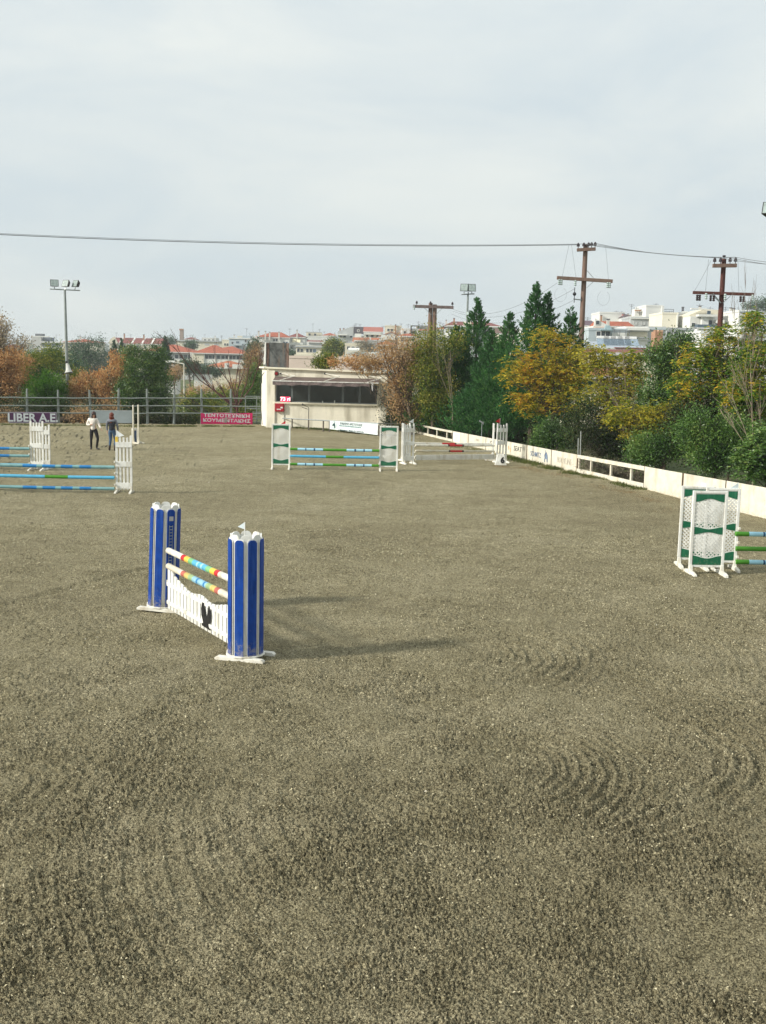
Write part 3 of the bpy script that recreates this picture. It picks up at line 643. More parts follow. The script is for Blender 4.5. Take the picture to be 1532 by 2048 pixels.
MB().bx(-.1, .1, -.02, .02, .05, .62).build('panel', M('slate_blue_paint', (.06, .09, .17), .5), ft)
for s in (-1, 1): MB().bx(s*.11-.02, s*.11+.02, -.03, .03, .0, .66).build('frame', white, ft)
MB().bx(-.13, .13, -.03, .03, .66, .72).build('frame', white, ft)
# cups: small white brackets that carry the front poles, parts of their wings
for wg, zs, sx in ((W1, (.87, .6, .28), 1), (W2, (.87, .6, .28), -1), (W5, (.9, .6, .3), 1), (PA, (.97, .62, .27), -1), (PC, (.9, .6, .27), -1), (PW1, (.73, .5), 1), (PW2, (.73, .5), -1)):
    ww = .36 if wg in (W1, W2, W5) else .27
    for z in zs: MB().bx(sx*ww-.02, sx*ww+.02, -.09, -.02, z-.035, z+.01).build('pole_cup', whitew, wg)

# ------------------------------------------------------------------ right kickboard fence
K = thing('kickboard_fence', 'long cream kickboard fence with faded adverts along the right of the arena', 'fence', (0, 0, 0))
def hfence(u): return np.interp(u, [826, 905, 1053, 1155, 1292, 1532, 1700], [.56, .60, .68, .72, .80, .90, .92])
fdir = (FR1-FR0).normalized(); fang = math.atan2(fdir.y, fdir.x)
postm = M('rusty_post', (.10, .055, .03), .8, .3)
def fence_panel(u0, u1, m=boardc, base=.0, name='panel'):
    a, b = fpt(u0), fpt(u1); h0, h1 = float(hfence(u0)), float(hfence(u1)); L_ = (b-a).length
    p = MB(); p.prism([(0, base), (L_, base), (L_, h1), (0, h0)], -.012, .012); o = p.build(name, m, K, .003); o.location = a; o.rotation_euler = (0, 0, fang); return o, L_
for u0, u1 in ((905, 936.5), (937.5, 971), (972, 1013), (1014, 1053), (1055, 1103), (1104.5, 1155), (1292, 1367.5), (1371.5, 1455.5), (1458, 1556), (1558, 1680), (1683, 1830), (1834, 2030)):
    fence_panel(u0, u1)
for u in (905, 937, 971.5, 1013.5, 1054, 1104, 1155, 1292, 1369.5, 1457, 1557, 1681.5, 1832):
    a = fpt(u); o = MB().bx(-.05, .05, .016, .11, -.05, float(hfence(u))+.0).build('post', postm, K); o.location = a; o.rotation_euler = (0, 0, fang)
def open_frame(u0, u1, us):
    a, b = fpt(u0), fpt(u1); L_ = (b-a).length; h0, h1 = float(hfence(u0)), float(hfence(u1))
    for zf0, zf1, nm in ((.82, 1, 'top_rail'), (.06, .27, 'bottom_rail')):
        o = MB().prism([(0, h0*zf0), (L_, h1*zf0), (L_, h1*zf1), (0, h0*zf1)], -.03, .03).build(nm, cream, K, .004); o.location = a; o.rotation_euler = (0, 0, fang)
    for u in us:
        p = fpt(u); o = MB().bx(-.045, .045, .031, .10, .0, float(hfence(u))*.98).build('upright', cream, K, .004); o.location = p; o.rotation_euler = (0, 0, fang)
open_frame(1156.5, 1291.5, (1157, 1181, 1221, 1262, 1291))
open_frame(826, 904.5, (827, 836, 853, 871, 891, 904))
def fplane(u, z): p = fpt(u); return (p.x+.014*fdir.y, p.y-.014*fdir.x, z)
fr = (R(90), 0, fang)
inkb = M('faded_black_ink', (.09, .09, .085), .7, .3); inkl = M('faded_blue_ink', (.14, .19, .27), .7, .3); inkg = M('washed_out_ink', (.5, .46, .38), .7, .15); inko = M('faded_orange_ink', (.62, .42, .25), .7, .2)
def fplane(u, z, k=.020):
    p = fpt(u); return (p.x+k*fdir.y, p.y-k*fdir.x, z)
text('lettering', 'SEAT', .31, inkb, K, fplane(1036, .42), fr, off=.001, xs=1.35)
text('lettering', 'SCHMITZ', .30, inkl, K, fplane(1072.5, .36), fr, off=.001, xs=.92)
text('lettering', 'BODYLINE', .34, inkg, K, fplane(1130, .36), fr, off=.0, xs=.86)
text('lettering', 'FOTO', .15, inkg, K, fplane(955, .42), fr, off=.002, xs=1.2)
text('lettering', 'C', .34, inkb, K, fplane(982, .40), fr, off=.002, xs=.8)
mb = MB(); mb.prism([(0, .10), (.03, .02), (.10, .02), (.07, .09), (.12, .17), (.22, .16), (.25, .03), (.32, .03), (.33, .22), (.28, .36), (.18, .44), (.12, .42), (.13, .52), (.09, .50), (.08, .40), (.02, .34), (0, .26), (.04, .22)], -.004, .004)
o = mb.build('emblem', inkl, K); o.location = fplane(1090, .12, .021); o.rotation_euler = (0, 0, fang); o.scale = (1.1, 1, 1)
for k_, (u, z0) in enumerate(((1017, .30), (1021, .22))):
    o = MB().prism([(0, 0), (.10, .03), (.06, .20), (-.04, .16)], -.004, .004).build('emblem', inko, K); o.location = fplane(u, z0, .021); o.rotation_euler = (0, 0, fang)
o = MB().prism([(0, 0), (.5, .0), (.42, .04), (.06, .04)], -.004, .004).build('emblem', inkg, K); o.location = fplane(948, .2, .021); o.rotation_euler = (0, 0, fang)
o = MB().prism([(0, 0), (1.0, .0), (1.0, .46), (0, .46)], -.003, .003).build('notice', M('paper_white', (.75, .76, .75), .7, .05), K); o.location = fplane(907, .08, .019); o.rotation_euler = (0, 0, fang)
for i in range(7):
    o = MB().prism([(0, 0), (.7-.12*(i % 3), .0), (.7-.12*(i % 3), .018), (0, .018)], -.002, .002).build('notice_line', inkg, K); o.location = fplane(910, .14+i*.052, .026); o.rotation_euler = (0, 0, fang)
o = MB().prism([(0, 0), (.3, .0), (.3, .16), (0, .16)], -.003, .003).build('notice', M('pale_blue_print', (.6, .66, .74), .7, .05), K); o.location = fplane(1408, .5, .019); o.rotation_euler = (0, 0, fang)
# ------------------------------------------------------------------ judges' building
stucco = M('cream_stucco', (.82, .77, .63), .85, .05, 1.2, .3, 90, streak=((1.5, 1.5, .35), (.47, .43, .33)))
stucco2 = M('pale_stucco_trim', (.78, .73, .58), .8, .07, 2, .2, 90)
fabric = M('brown_awning_fabric', (.13, .095, .08), .85, .15, 6)
Y0 = G(534, 855).y; A = P(534, 855, Y0); A.z = 0; Cc = P(772, 855, Y0-.55); Cc.z = 0
dB = (Cc-A); LB = dB.length; aB = math.atan2(dB.y, dB.x)
JB = thing('judges_building', 'small cream flat-roofed judges building with brown awning over a wide window', 'building', A, aB)
BI = (Matrix.Translation(A) @ Matrix.Rotation(aB, 4, 'Z')).inverted()
def bl(u, v, off=0):                                # local (x, z) of a photo point on the front wall
    o_ = BI @ Vector((0, 0, EYE)); d_ = BI.to_3x3() @ ray(u, v); t_ = (off-o_.y)/d_.y; q = o_+d_*t_; return q.x, q.z
zA, zC = bl(534, 736)[1], bl(772, 746)[1]
wx0, wz0 = bl(551.5, 803.5); wx1, wz1 = bl(754.5, 770.5); pxr = bl(550, 800)[0]; rxr = bl(757, 800)[0]
D = 4.2; LX = -bl(534, 800)[0]+bl(519, 800)[0]
side = Vector((-.62, 1.6))                         # the splayed left wall
fw = MB()
def zt(x): return zA+(zC-zA)*x/LB
fw.prism([(0, -.3), (LB, -.3), (LB, wz0), (0, wz0)], 0, .2); fw.prism([(0, wz1), (LB, wz1), (LB, zt(LB)), (0, zt(0))], 0, .2)
fw.bx(0, wx0, 0, .2, wz0, wz1); fw.bx(wx1, LB, 0, .2, wz0, wz1)
fw.build('front_wall', stucco, JB)
MB().bx(-.03, pxr, -.06, -.003, -.2, zA-.12).build('pilaster', stucco, JB, .01)
MB().bx(rxr, LB+.02, -.05, -.003, -.2, zC-.1).build('pilaster', stucco, JB, .01)
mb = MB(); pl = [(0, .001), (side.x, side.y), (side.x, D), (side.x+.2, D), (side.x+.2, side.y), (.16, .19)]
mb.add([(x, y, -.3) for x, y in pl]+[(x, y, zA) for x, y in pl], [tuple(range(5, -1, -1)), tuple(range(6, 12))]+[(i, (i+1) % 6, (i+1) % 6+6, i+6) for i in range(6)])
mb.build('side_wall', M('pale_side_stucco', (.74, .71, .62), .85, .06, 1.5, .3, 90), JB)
MB().bx(LB-.2, LB, .2, D, -.3, zC).build('side_wall', stucco, JB); MB().bx(side.x+.2, LB-.2, D-.2, D, -.3, zC).build('back_wall', stucco, JB)
MB().plan([(.1, .2), (LB-.2, .2), (LB-.2, D-.2), (side.x+.2, D-.2), (side.x+.2, side.y)], zC-.35, zC-.22).build('roof', M('roof_felt', (.14, .13, .11), .9, .2), JB)
cap = MB(); 
for (p, q) in (((-.06, -.08, zA), (LB+.06, -.08, zC)), ((-.06, -.08, zA), (side.x-.06, side.y, zA)), ((side.x-.02, side.y, zA), (side.x-.02, D, zA))): cap.bar((p[0], p[1]+.08, p[2]+.02), (q[0], q[1]+.08, q[2]+.02), .30, .09)
cap.build('parapet_cap', stucco2, JB)
MB().bx(.01, .25+LB-.3, .5, 1.0, wz0-.3, wz0-.22).build('desk', M('desk_wood', (.12, .08, .05), .6), JB)
MB().bx(.2, LB-.2, 3.2, 3.25, .0, zC-.4).build('inner_wall', M('inner_wall_grey', (.16, .16, .14), .9), JB)
MB().bx(wx0-.1, wx1+.08, -.12, -.002, wz0-.10, wz0+.0).build('window_sill', stucco2, JB, .01)
alu = M('grey_aluminium_frame', (.20, .22, .22), .4, .1, metal=.4)
wus = [551.5, 584, 618, 685.5, 719, 754.5]
for i in range(5):
    xa, xb = bl(wus[i], 790)[0]+.01, bl(wus[i+1], 790)[0]-.01; wn = MB()
    for (p, q, r_, s_) in ((xa, xb, wz0+.002, wz0+.05), (xa, xb, wz1-.05, wz1-.002), (xa, xa+.045, wz0+.05, wz1-.05), (xb-.045, xb, wz0+.05, wz1-.05)): wn.bx(p, q, .06, .12, r_, s_)
    f = wn.build('window', alu, JB); MB().bx(xa+.045, xb-.045, .085, .095, wz0+.05, wz1-.05).build('pane', glass, f)
for x, h_, c_ in ((bl(645, 800)[0], .12, 'pale_cup'), (bl(669, 800)[0], .17, 'pale_bottle')):
    o = MB().tube([(x, .04, wz0+.002), (x, .04, wz0+h_*.7), (x, .04, wz0+h_)], [.035, .035, .018], 8).build('bottle', white, None)
    o.matrix_world = Matrix.Translation(A) @ Matrix.Rotation(aB, 4, 'Z')
    tag(o, 'short white cup standing on the judges window sill' if h_ < .15 else 'taller pale bottle on the judges window sill, right of the cup', 'bottle')
# awning
ax0, ax1 = bl(551, 755)[0], bl(760, 757)[0]; azb = bl(600, 754)[1]; azf = bl(650, 763.5, -.95)[1]
AW = MB(); n = 24
top = [(ax0+(ax1-ax0)*i/n, 0) for i in range(n+1)]
for i in range(n):
    xa, xb = top[i][0], top[i+1][0]; sa = .02*math.sin(i*1.3)
    AW.add([(xa, -.02, azb), (xb, -.02, azb), (xb, -.95, azf), (xa, -.95, azf), (xa, -.02, azb-.01), (xb, -.02, azb-.01), (xb, -.95, azf-.012), (xa, -.95, azf-.012)], [(0, 3, 2, 1), (4, 5, 6, 7)])
AW.build('awning', fabric, JB)
vb = MB(); n = 60; vend = .93
for i in range(int(n*vend)):
    xa, xb = ax0+(ax1-ax0)*i/n, ax0+(ax1-ax0)*(i+1)/n; ya, yb = -.965+.018*math.sin(i*.9), -.965+.018*math.sin((i+1)*.9)
    da, db = .21+.018*math.sin(i*.7)+.02*math.sin(i*.21), .21+.018*math.sin((i+1)*.7)+.02*math.sin((i+1)*.21)
    vb.add([(xa, ya, azf-.03), (xb, yb, azf-.03), (xb, yb-.01, azf-.03-db), (xa, ya-.01, azf-.03-da), (xa, ya+.006, azf-.03), (xb, yb+.006, azf-.03), (xb, yb-.004, azf-.03-db), (xa, ya-.004, azf-.03-da)], [(0, 3, 2, 1), (4, 5, 6, 7), (3, 7, 6, 2)])
vb.build('awning_valance', M('grey_brown_valance', (.16, .125, .12), .9, .25, 12), JB)
MB().prism([(ax1-(ax1-ax0)*.07, azf-.05), (ax1-(ax1-ax0)*.05, azf-.06), (ax1-(ax1-ax0)*.052, azf-.5), (ax1-(ax1-ax0)*.062, azf-.42)], -.97, -.962).build('torn_strip', M('torn_cloth', (.5, .5, .5), .9), JB)
MB().bx(ax0-.05, ax1+.03, -.99, -.945, azf-.035, azf+.015).build('awning_bar', white, JB)
for u in (562, 650, 735):
    x, z = bl(u, 747 if u < 700 else 752); m = MB(); e1 = (x+.95, -.5, (z+azf)/2+.09); e2 = (x+.1, -.93, azf+.03)
    m.tube([(x, -.01, z), e1], .022, 6); m.tube([e1, e2], .025, 6); m.build('awning_arm', whitew, JB)
    MB().box((x, -.02, z), (.1, .04, .1)).build('arm_bracket', dark, JB)
# siren, hydrant box, led sign, lamp pipe
x, z = bl(553.5, 747); sr = thing('siren', 'round dark red siren on the cream wall above the awning', 'siren', Matrix.Translation(A) @ Matrix.Rotation(aB, 4, 'Z') @ Vector((x, -.002, z)), aB)
m = MB(); m.smooth = True; m.tube([(0, 0, 0), (0, -.10, 0)], [.13, .13], 16); m.build('housing', dark, sr); m = MB(); m.tube([(0, -.10, 0), (0, -.13, 0)], [.10, .085], 16); m.build('dome', M('dark_red_plastic', (.22, .012, .015), .3), sr)
def onB(u, v, off=-.002):
    x, z = bl(u, v); return Matrix.Translation(A) @ Matrix.Rotation(aB, 4, 'Z') @ Vector((x, off, z))
rb_ = thing('red_box', 'red metal fire hose box under the left end of the window', 'box', onB(560, 823), aB)
MB().bx(-.27, .27, -.16, -.0, 0, .49).build('case', M('red_metal', (.40, .015, .03), .45), rb_, .01)
MB().bx(-.24, .24, -.172, -.161, .03, .46).build('door', M('red_metal_door', (.36, .018, .03), .45), rb_)
MB().bx(-.17, .08, -.178, -.173, .11, .17).build('plate', white, rb_); MB().bx(.06, .19, -.178, -.173, .20, .29).build('plate', white, rb_)
for s in (-1, 1): MB().bx(s*.25-.01, s*.25+.01, -.04, -.003, -.8, 0).build('pipe', M('pipe_grey', (.35, .36, .33), .6), rb_)
ls = thing('led_sign', 'glowing red LED sign reading 73 ri in the left end of the judges window', 'sign', onB(571, 803.2, -.03), aB)
MB().bx(-.30, .30, -.04, .04, 0, .30).build('case', dark, ls)
ledm = bpy.data.materials.new('red_led'); ledm.use_nodes = True; ledm.node_tree.nodes['Principled BSDF'].inputs['Base Color'].default_value = (.8, .02, .05, 1)
ledm.node_tree.nodes['Principled BSDF'].inputs['Emission Color'].default_value = (1, .04, .12, 1); ledm.node_tree.nodes['Principled BSDF'].inputs['Emission Strength'].default_value = 1.6
ledw = bpy.data.materials.new('bright_led'); ledw.use_nodes = True
ledw.node_tree.nodes['Principled BSDF'].inputs['Emission Color'].default_value = (1, .45, .5, 1); ledw.node_tree.nodes['Principled BSDF'].inputs['Emission Strength'].default_value = 1.5
MB().bx(-.29, .29, -.048, -.041, .01, .29).build('screen', ledm, ls)
text('lettering', '73 ri', .30, ledw, ls, (0, -.052, .15), off=.012, xs=1.1)
# roof: old score board frame
rt = thing('roof_board', 'rusty dark board with pale edge standing on the left end of the roof', 'board', Matrix.Translation(A) @ Matrix.Rotation(aB, 4, 'Z') @ Vector((.25, 1.5, zC-.22)), aB-R(3))
s0 = S(Y0+1.4); bw_ = 36/s0; bh = 50/s0; ox = (541-541)/s0
MB().bx(-.45, -.45+bw_, -.03, .03, .35, .35+bh).build('panel', M('weathered_board', (.10, .105, .10), .8, .35, 2.5, streak=((5, 5, .6), (.16, .12, .09))), rt)
for x in (-.45-.07, -.45+bw_+.07): MB().bx(x-.065, x+.065, -.07, .07, .0, .35+bh-.02).build('post', pole_wood if x > 0 else M('rust_brown', (.10, .06, .045), .85, .3), rt)
MB().prism([(-.76, .55), (-.62, .6), (-.60, .35+bh), (-.68, .35+bh+.02)], -.12, .25).build('end_panel', white, rt)
for x in (-.3, .75): m = MB(); m.tube([(x, -.9, .05), (x-.12, -.05, .3+bh*.8)], .025, 6); m.build('stay', M('rust_brown', (0, 0, 0)), rt)
MB().bx(-.7, -.3, -.5, -.2, .22, .42).build('lamp', whitew, rt)
# ladder and pipe at the left wall
ld = thing('ladder', 'narrow white ladder leaning at the left wall of the judges building', 'ladder', G(523, 853)+Vector((0, .9, 0)), R(-30))
for s in (-1, 1): MB().bx(s*.11-.02, s*.11+.02, -.02, .02, 0, 2.6).build('rail', whitew, ld)
for i in range(9): MB().bx(-.089, .089, -.012, .012, .25+i*.26, .28+i*.26).build('rung', whitew, ld)
hs = MB(); hs.smooth = True; pts = [onB(532, 745)+Vector((-.12, .1, 0)), onB(528, 752)+Vector((-.16, .3, 0)), onB(526, 780)+Vector((-.2, .45, 0)), onB(527, 820)+Vector((-.2, .45, 0)), onB(530, 850)+Vector((-.2, .3, 0))]
tag(hs.tube(pts, .02, 6).build('cable', dark), 'dark cable hanging down the left wall of the judges building', 'cable')

# low rail fence in front with the white banner
Q0, Q1, Q2 = G(556, 855), G(757, 872.5), fpt(826)
RFc = thing('rail_fence', 'low grey pipe rail fence in front of the judges building', 'fence', (0, 0, 0))
rz0, rz1 = P(560, 836, Q0.y).z, P(757, 847, Q1.y).z; dq = (Q1-Q0)
def qpt(u):
    r_ = ray(u, 860); k = r_.x/r_.y; a_ = dq.x/dq.y; y = (Q0.x-a_*Q0.y)/(k-a_); return Vector((k*y, y, 0))
m = MB(); m.tube([Vector((*qpt(558).xy, rz0)), Vector((*qpt(757).xy, rz1))], .033, 8); m.build('rail', metal, RFc)
m = MB(); m.tube([Vector((*qpt(757).xy, rz1)), Vector((*Q2.xy, .52))], .03, 8); m.build('rail', metal, RFc)
for u in (563, 584, 617, 646.5, 659, 757.5):
    p = qpt(u); m = MB(); m.tube([p-Vector((0, 0, .1)), Vector((*p.xy, (rz0+rz1)/2-.03))], .042, 8); m.build('post', M('pipe_brown', (.14, .12, .10), .7, .2), RFc)
p = qpt(617); m = MB(); m.smooth = True; zt_ = P(615, 815, p.y).z; zt2 = P(607, 810, p.y).z
m.tube([p+Vector((0, .02, .3)), Vector((p.x, p.y, zt_)), Vector((p.x-.33, p.y-.05, zt2+.02))], .022, 8); m.tube([Vector((p.x-.05, p.y-.03, zt_-.1)), Vector((p.x-.4, p.y-.1, zt2-.12))], .018, 8)
m.ball((p.x-.36, p.y-.06, zt2+.03), .06, 8)
tag(m.build('bent_pipe', M('dark_pipe', (.06, .055, .05), .6)), 'dark bent standpipe with short nozzle rising from the low pipe rail', 'pipe')
ba, bb = qpt(660.5), qpt(756.5); ang = math.atan2((bb-ba).y, (bb-ba).x); LL = (bb-ba).length
WB = thing('banner', 'white banner with dark green horse head and Greek lettering on the low rail fence', 'banner', ba+Vector((.04*math.sin(ang), -.05, 0)), ang)
zb0, zt0 = P(660, 858, ba.y).z, P(660, 841.5, ba.y).z; zb1, zt1 = P(756, 870, bb.y).z, P(756, 847.5, bb.y).z
MB().prism([(0, zb0), (LL, zb1), (LL, zt1), (0, zt0)], -.008, .008).build('sheet', M('banner_white', (.66, .72, .72), .6, .05, 2), WB)
gi = M('dark_green_ink', (.01, .05, .055), .6); ggi = M('pale_green_ink', (.45, .56, .54), .6)
hx, hz_ = .36, (zb0+zt0)/2-.0
m = MB(); circ = [(hx+.23*math.cos(t_), hz_+.02+.23*math.sin(t_)) for t_ in np.linspace(0, 2*math.pi, 20, endpoint=False)]; m.prism(circ, -.012, -.009); m.build('ring', ggi, WB)
m = MB(); circ = [(hx+.17*math.cos(t_), hz_+.02+.17*math.sin(t_)) for t_ in np.linspace(0, 2*math.pi, 20, endpoint=False)]; m.prism(circ, -.016, -.0125); m.build('disc', M('banner_white', (0, 0, 0)), WB)
m = MB(); m.prism([(hx+a_*1.1, hz_+.02+b_*1.1) for a_, b_ in ((-.13, -.02), (-.05, .07), (0, .10), (.03, .17), (.05, .10), (.10, .02), (.11, -.08), (.06, -.16), (.0, -.14), (.02, -.07), (-.05, -.05), (-.10, -.06))], -.021, -.017); m.build('horse_head', gi, WB)
sl = math.atan2((zt1+zb1-zt0-zb0)/2, LL)
def bt(s_, sz, x, k, m_, xs): text('lettering', s_, sz, m_, WB, (x, -.013, zt0+(zt1-zt0)*x/LL-k), (R(90), -sl*.9, 0), off=.003, xs=xs)
bt('ΕΛΙΚΑΡΗΣ ΑΡΙΣΤΟΤΕΛΗΣ', .16, 1.75, .13, gi, .92); bt('ΟΜΙΛΟΣ ΙΠΠΟΔΡΟΜΙΑΣ ΕΛΛΑΔΟΣ', .095, 1.65, .26, M('mid_green_ink', (.12, .25, .26), .6), 1.15)
bt('Α. Μακρυγιάννη 4 · Φίλιππος 123 · Θεσσαλονίκη', .085, 1.75, .5, gi, 1.05)

# ------------------------------------------------------------------ grey rail fence at the far end
BF = thing('post_and_rail_fence', 'weathered grey post and rail fence along the far end of the arena', 'fence', (0, 0, 0))
def bpt(u, off=0):
    r_ = ray(u, 850); k = r_.x/r_.y; y = (B0.y-BFA*B0.x)/(1-BFA*k); return Vector((k*y, y+off, 0))
ups = [-60, -4, 54.5, 117.5, 181, 237, 295, 348, 403, 462, 524]
zpost = lambda u: P(u, 778.5, bpt(u).y).z
rs_ = random.Random(4)
post0 = None
for u in ups:
    p = bpt(u); h_ = zpost(u)+rs_.uniform(-.06, .05); m = MB(); m.tube([(0, 0, -.2), (.0, 0, h_*.5), (rs_.uniform(-.02, .02), 0, h_)], [.085, .075, .06], 8); o = m.build('post', ggrey, BF); o.location = p; o.rotation_euler = (0, rs_.uniform(-.015, .02), 0)
for j, (v0, v1) in enumerate(((795.5, 796.5), (811, 812.5), (825.5, 827))):
    for i in range(len(ups)-1):
        if j == 2 and i in (1,) : pass
        a, b_ = bpt(ups[i], -.09), bpt(ups[i+1], -.09); va = v0+(v1-v0)*(ups[i]/520); vb_ = v0+(v1-v0)*(ups[i+1]/520)
        a.z, b_.z = P(ups[i], va, a.y).z+rs_.uniform(-.015, .015), P(ups[i+1], vb_, b_.y).z+rs_.uniform(-.015, .015); e = (b_-a).normalized()*.015
        m = MB(); m.tube([a+e, (a+b_)/2+Vector((0, 0, rs_.uniform(-.03, .02))), b_-e], [.036, .04, .035], 7); m.build('rail', ggrey, BF)
# banners hung in front of it
def hang(u0, u1, v0, v1, name, label, cat, mat, off=-.2):
    a, b_ = bpt(u0, off), bpt(u1, off); d_ = b_-a; o = thing(name, label, cat, a, math.atan2(d_.y, d_.x)); z0 = P(u0, v1, a.y).z; z1 = P(u0, v0, a.y).z
    zz0, zz1 = P(u1, v1+.5, b_.y).z, P(u1, v0+.5, b_.y).z
    return o, d_.length, (z0, z1, zz0, zz1)
o, l_, (z0, z1, q0, q1) = hang(20, 115.5, 824, 851.5, 'banner', 'dark purple banner with large white LIBER A.E. lettering', 'banner', None)
MB().prism([(0, max(z0, .02)), (l_, max(q0, .02)), (l_, q1), (0, z1)], -.006, .006).build('border', M('banner_grey_edge', (.35, .32, .38), .6), o)
MB().prism([(.05, max(z0, .02)+.05), (l_-.05, max(q0, .02)+.05), (l_-.05, q1-.05), (.05, z1-.05)], -.012, -.0065).build('sheet', M('purple_banner', (.075, .018, .075), .55, .12, 3), o)
lw = M('banner_lettering_white', (.62, .66, .68), .6, .05)
text('lettering', 'LIBER A.E.', .68, lw, o, (l_/2, -.016, (z0+z1)/2+.06), off=.018, xs=.99)
text('small_lettering', 'www.liber-ae.gr  ·  ΚΑΤΑΣΚΕΥΕΣ ΕΠΕΝΔΥΣΕΙΣ', .1, M('pale_purple_ink', (.35, .3, .4), .6), o, (l_/2, -.016, z0+.1), off=.0, xs=1.1)
o, l_, (z0, z1, q0, q1) = hang(182.5, 266, 820.5, 850, 'board', 'plain pale grey board on the rail fence behind the two women', 'board', None)
MB().prism([(0, max(z0, .03)), (l_*.5, .06), (l_, max(q0, .05)), (l_, q1), (0, z1)], -.02, .0).build('sheet', M('pale_grey_board', (.36, .41, .43), .6, .08, 1.5), o)
MB().bx(0, l_, -.028, .008, z1-.04, z1+.0).build('edge', M('pale_grey_edge', (.5, .54, .55), .6), o)
o, l_, (z0, z1, q0, q1) = hang(402.5, 505.5, 826, 852, 'banner', 'crimson pink banner with two lines of white Greek lettering', 'banner', None)
rows = 12; m = MB()
for i in range(rows):
    xa, xb = l_*i/rows, l_*(i+1)/rows; f = lambda x: -.05+.03*math.sin(x*2.3)
    for (za, zb) in ((.02, 1),):
        t0, t1 = z1+(q1-z1)*i/rows-.02*math.sin(i), z1+(q1-z1)*(i+1)/rows-.02*math.sin(i+1)
        m.add([(xa, f(xa), .03), (xb, f(xb), .03), (xb, f(xb), t1), (xa, f(xa), t0), (xa, f(xa)+.008, .03), (xb, f(xb)+.008, .03), (xb, f(xb)+.008, t1), (xa, f(xa)+.008, t0)], [(0, 1, 2, 3), (7, 6, 5, 4), (3, 2, 6, 7), (0, 4, 5, 1)])
m.smooth = True; m.build('sheet', M('crimson_banner', (.60, .010, .13), .6, .15, 1.2), o)
text('lettering', 'ΤΕΝΤΟΤΕΧΝΙΚΗ', .28, lw, o, (l_*.5, -.085, z1*.77), (R(90), R(1.2), 0), off=.006, xs=1.33)
text('lettering', 'ΚΟΥΜΕΝΤΑΚΗΣ', .28, lw, o, (l_*.5, -.085, z1*.34), (R(90), R(1.2), 0), off=.006, xs=1.37)
sw = MB(); sw.tube([(l_*.2, -.086, .12), (l_*.42, -.086, z1*.6), (l_*.56, -.086, z1*.55), (l_*.62, -.086, .2), (l_*.70, -.086, z1*.5), (l_*.78, -.086, z1*.35)], .012, 4); sw.build('swirl', M('pink_print', (.6, .12, .25), .6), o)
sw = MB(); sw.prism([(l_*.455, .12), (l_*.5, .12), (l_*.52, z1*.62), (l_*.49, z1*.7), (l_*.45, z1*.6)], -.094, -.090); sw.build('figure_print', M('grey_print', (.3, .25, .24), .6), o)
# steps with handrail by the building
st = thing('steel_steps', 'grey metal steps with handrail between the pink banner and the building', 'steps', bpt(513, -.1)+Vector((0, .5, 0)), R(8))
for x in (-.75, -.05): MB().bx(x-.03, x+.03, -.03, .03, 0, 1.75).build('upright', ggrey, st)
MB().bx(-.75, .3, -.02, .02, 1.72, 1.78).build('handrail', ggrey, st); MB().bx(-.72, .3, -.02, .02, .95, 1.02).build('handrail', ggrey, st)
for i in range(4): MB().bx(-.3, .5, -.15+.1*i, .15+.1*i, .12+i*.2, .16+i*.2).build('tread', ggrey, st)

# ------------------------------------------------------------------ masts, lamps, speaker
def flood(parent, p, rz, tilt, w_=.5, h_=.42, sc=1, lit=.0):
    q = Matrix.Translation(Vector(p)) @ Matrix.Rotation(rz, 4, 'Z') @ Matrix.Rotation(tilt, 4, 'X'); m = MB(); w_, h_ = w_*sc/2, h_*sc/2
    vs = [(-w_, -.12*sc, -h_), (w_, -.12*sc, -h_), (w_, -.12*sc, h_), (-w_, -.12*sc, h_), (-w_*.6, .14*sc, -h_*.6), (w_*.6, .14*sc, -h_*.6), (w_*.6, .14*sc, h_*.6), (-w_*.6, .14*sc, h_*.6)]
    m.add([q @ Vector(v) for v in vs], [(0, 1, 2, 3), (7, 6, 5, 4), (0, 4, 5, 1), (1, 5, 6, 2), (2, 6, 7, 3), (3, 7, 4, 0)])
    o = m.build('floodlight', dark, parent)
    k = .88; m = MB(); m.add([q @ Vector((x*w_*k, y*sc, z*h_*k)) for x, y, z in ((-1, -.128, -1), (1, -.128, -1), (1, -.128, 1), (-1, -.128, 1), (-1, -.122, -1), (1, -.122, -1), (1, -.122, 1), (-1, -.122, 1))], [(0, 1, 2, 3), (7, 6, 5, 4), (0, 4, 5, 1), (1, 5, 6, 2), (2, 6, 7, 3), (3, 7, 4, 0)])
    m.build('glass', M('floodlight_glass', (.30, .36, .34), .15, .2, 8, spec=.7), o)
    m = MB(); m.bar(q @ Vector((0, 0, -h_)), q @ Vector((0, .0, -h_-.16*sc)), .06*sc, .04*sc); m.build('bracket', metal, o)
    return o
def cyl(name, a, b, r0, r1, mat, parent, n=10):
    m = MB(); m.smooth = True; m.tube([a, b], [r0, r1], n); return m.build(name, mat, parent)
Ym = 71.5; mb_ = P(133, 850, Ym); mt = P(129, 580, Ym)
ML = thing('floodlight_mast', 'tall grey floodlight mast at left with three floodlights on a crossbar', 'floodlight mast', (mt.x+.02, Ym, -.1))
cyl('pole', (.1, 0, 0), (0, 0, mt.z+.1), .12, .07, mastm, ML)
zb = mt.z+.12; cyl('crossbar', (-.95, 0, zb+.02), (.97, 0, zb-.03), .035, .035, mastm, ML)
for x, r_, t_ in ((-.66, .35, -.35), (.12, -.5, -.35), (.75, -.65, -.35)): flood(ML, (x, -.02, zb+.36), r_, t_, .52, .46)
sp = P(137, 738, Ym-.3); HS = thing('horn_speaker', 'white horn loudspeaker hanging on the left floodlight mast', 'loudspeaker', (sp.x, sp.y, sp.z-.25))
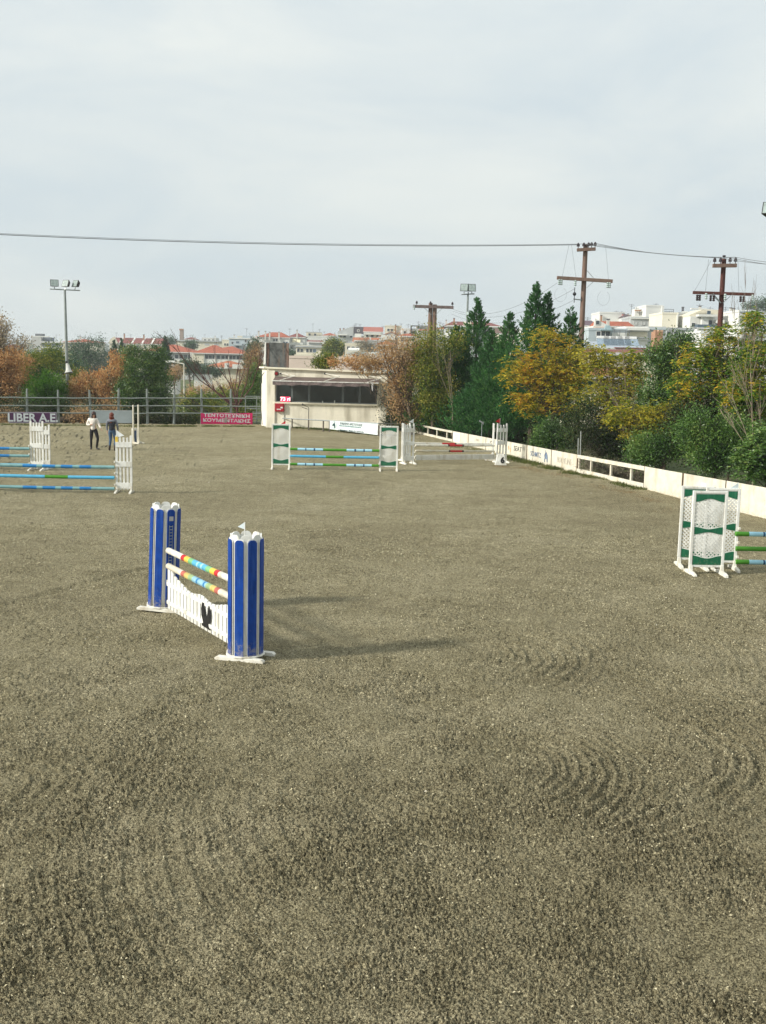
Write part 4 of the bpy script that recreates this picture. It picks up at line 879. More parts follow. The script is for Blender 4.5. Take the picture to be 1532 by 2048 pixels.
m = MB(); m.smooth = True; m.tube([(-.1, 0, .62), (-.04, -.03, .5), (.02, -.08, .2), (.05, -.12, 0)], [.07, .10, .16, .27], 16, cap=False); m.build('horn', M('dirty_white_horn', (.5, .5, .46), .5), HS)
m = MB(); m.tube([(.045, -.115, .03), (.046, -.116, .04)], [.24, .24], 16); m.build('horn_mouth', dark, HS)
m = MB(); m.smooth = True; m.tube([(-.1, 0, .6), (-.14, .02, .75)], [.09, .07], 10); m.build('driver', black, HS); MB().bar((-.12, .0, .5), (-.2, .2, .5), .05, .05).build('bracket', black, HS)
Yr = 72; mt = P(936, 588, Yr); MR = thing('floodlight_mast', 'slim floodlight mast behind the hedge at right with a pair of floodlights', 'floodlight mast', (mt.x, Yr, -.1))
cyl('pole', (-.05, 0, 0), (0, 0, mt.z+.1), .11, .06, mastm, MR); cyl('crossbar', (-.42, 0, mt.z+.06), (.42, 0, mt.z+.12), .035, .035, metal, MR)
for x, r_ in ((-.24, -.25), (.22, .15), (.02, -.05)): flood(MR, (x, -.05 if x != .02 else .15, mt.z+.46), r_, -.3, .5, .5)
sm = P(934, 628, Yr); flood(MR, (sm.x-mt.x+.12, -.1, sm.z+.1), -.9, -.3, .28, .24)
Ye = 32; el = P(1545, 424, Ye); ME = thing('floodlight_mast', 'floodlight mast beyond the right edge, only the corner of a lamp in view', 'floodlight mast', (el.x+.95, Ye, -.1))
cyl('pole', (0, 0, 0), (0, 0, el.z-.15), .11, .07, mastm, ME); cyl('crossbar', (-1.1, 0, el.z-.18), (1.2, 0, el.z-.18), .035, .035, metal, ME)
flood(ME, (-1.03, -.05, el.z+.14), -.45, -.5, .42, .4); flood(ME, (.2, -.05, el.z+.14), .3, -.5, .42, .4)
Yl = 112; a_ = P(368, 728, Yl); gz = float(terrain_h(a_.x, Yl)); SL = thing('street_lamp', 'white street lamp with an arm to the left beyond the rail fence', 'street lamp', (a_.x, Yl, gz))
cyl('pole', (0, 0, 0), (0, 0, a_.z-gz), .065, .05, whitew, SL); hd = P(343, 723, Yl); cyl('arm', (0, 0, a_.z-gz), (hd.x-a_.x, 0, hd.z-gz), .05, .04, whitew, SL)
MB().box((hd.x-a_.x-.1, 0, hd.z-gz), (.9, .3, .2)).build('lamp_head', white, SL)
p = P(964, 846, fpt(964).y+.5); SN = thing('sprinkler', 'small sensor head on a thin pipe above the kickboard fence', 'sprinkler', (p.x, p.y, 0))
cyl('pipe', (0, 0, 0), (0, 0, p.z), .018, .018, metal, SN, 6); MB().box((-.05, -.03, p.z+.06), (.2, .08, .07), Matrix.Rotation(.5, 3, 'Y')).build('head', metal, SN); MB().box((.05, 0, p.z+.0), (.08, .06, .12)).build('body', metal, SN)
for u, vt, lb in ((1143.5, 862, 'taller thin grey stake in the bushes behind the kickboard fence'), (1139, 876, 'shorter thin stake beside the taller one behind the kickboard fence')):
    p = fpt(u)+Vector((.5, .8, 0)); z_ = P(u, vt, p.y).z; tag(MB().tube([p, p+Vector((-.03, 0, z_))], .022, 6).build('stake', M('grey_stake', (.3, .32, .3), .8)), lb, 'stake')
# ------------------------------------------------------------------ electricity poles and wires
def insulator(root, p, h=.26, up=True, mat=insul):
    m = MB(); m.smooth = True; s = 1 if up else -1; p = Vector(p)
    if up: m.tube([p, p+Vector((0, 0, .12)), p+Vector((0, 0, .13)), p+Vector((0, 0, .2)), p+Vector((0, 0, h)), p+Vector((0, 0, h+.06))], [.02, .02, .09, .085, .07, .02], 8)
    else:
        pts = []; rr = []
        for i in range(7): pts += [p-Vector((0, 0, .05+i*.05))]; rr += [.075 if i % 2 else .045]
        m.tube(pts, rr, 8)
    return m.build('insulator', mat, root)
def epole(label, u, vtop, Yp, vbase, r0, mat, arms, lean=0):
    t_ = P(u, vtop, Yp); b_ = P(vbase[0], vbase[1], Yp); k = (t_.x-b_.x)/(t_.z-b_.z); bx_ = t_.x-k*(t_.z+.2)
    o = thing('utility_pole', label, 'utility pole', (bx_, Yp, -.2)); cyl('pole', (0, 0, 0), (t_.x-bx_, 0, t_.z+.2), r0, r0*.72, mat, o, 12)
    return o, Vector((bx_, Yp, -.2))
UA, oA = epole('tall brown wooden utility pole with short top arm and wide lower arm, left of two', 1171.5, 488, 60, (1163, 665), .17, pole_wood, None)
UB, oB = epole('dark red-brown wooden utility pole with two crossarms, nearer the right edge', 1448, 517, 56, (1440, 650), .16, pole_wood_b, None)
def arm(o, oo_, u0, v0, u1, v1, Ya, t=.13, mat=pole_wood, yoff=-.2):
    a, b_ = P(u0, v0, Ya+yoff)-oo_, P(u1, v1, Ya+yoff)-oo_; m = MB(); m.bar(a, b_, t, t*1.05); m.build('crossarm', mat, o, .008); return a, b_
a, b_ = arm(UA, oA, 1154, 500, 1191, 498, 60, .16)
for f in (.06, .36, .62, .78, .97): insulator(UA, a+(b_-a)*f+Vector((0, 0, .05)), .26)
a, b_ = arm(UA, oA, 1114, 555.5, 1225, 562.5, 60, .17); ga, gb = a, b_
for f in (.04, .08, .33, .91, .95): insulator(UA, a+(b_-a)*f+Vector((0, -.05, -.02)), up=False, mat=gins)
for u0, v0, u1, v1 in ((1174, 541, 1187, 556), (1187, 563, 1173, 576)):
    m = MB(); m.bar(P(u0, v0, 59.8)-oA, P(u1, v1, 59.8)-oA, .05, .02); m.build('brace', metal, UA)
p = P(1149, 588, 59.8)-oA; m = MB(); m.smooth = True; m.ball(p, .1, 8); m.tube([p+Vector((0, 0, .35)), p-Vector((0, 0, .45))], .02, 6); m.build('cable_end', dark, UA)
m = MB(); m.tube([P(1147, 598, 59.8)-oA, P(1163, 600, 59.9)-oA], .03, 6); m.build('bracket', metal, UA)
a, b_ = arm(UB, oB, 1425.5, 531.5, 1473, 531, 56, .17)
for f in (.07, .32, .72, .95): insulator(UB, a+(b_-a)*f+Vector((0, 0, .06)), .28)
insulator(UB, P(1448, 519, 56)-oB, .1)
a, b_ = arm(UB, oB, 1386, 585, 1508, 589, 56, .14, pole_wood_b)
for f in (.07, .11, .29, .34, .78, .83): insulator(UB, a+(b_-a)*f+Vector((0, -.05, -.05)), up=False)
for f in (.21, .52, .97): insulator(UB, a+(b_-a)*f+Vector((0, -.1, .03)), up=False, mat=gins)
for u0, v0, u1, v1 in ((1423, 588, 1440, 605), (1426, 587, 1442, 606), (1463, 590, 1446, 606)):
    m = MB(); m.bar(P(u0, v0, 55.75)-oB, P(u1, v1, 55.8)-oB, .05, .025); m.build('brace', metal, UB)
Yc = 82; t_ = P(866, 612, Yc); UC = thing('utility_pole', 'double wooden utility pole with one broad crossarm behind the hedge', 'utility pole', (t_.x, Yc, -.5)); oC = Vector((t_.x, Yc, -.5))
for u, vt in ((861.5, 606), (870, 609)): q = P(u, vt, Yc)-oC; cyl('pole', (q.x-.05, 0, 0), (q.x, 0, q.z), .2, .15, pole_wood, UC)
a, b_ = arm(UC, oC, 826, 612.5, 907, 615, Yc, .2, M('grey_arm', (.16, .12, .11), .8, .3))
for f in (.09, .43, .97): insulator(UC, a+(b_-a)*f+Vector((0, 0, .07)), .27)
insulator(UC, a+(b_-a)*.03+Vector((0, -.1, .1)), up=False, mat=gins)
for u0, v0, u1, v1 in ((849, 616, 863, 630), (884, 617, 871, 630)): m = MB(); m.bar(P(u0, v0, Yc-.25)-oC, P(u1, v1, Yc-.2)-oC, .05, .03); m.build('brace', metal, UC)
wirem = M('wire_grey', (.10, .11, .115), .6)
def wire(a, b_, sag, label, r=.018, n=28):
    pts = [a+(b_-a)*(i/n)-Vector((0, 0, sag*4*(i/n)*(1-i/n))) for i in range(n+1)]; m = MB(); m.tube(pts, r, 5); return tag(m.build('power_line', wirem), label, 'power line')
A5 = [P(1157, 489.5, 59.8), P(1166, 488, 59.8), P(1178, 487, 59.8), P(1190, 486.5, 59.8)]; B5 = [P(1430, 518.5, 55.8), P(1441, 516, 55.8), P(1459, 515, 55.8), P(1471, 514.5, 55.8)]
wire(A5[0], P(-160, 461, 50), .28, 'long power line crossing the whole sky from the left edge to the tall pole', .017)
wire(A5[1], P(-160, 459, 50.2), .27, 'second power line running just above the long one from the left edge', .010)
for i, (a, b_) in enumerate(zip(A5[1:], B5[1:])): wire(a, b_, .10+.05*i, ['power line between the two brown poles, lowest of three', 'power line between the two brown poles, middle of three', 'power line between the two brown poles, highest of three'][i], .014)
for i, (b_, v) in enumerate(((B5[1], 523.5), (B5[2], 527), (B5[3], 519.5))): wire(b_, P(1640, v+10, 50), .1, ['power line leaving the right pole to the edge, middle of three', 'power line leaving the right pole to the edge, lowest of three', 'power line leaving the right pole to the edge, highest of three'][i], .012)
for (u0, v0, u1, v1, sg, lb) in ((1138, 490, 1124, 556, -.02, 'thin jumper wire down to the left end of the wide arm'), (1143, 490, 1152, 556, -.02, 'thin jumper wire between top arm and wide arm, second from left'), (1211, 491, 1217, 560, -.02, 'thin jumper wire down to the right end of the wide arm')): wire(P(u0, v0, 59.6), P(u1, v1, 59.6), sg, lb, .006, 8)
for (u0, v0, u1, v1, lb) in ((1422, 521, 1388, 583, 'slanting jumper wire at the left of the right-hand pole'), (1417, 519, 1411, 582, 'near-vertical jumper wire left of the right-hand pole'), (1476, 522, 1478, 588, 'jumper wire right of the right-hand pole')): wire(P(u0, v0, 55.6), P(u1, v1, 55.6), .05, lb, .007, 8)
for (u0, v0, u1, v1, lb) in ((1114, 566, 905, 618, 'faint wire from the wide arm to the double pole, highest'), (1150, 577, 905, 622, 'faint wire from the wide arm to the double pole, middle'), (1146, 601, 903, 628, 'faint wire from the bracket to the double pole, lowest')): wire(P(u0, v0, 59.8), P(u1, v1, Yc), .9, lb, .008)
for (u, v, lb) in ((1122, 583, 'looped bare wire hanging under the left end of the wide arm'), (1208, 590, 'looped bare wire hanging under the right end of the wide arm')):
    c_ = P(u, v-10, 59.7); m = MB(); m.tube([c_+Vector((.32*math.sin(t_), 0, -.42-.32*math.cos(t_)*1.2)) for t_ in np.linspace(-2.6, 2.6, 14)], .006, 4); tag(m.build('wire_loop', wirem), lb, 'wire')
# ------------------------------------------------------------------ the two women
def skin(name, chain_sets, mat, parent, levels=2, root=0):
    """chain_sets: list of chains of ((x,y,z), (rx,ry)); a chain may start at the index of an earlier joint"""
    vs, rr, es = [], [], []
    for ch in chain_sets:
        prev = None
        for it in ch:
            if isinstance(it, int): prev = it; continue
            vs.append(it[0]); rr.append(it[1] if hasattr(it[1], '__len__') else (it[1], it[1]))
            if prev is not None: es.append((prev, len(vs)-1))
            prev = len(vs)-1
    me = bpy.data.meshes.new(name); me.from_pydata(vs, es, []); o = bpy.data.objects.new(name, me); C.objects.link(o)
    md = o.modifiers.new('skin', 'SKIN'); md.use_smooth_shade = True
    sv = me.skin_vertices[0].data
    for i, r_ in enumerate(rr): sv[i].radius = r_
    sv[root].use_root = True
    s = o.modifiers.new('sub', 'SUBSURF'); s.levels = s.render_levels = levels
    dg = bpy.context.evaluated_depsgraph_get(); dg.update(); m2 = bpy.data.meshes.new_from_object(o.evaluated_get(dg)); m2.name = name
    bpy.data.objects.remove(o); m2.materials.clear(); m2.materials.append(mat); m2.polygons.foreach_set('use_smooth', [True]*len(m2.polygons))
    return ob(name, m2, parent)
skinm = M('skin', (.52, .30, .21), .5, .05)
def person(label, loc, rz, pose, jacket, trousers, boots, hairm, hair_len, glasses, sleeves=None, sc=1.0):
    o = thing('person', label, 'person', loc, rz); o.scale = (sc,)*3
    J = pose
    def hand(w_, e_, side):
        w_, e_ = Vector(w_), Vector(e_); d = (w_-e_).normalized(); sd_ = d.cross(Vector((0, 1, 0))).normalized() if abs(d.y) < .9 else Vector((1, 0, 0)); th = Vector((0, -1, 0))
        chs = []; palm = w_+d*.055
        for k, (of, ln_) in enumerate(((-.027, .060), (-.009, .072), (.009, .068), (.027, .052))):
            b_ = palm+th*of*-1; chs.append([(tuple(b_), .010), (tuple(b_+d*ln_*.55+sd_*.006), .009), (tuple(b_+d*ln_+sd_*.022), .007)])
        t0 = w_+d*.02+th*.02; chs.append([(tuple(t0), .011), (tuple(t0+th*.028+d*.025), .010), (tuple(t0+th*.036+d*.055), .008)])
        return tuple(palm), chs
    pl, cl = hand(J['wl'], J['el'], -1); pr_, cr_ = hand(J['wr'], J['er'], 1)
    pe = J['pelvis']; ch = J['chest']; nk = J['neck']; hd_ = J['head']
    body = [[(pe, (.11, .08)), (tuple((Vector(pe)+Vector(ch))/2), (.115, .085)), (ch, (.15, .095)), (nk, (.05, .05)), (tuple(Vector(nk)*.35+Vector(hd_)*.65), (.06, .068)), (hd_, (.074, .088)), (tuple(Vector(hd_)+Vector((0, 0, .085))), (.055, .07))],
            [2, (J['sl'], .05), (J['el'], .036), (J['wl'], .024), (pl, (.035, .016))], [2, (J['sr'], .05), (J['er'], .036), (J['wr'], .024), (pr_, (.035, .016))],
            [0, (J['hl'], .06), (J['kl'], .045), (J['al'], .03)], [0, (J['hr'], .06), (J['kr'], .045), (J['ar'], .03)]]
    skin('body', body, skinm, o)
    for c_ in cl+cr_: skin('finger', [c_], skinm, o, 1)
    hv = Vector(hd_); f = Vector(J.get('face', (0, -1, 0)))
    rt_ = f.cross(Vector((0, 0, 1))).normalized()
    m = MB(); m.smooth = True; m.ball(hv+f*.088-Vector((0, 0, .005)), .017, 8, (1, 1, 1.6)); m.build('nose', skinm, o)
    m = MB(); m.box(hv+f*.082-Vector((0, 0, .048)), (.04, .012, .009), Matrix.Rotation(math.atan2(rt_.y, rt_.x), 3, 'Z')); m.build('mouth', M('lips', (.30, .07, .06), .5), o)
    for s in (-1, 1): m = MB(); m.smooth = True; m.ball(hv+rt_*s*.078-Vector((0, 0, .005)), .02, 8, (.6, .8, 1.5)); m.build('ear', skinm, o)
    q = Matrix.Rotation(math.atan2(rt_.y, rt_.x), 3, 'Z')
    if glasses:
        m = MB(); 
        for s in (-1, 1): m.box(hv+f*.094+rt_*s*.034+Vector((0, 0, .022)), (.056, .012, .040), q)
        m.box(hv+f*.096+Vector((0, 0, .03)), (.03, .01, .01), q)
        for s in (-1, 1): m.bar(hv+f*.09+rt_*s*.066+Vector((0, 0, .03)), hv+rt_*s*.078+Vector((0, 0, .02)), .008, .014)
        m.build('sunglasses', black, o)
    else:
        for s in (-1, 1): m = MB(); m.smooth = True; m.ball(hv+f*.08+rt_*s*.03+Vector((0, 0, .02)), .012, 8); m.build('eye', black, o)
    bk = -f
    m = MB(); m.smooth = True; m.ball(hv+bk*.022+Vector((0, 0, .045)), .112, 14, (.92, 1.0, .95)); m.ball(hv+bk*.05-Vector((0, 0, .06)), .105, 14, (1.0, .72, 1.25)); m.ball(hv+bk*.06-Vector((0, 0, .12+hair_len)), .10, 12, (1.05, .6, 1.2))
    for s_ in (-1, 1): m.ball(hv+bk*.0+rt_*s_*.075-Vector((0, 0, .09+hair_len*.6)), .055, 10, (.7, .9, 2.2))
    m.build('hair', hairm, o)
    pu = lambda a, b_, t_: tuple(Vector(a)*(1-t_)+Vector(b_)*t_)
    hem = tuple(Vector(pe)+Vector((0, 0, J.get('hem', -.02))))
    jk = [[(hem, (.158, .124)), (pu(hem, ch, .3), (.15, .118)), (pu(hem, ch, .65), (.132, .11)), (ch, (.165, .12)), (pu(ch, nk, .6), (.12, .095)), (pu(ch, nk, .93), (.078, .072))]]
    sl = [[3, (J['sl'], .078), (pu(J['sl'], J['el'], .5), .066), (J['el'], .060), (pu(J['el'], J['wl'], .55), .050), (pu(J['el'], J['wl'], .93), .040)], [3, (J['sr'], .078), (pu(J['sr'], J['er'], .5), .066), (J['er'], .060), (pu(J['er'], J['wr'], .55), .050), (pu(J['er'], J['wr'], .93), .040)]]
    if sleeves:
        jk += [[3, (J['sl'], .088)], [3, (J['sr'], .088)]]; skin('vest', jk, jacket, o)
        skin('shirt', [[(ch, (.15, .10)), (J['sl'], .066), (pu(J['sl'], J['el'], .5), .056), (J['el'], .048), (pu(J['el'], J['wl'], .9), .036)], [0, (J['sr'], .066), (pu(J['sr'], J['er'], .5), .056), (J['er'], .048), (pu(J['er'], J['wr'], .9), .036)]], sleeves, o)
    else: skin('jacket', jk+sl, jacket, o)
    tz = [[(tuple(Vector(pe)+Vector((0, 0, .10))), (.118, .092)), (pe, (.14, .108)), (J['hl'], (.098, .10)), (pu(J['hl'], J['kl'], .5), (.085, .088)), (J['kl'], .064), (pu(J['kl'], J['al'], .4), .058), (pu(J['kl'], J['al'], .95), .046)], [1, (J['hr'], (.098, .10)), (pu(J['hr'], J['kr'], .5), (.085, .088)), (J['kr'], .064), (pu(J['kr'], J['ar'], .4), .058), (pu(J['kr'], J['ar'], .95), .046)]]
    skin('trousers', tz, trousers, o)
    for a_, t_, k_ in ((J['al'], J['tl'], J['kl']), (J['ar'], J['tr'], J['kr'])):
        skin('boot', [[(pu(a_, k_, .45), .056), (pu(a_, k_, .1), .052), (tuple(Vector((a_[0], a_[1], .05))), (.048, .052)), (tuple(Vector((t_[0], t_[1], .032))), (.042, .030))]], boots, o)
    return o
wp = G(187.5, 899); wp2 = G(224.5, 901.5)
pose1 = dict(pelvis=(.0, 0, .90), chest=(-.03, .0, 1.27), neck=(.01, -.01, 1.42), head=(.03, -.03, 1.55), face=(.25, -.968, 0),
    sl=(-.19, .01, 1.34), el=(-.27, -.02, 1.10), wl=(-.08, -.16, 1.12), sr=(.14, .0, 1.34), er=(.25, -.03, 1.12), wr=(.36, -.12, .93),
    hl=(-.08, 0, .85), kl=(-.10, -.02, .48), al=(-.12, .04, .10), tl=(-.10, -.12, .03), hr=(.09, 0, .85), kr=(.20, -.06, .50), ar=(.12, .06, .10), tr=(.26, -.06, .03), hem=-.05)
puff = M('cream_puffer', (.74, .69, .62), .7, .12, 9, .8, 14, stretch=(1, 1, 4)); bl_ = M('black_cloth', (.012, .012, .013), .8, .2); boot = M('dark_boot_leather', (.03, .018, .014), .5, .2)
person('woman in a cream padded jacket, black trousers and sunglasses facing the stand', wp, R(4), pose1, puff, bl_, M('black_boot', (.012, .01, .01), .4), M('dark_brown_hair', (.045, .02, .014), .5, .3), .02, True, sc=.99)
pose2 = dict(pelvis=(.0, 0, .92), chest=(.0, .0, 1.28), neck=(.0, .0, 1.43), head=(.0, .0, 1.56), face=(.12, .99, 0),
    sl=(-.17, 0, 1.35), el=(-.24, .01, 1.10), wl=(-.22, .03, .86), sr=(.17, 0, 1.35), er=(.24, .03, 1.10), wr=(.24, .10, .88),
    hl=(-.08, 0, .87), kl=(-.07, .0, .49), al=(-.11, -.05, .10), tl=(-.12, .06, .03), hr=(.09, 0, .87), kr=(.13, .07, .49), ar=(.13, -.06, .11), tr=(.14, .07, .035), hem=-.06)
person('woman with auburn hair, dark padded vest and blue jeans, seen from behind', wp2, R(-3), pose2, M('navy_padded_vest', (.008, .010, .018), .6, .25, 6, .9, 12, stretch=(1, 1, 5)), M('blue_denim', (.045, .09, .16), .85, .2, 12), boot, M('auburn_hair', (.14, .03, .015), .45, .35), .12, False, M('grey_knit', (.16, .17, .2), .9, .1), sc=.985)

# ------------------------------------------------------------------ trees and bushes
bark = M('grey_brown_bark', (.12, .09, .065), .9, .3, 8, .5, 30, stretch=(4, 4, 1)); barkd = M('dark_bark', (.06, .045, .03), .9, .3, 8, .5, 30); barkp = M('pale_bark', (.26, .21, .15), .9, .25, 8, .4, 30); twig = M('brown_twigs', (.13, .075, .05), .9, .25, 5); reedw = M('dark_red_twigs', (.085, .035, .028), .8, .3)
LM = dict(
 conifer=leafmat('cypress_green', [(0.013, 0.049, 0.015), (0.029, 0.096, 0.027), (0.045, 0.149, 0.042), (0.072, 0.201, 0.053), (0.120, 0.245, 0.060)], .15),
 laurel=leafmat('laurel_green', [(0.018, 0.048, 0.010), (0.045, 0.112, 0.019), (0.083, 0.176, 0.029), (0.135, 0.240, 0.046), (0.255, 0.336, 0.078)], .25, .4, .5),
 mixed=leafmat('yellowing_green', [(0.030, 0.075, 0.014), (0.075, 0.135, 0.022), (0.150, 0.195, 0.030), (0.285, 0.285, 0.048), (0.450, 0.405, 0.084)], .3),
 gold=leafmat('golden_leaves', [(.11, .15, .02), (.24, .26, .03), (.44, .37, .035), (.56, .39, .035), (.46, .20, .025)], .35),
 olive=leafmat('olive_gold_leaves', [(0.080, 0.136, 0.018), (0.176, 0.221, 0.024), (0.320, 0.323, 0.036), (0.528, 0.408, 0.036), (0.416, 0.374, 0.072)], .35),
 greengold=leafmat('green_to_gold_leaves', [(0.029, 0.088, 0.014), (0.064, 0.160, 0.022), (0.128, 0.232, 0.030), (0.320, 0.320, 0.036), (0.672, 0.416, 0.030)], .35),
 oak=leafmat('withered_oak_leaves', [(0.210, 0.105, 0.045), (0.390, 0.195, 0.075), (0.540, 0.315, 0.135), (0.630, 0.420, 0.210), (0.450, 0.210, 0.075)], .3),
 rust=leafmat('rust_leaves', [(.24, .11, .05), (.44, .22, .09), (.60, .35, .15), (.68, .46, .23), (.26, .22, .08)], .3),
 tan=leafmat('tan_leaves', [(0.208, 0.128, 0.072), (0.352, 0.224, 0.120), (0.496, 0.336, 0.176), (0.576, 0.400, 0.192), (0.528, 0.256, 0.080)], .25),
 pale=leafmat('silver_oak_leaves', [(0.150, 0.135, 0.090), (0.330, 0.285, 0.195), (0.510, 0.435, 0.300), (0.375, 0.240, 0.135)], .3),
 bright=leafmat('bright_bush_green', [(0.014, 0.048, 0.005), (0.036, 0.114, 0.010), (0.081, 0.209, 0.016), (0.153, 0.304, 0.026)], .2),
 bay=leafmat('bay_green', [(.016, .045, .010), (.04, .10, .018), (.085, .17, .03), (.21, .28, .07)], .2, .4, .5),
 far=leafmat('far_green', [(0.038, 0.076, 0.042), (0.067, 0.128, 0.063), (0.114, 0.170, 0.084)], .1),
 grey=leafmat('dry_grey_stems', [(0.130, 0.111, 0.078), (0.221, 0.195, 0.143), (0.325, 0.286, 0.208), (0.156, 0.169, 0.078)], .1),
 under=leafmat('shade_dark_undergrowth', [(.010, .018, .008), (.022, .045, .014), (.05, .075, .022), (.09, .075, .035)], .15),  # leaf colours darkened to stand for the shade beneath trees and hedges
)
def leaves(name, c, d, L_, W_, mat, parent, seed=0):
    n = len(c); rs = np.random.RandomState(seed+1); d = d/np.maximum(1e-6, np.linalg.norm(d, axis=1))[:, None]
    s = np.cross(d, rs.normal(size=(n, 3))); s /= np.maximum(1e-6, np.linalg.norm(s, axis=1))[:, None]; L_ = L_[:, None]; W_ = W_[:, None]; up = np.cross(d, s)
    V = np.stack([c-d*L_*.5, c+s*W_*.5+up*W_*.15, c+d*L_*.5, c-s*W_*.5+up*W_*.15], 1).reshape(-1, 3)
    return ob(name, fastmesh(name, V, np.arange(n*4).reshape(-1, 4), mat), parent)
TREEN = [0]
def tree(name, label, cat, group, Yt, lobes, ncl, nl, rc, lf, mat, trunk=(.09, None), bk=bark, up=.0, flat=.0, depth=.8, shell=.55, limbs=26, mode='ball', gz=None, extra=None):
    """lobes: (u, v, ru, rv) photo ellipses at distance Yt; clusters of leaves fill their volume, limbs reach a share of them"""
    TREEN[0] += 1; rs = np.random.RandomState(100+TREEN[0]); s = S(Yt)
    rc = min(rc, .38*sum(max(l[2], l[3]) for l in lobes)/len(lobes)/s)
    cs = [P(u, v, Yt) for u, v, _, _ in lobes]; rad = [(ru/s, depth*min(ru, rv*1.3)/s, rv/s) for _, _, ru, rv in lobes]
    ux = sum(c.x*r[0] for c, r in zip(cs, rad))/sum(r[0] for r in rad); 
    if trunk[1] is not None: ux = P(trunk[1], 800, Yt).x
    g_ = float(terrain_h(ux, Yt)) if gz is None else gz; root = Vector((ux, Yt, g_)); o = thing(name, label, cat, root, 0, group)
    wv = np.array([r[0]*r[2] for r in rad]); k = rs.choice(len(cs), ncl, p=wv/wv.sum())
    q = rs.normal(size=(ncl, 3)); q /= np.linalg.norm(q, axis=1)[:, None]; rr = (shell+(1-shell)*rs.rand(ncl))**1.0*rs.choice([1, 1, 1, .6], ncl)
    Cc_ = np.array([tuple(cs[i]-root) for i in k])+q*rr[:, None]*np.array([rad[i] for i in k]); Cc_[:, 2] = np.maximum(Cc_[:, 2], .12)
    cen = np.array([tuple(cs[i]-root) for i in k])
    big = rs.uniform(.55, 1.35, ncl)
    n = ncl*nl; ci = np.repeat(np.arange(ncl), nl); j = rs.normal(size=(n, 3))*rc*big[ci][:, None]; j[:, 2] *= (1-flat)
    c = Cc_[ci]+j; out_ = (Cc_-cen); out_ /= np.maximum(.01, np.linalg.norm(out_, axis=1))[:, None]
    d = rs.normal(size=(n, 3))*.7+out_[ci]*.5+j/rc*.35; d[:, 2] += up
    if mode == 'frond':                            # leaflets along drooping stalks
        ns = 5; ax = rs.normal(size=(ncl, ns, 3)); ax[:, :, 2] = np.abs(ax[:, :, 2])*.5; ax /= np.linalg.norm(ax, axis=2)[:, :, None]
        si = rs.randint(0, ns, n); t_ = rs.uniform(.15, 1, n); a_ = ax[ci, si]; ln_ = rc*2.3*big[ci]
        c = Cc_[ci]+a_*(t_*ln_)[:, None]; c[:, 2] -= ln_*.55*t_**2
        sd_ = np.cross(a_, [0, 0, 1.]); sd_ /= np.maximum(.05, np.linalg.norm(sd_, axis=1))[:, None]; sg = rs.choice([-1, 1], n)[:, None]
        d = sd_*sg+a_*.6+np.array([0, 0, -.45])+rs.normal(size=(n, 3))*.18; c = c+d*lf[0]*.4
    if mode == 'spray':
        d = out_[ci]*.7+rs.normal(size=(n, 3))*.35; d[:, 2] += 1.0
    c[:, 2] = np.maximum(c[:, 2], .03)
    leaves('crown', c, d, lf[0]*rs.uniform(.6, 1.3, n), lf[1]*rs.uniform(.7, 1.2, n), mat, o, TREEN[0])
    # trunk and limbs
    top = Vector(tuple(Cc_.mean(0))); top = Vector((top.x, top.y, max(.4, top.z*.9))); r0 = trunk[0]; m = MB(); m.smooth = True
    kp = [Vector((0, 0, -.2)), Vector((top.x*.15+rs.normal()*.05, top.y*.2, top.z*.35)), Vector((top.x*.5, top.y*.5, top.z*.7)), top]
    m.tube(kp, [r0, r0*.8, r0*.55, r0*.3], 8); m.build('trunk', bk, o)
    m = MB(); m.smooth = True; sel = rs.choice(ncl, min(limbs, ncl), replace=False)
    for i in sel:
        e = Vector(tuple(Cc_[i]*1.0)); f = rs.uniform(.25, .9); st_ = kp[0].lerp(kp[3], f) if f > .5 else kp[1].lerp(kp[2], f); st_.z = min(st_.z, e.z*.85+.1)
        mid = st_.lerp(e, .5)+Vector((rs.normal()*.12, rs.normal()*.12, rs.uniform(-.05, .2)))*(.5+(e-st_).length*.3)
        m.tube([st_, mid, e], [r0*.35, r0*.2, .008], 5, False)
        for _ in range(2):
            e2 = e+Vector((rs.normal(), rs.normal(), abs(rs.normal())))*rc*.9; m.tube([mid.lerp(e, .6), e2], [.014, .005], 4, False)
    if sel.size: m.build('limbs', bk, o)
    return o
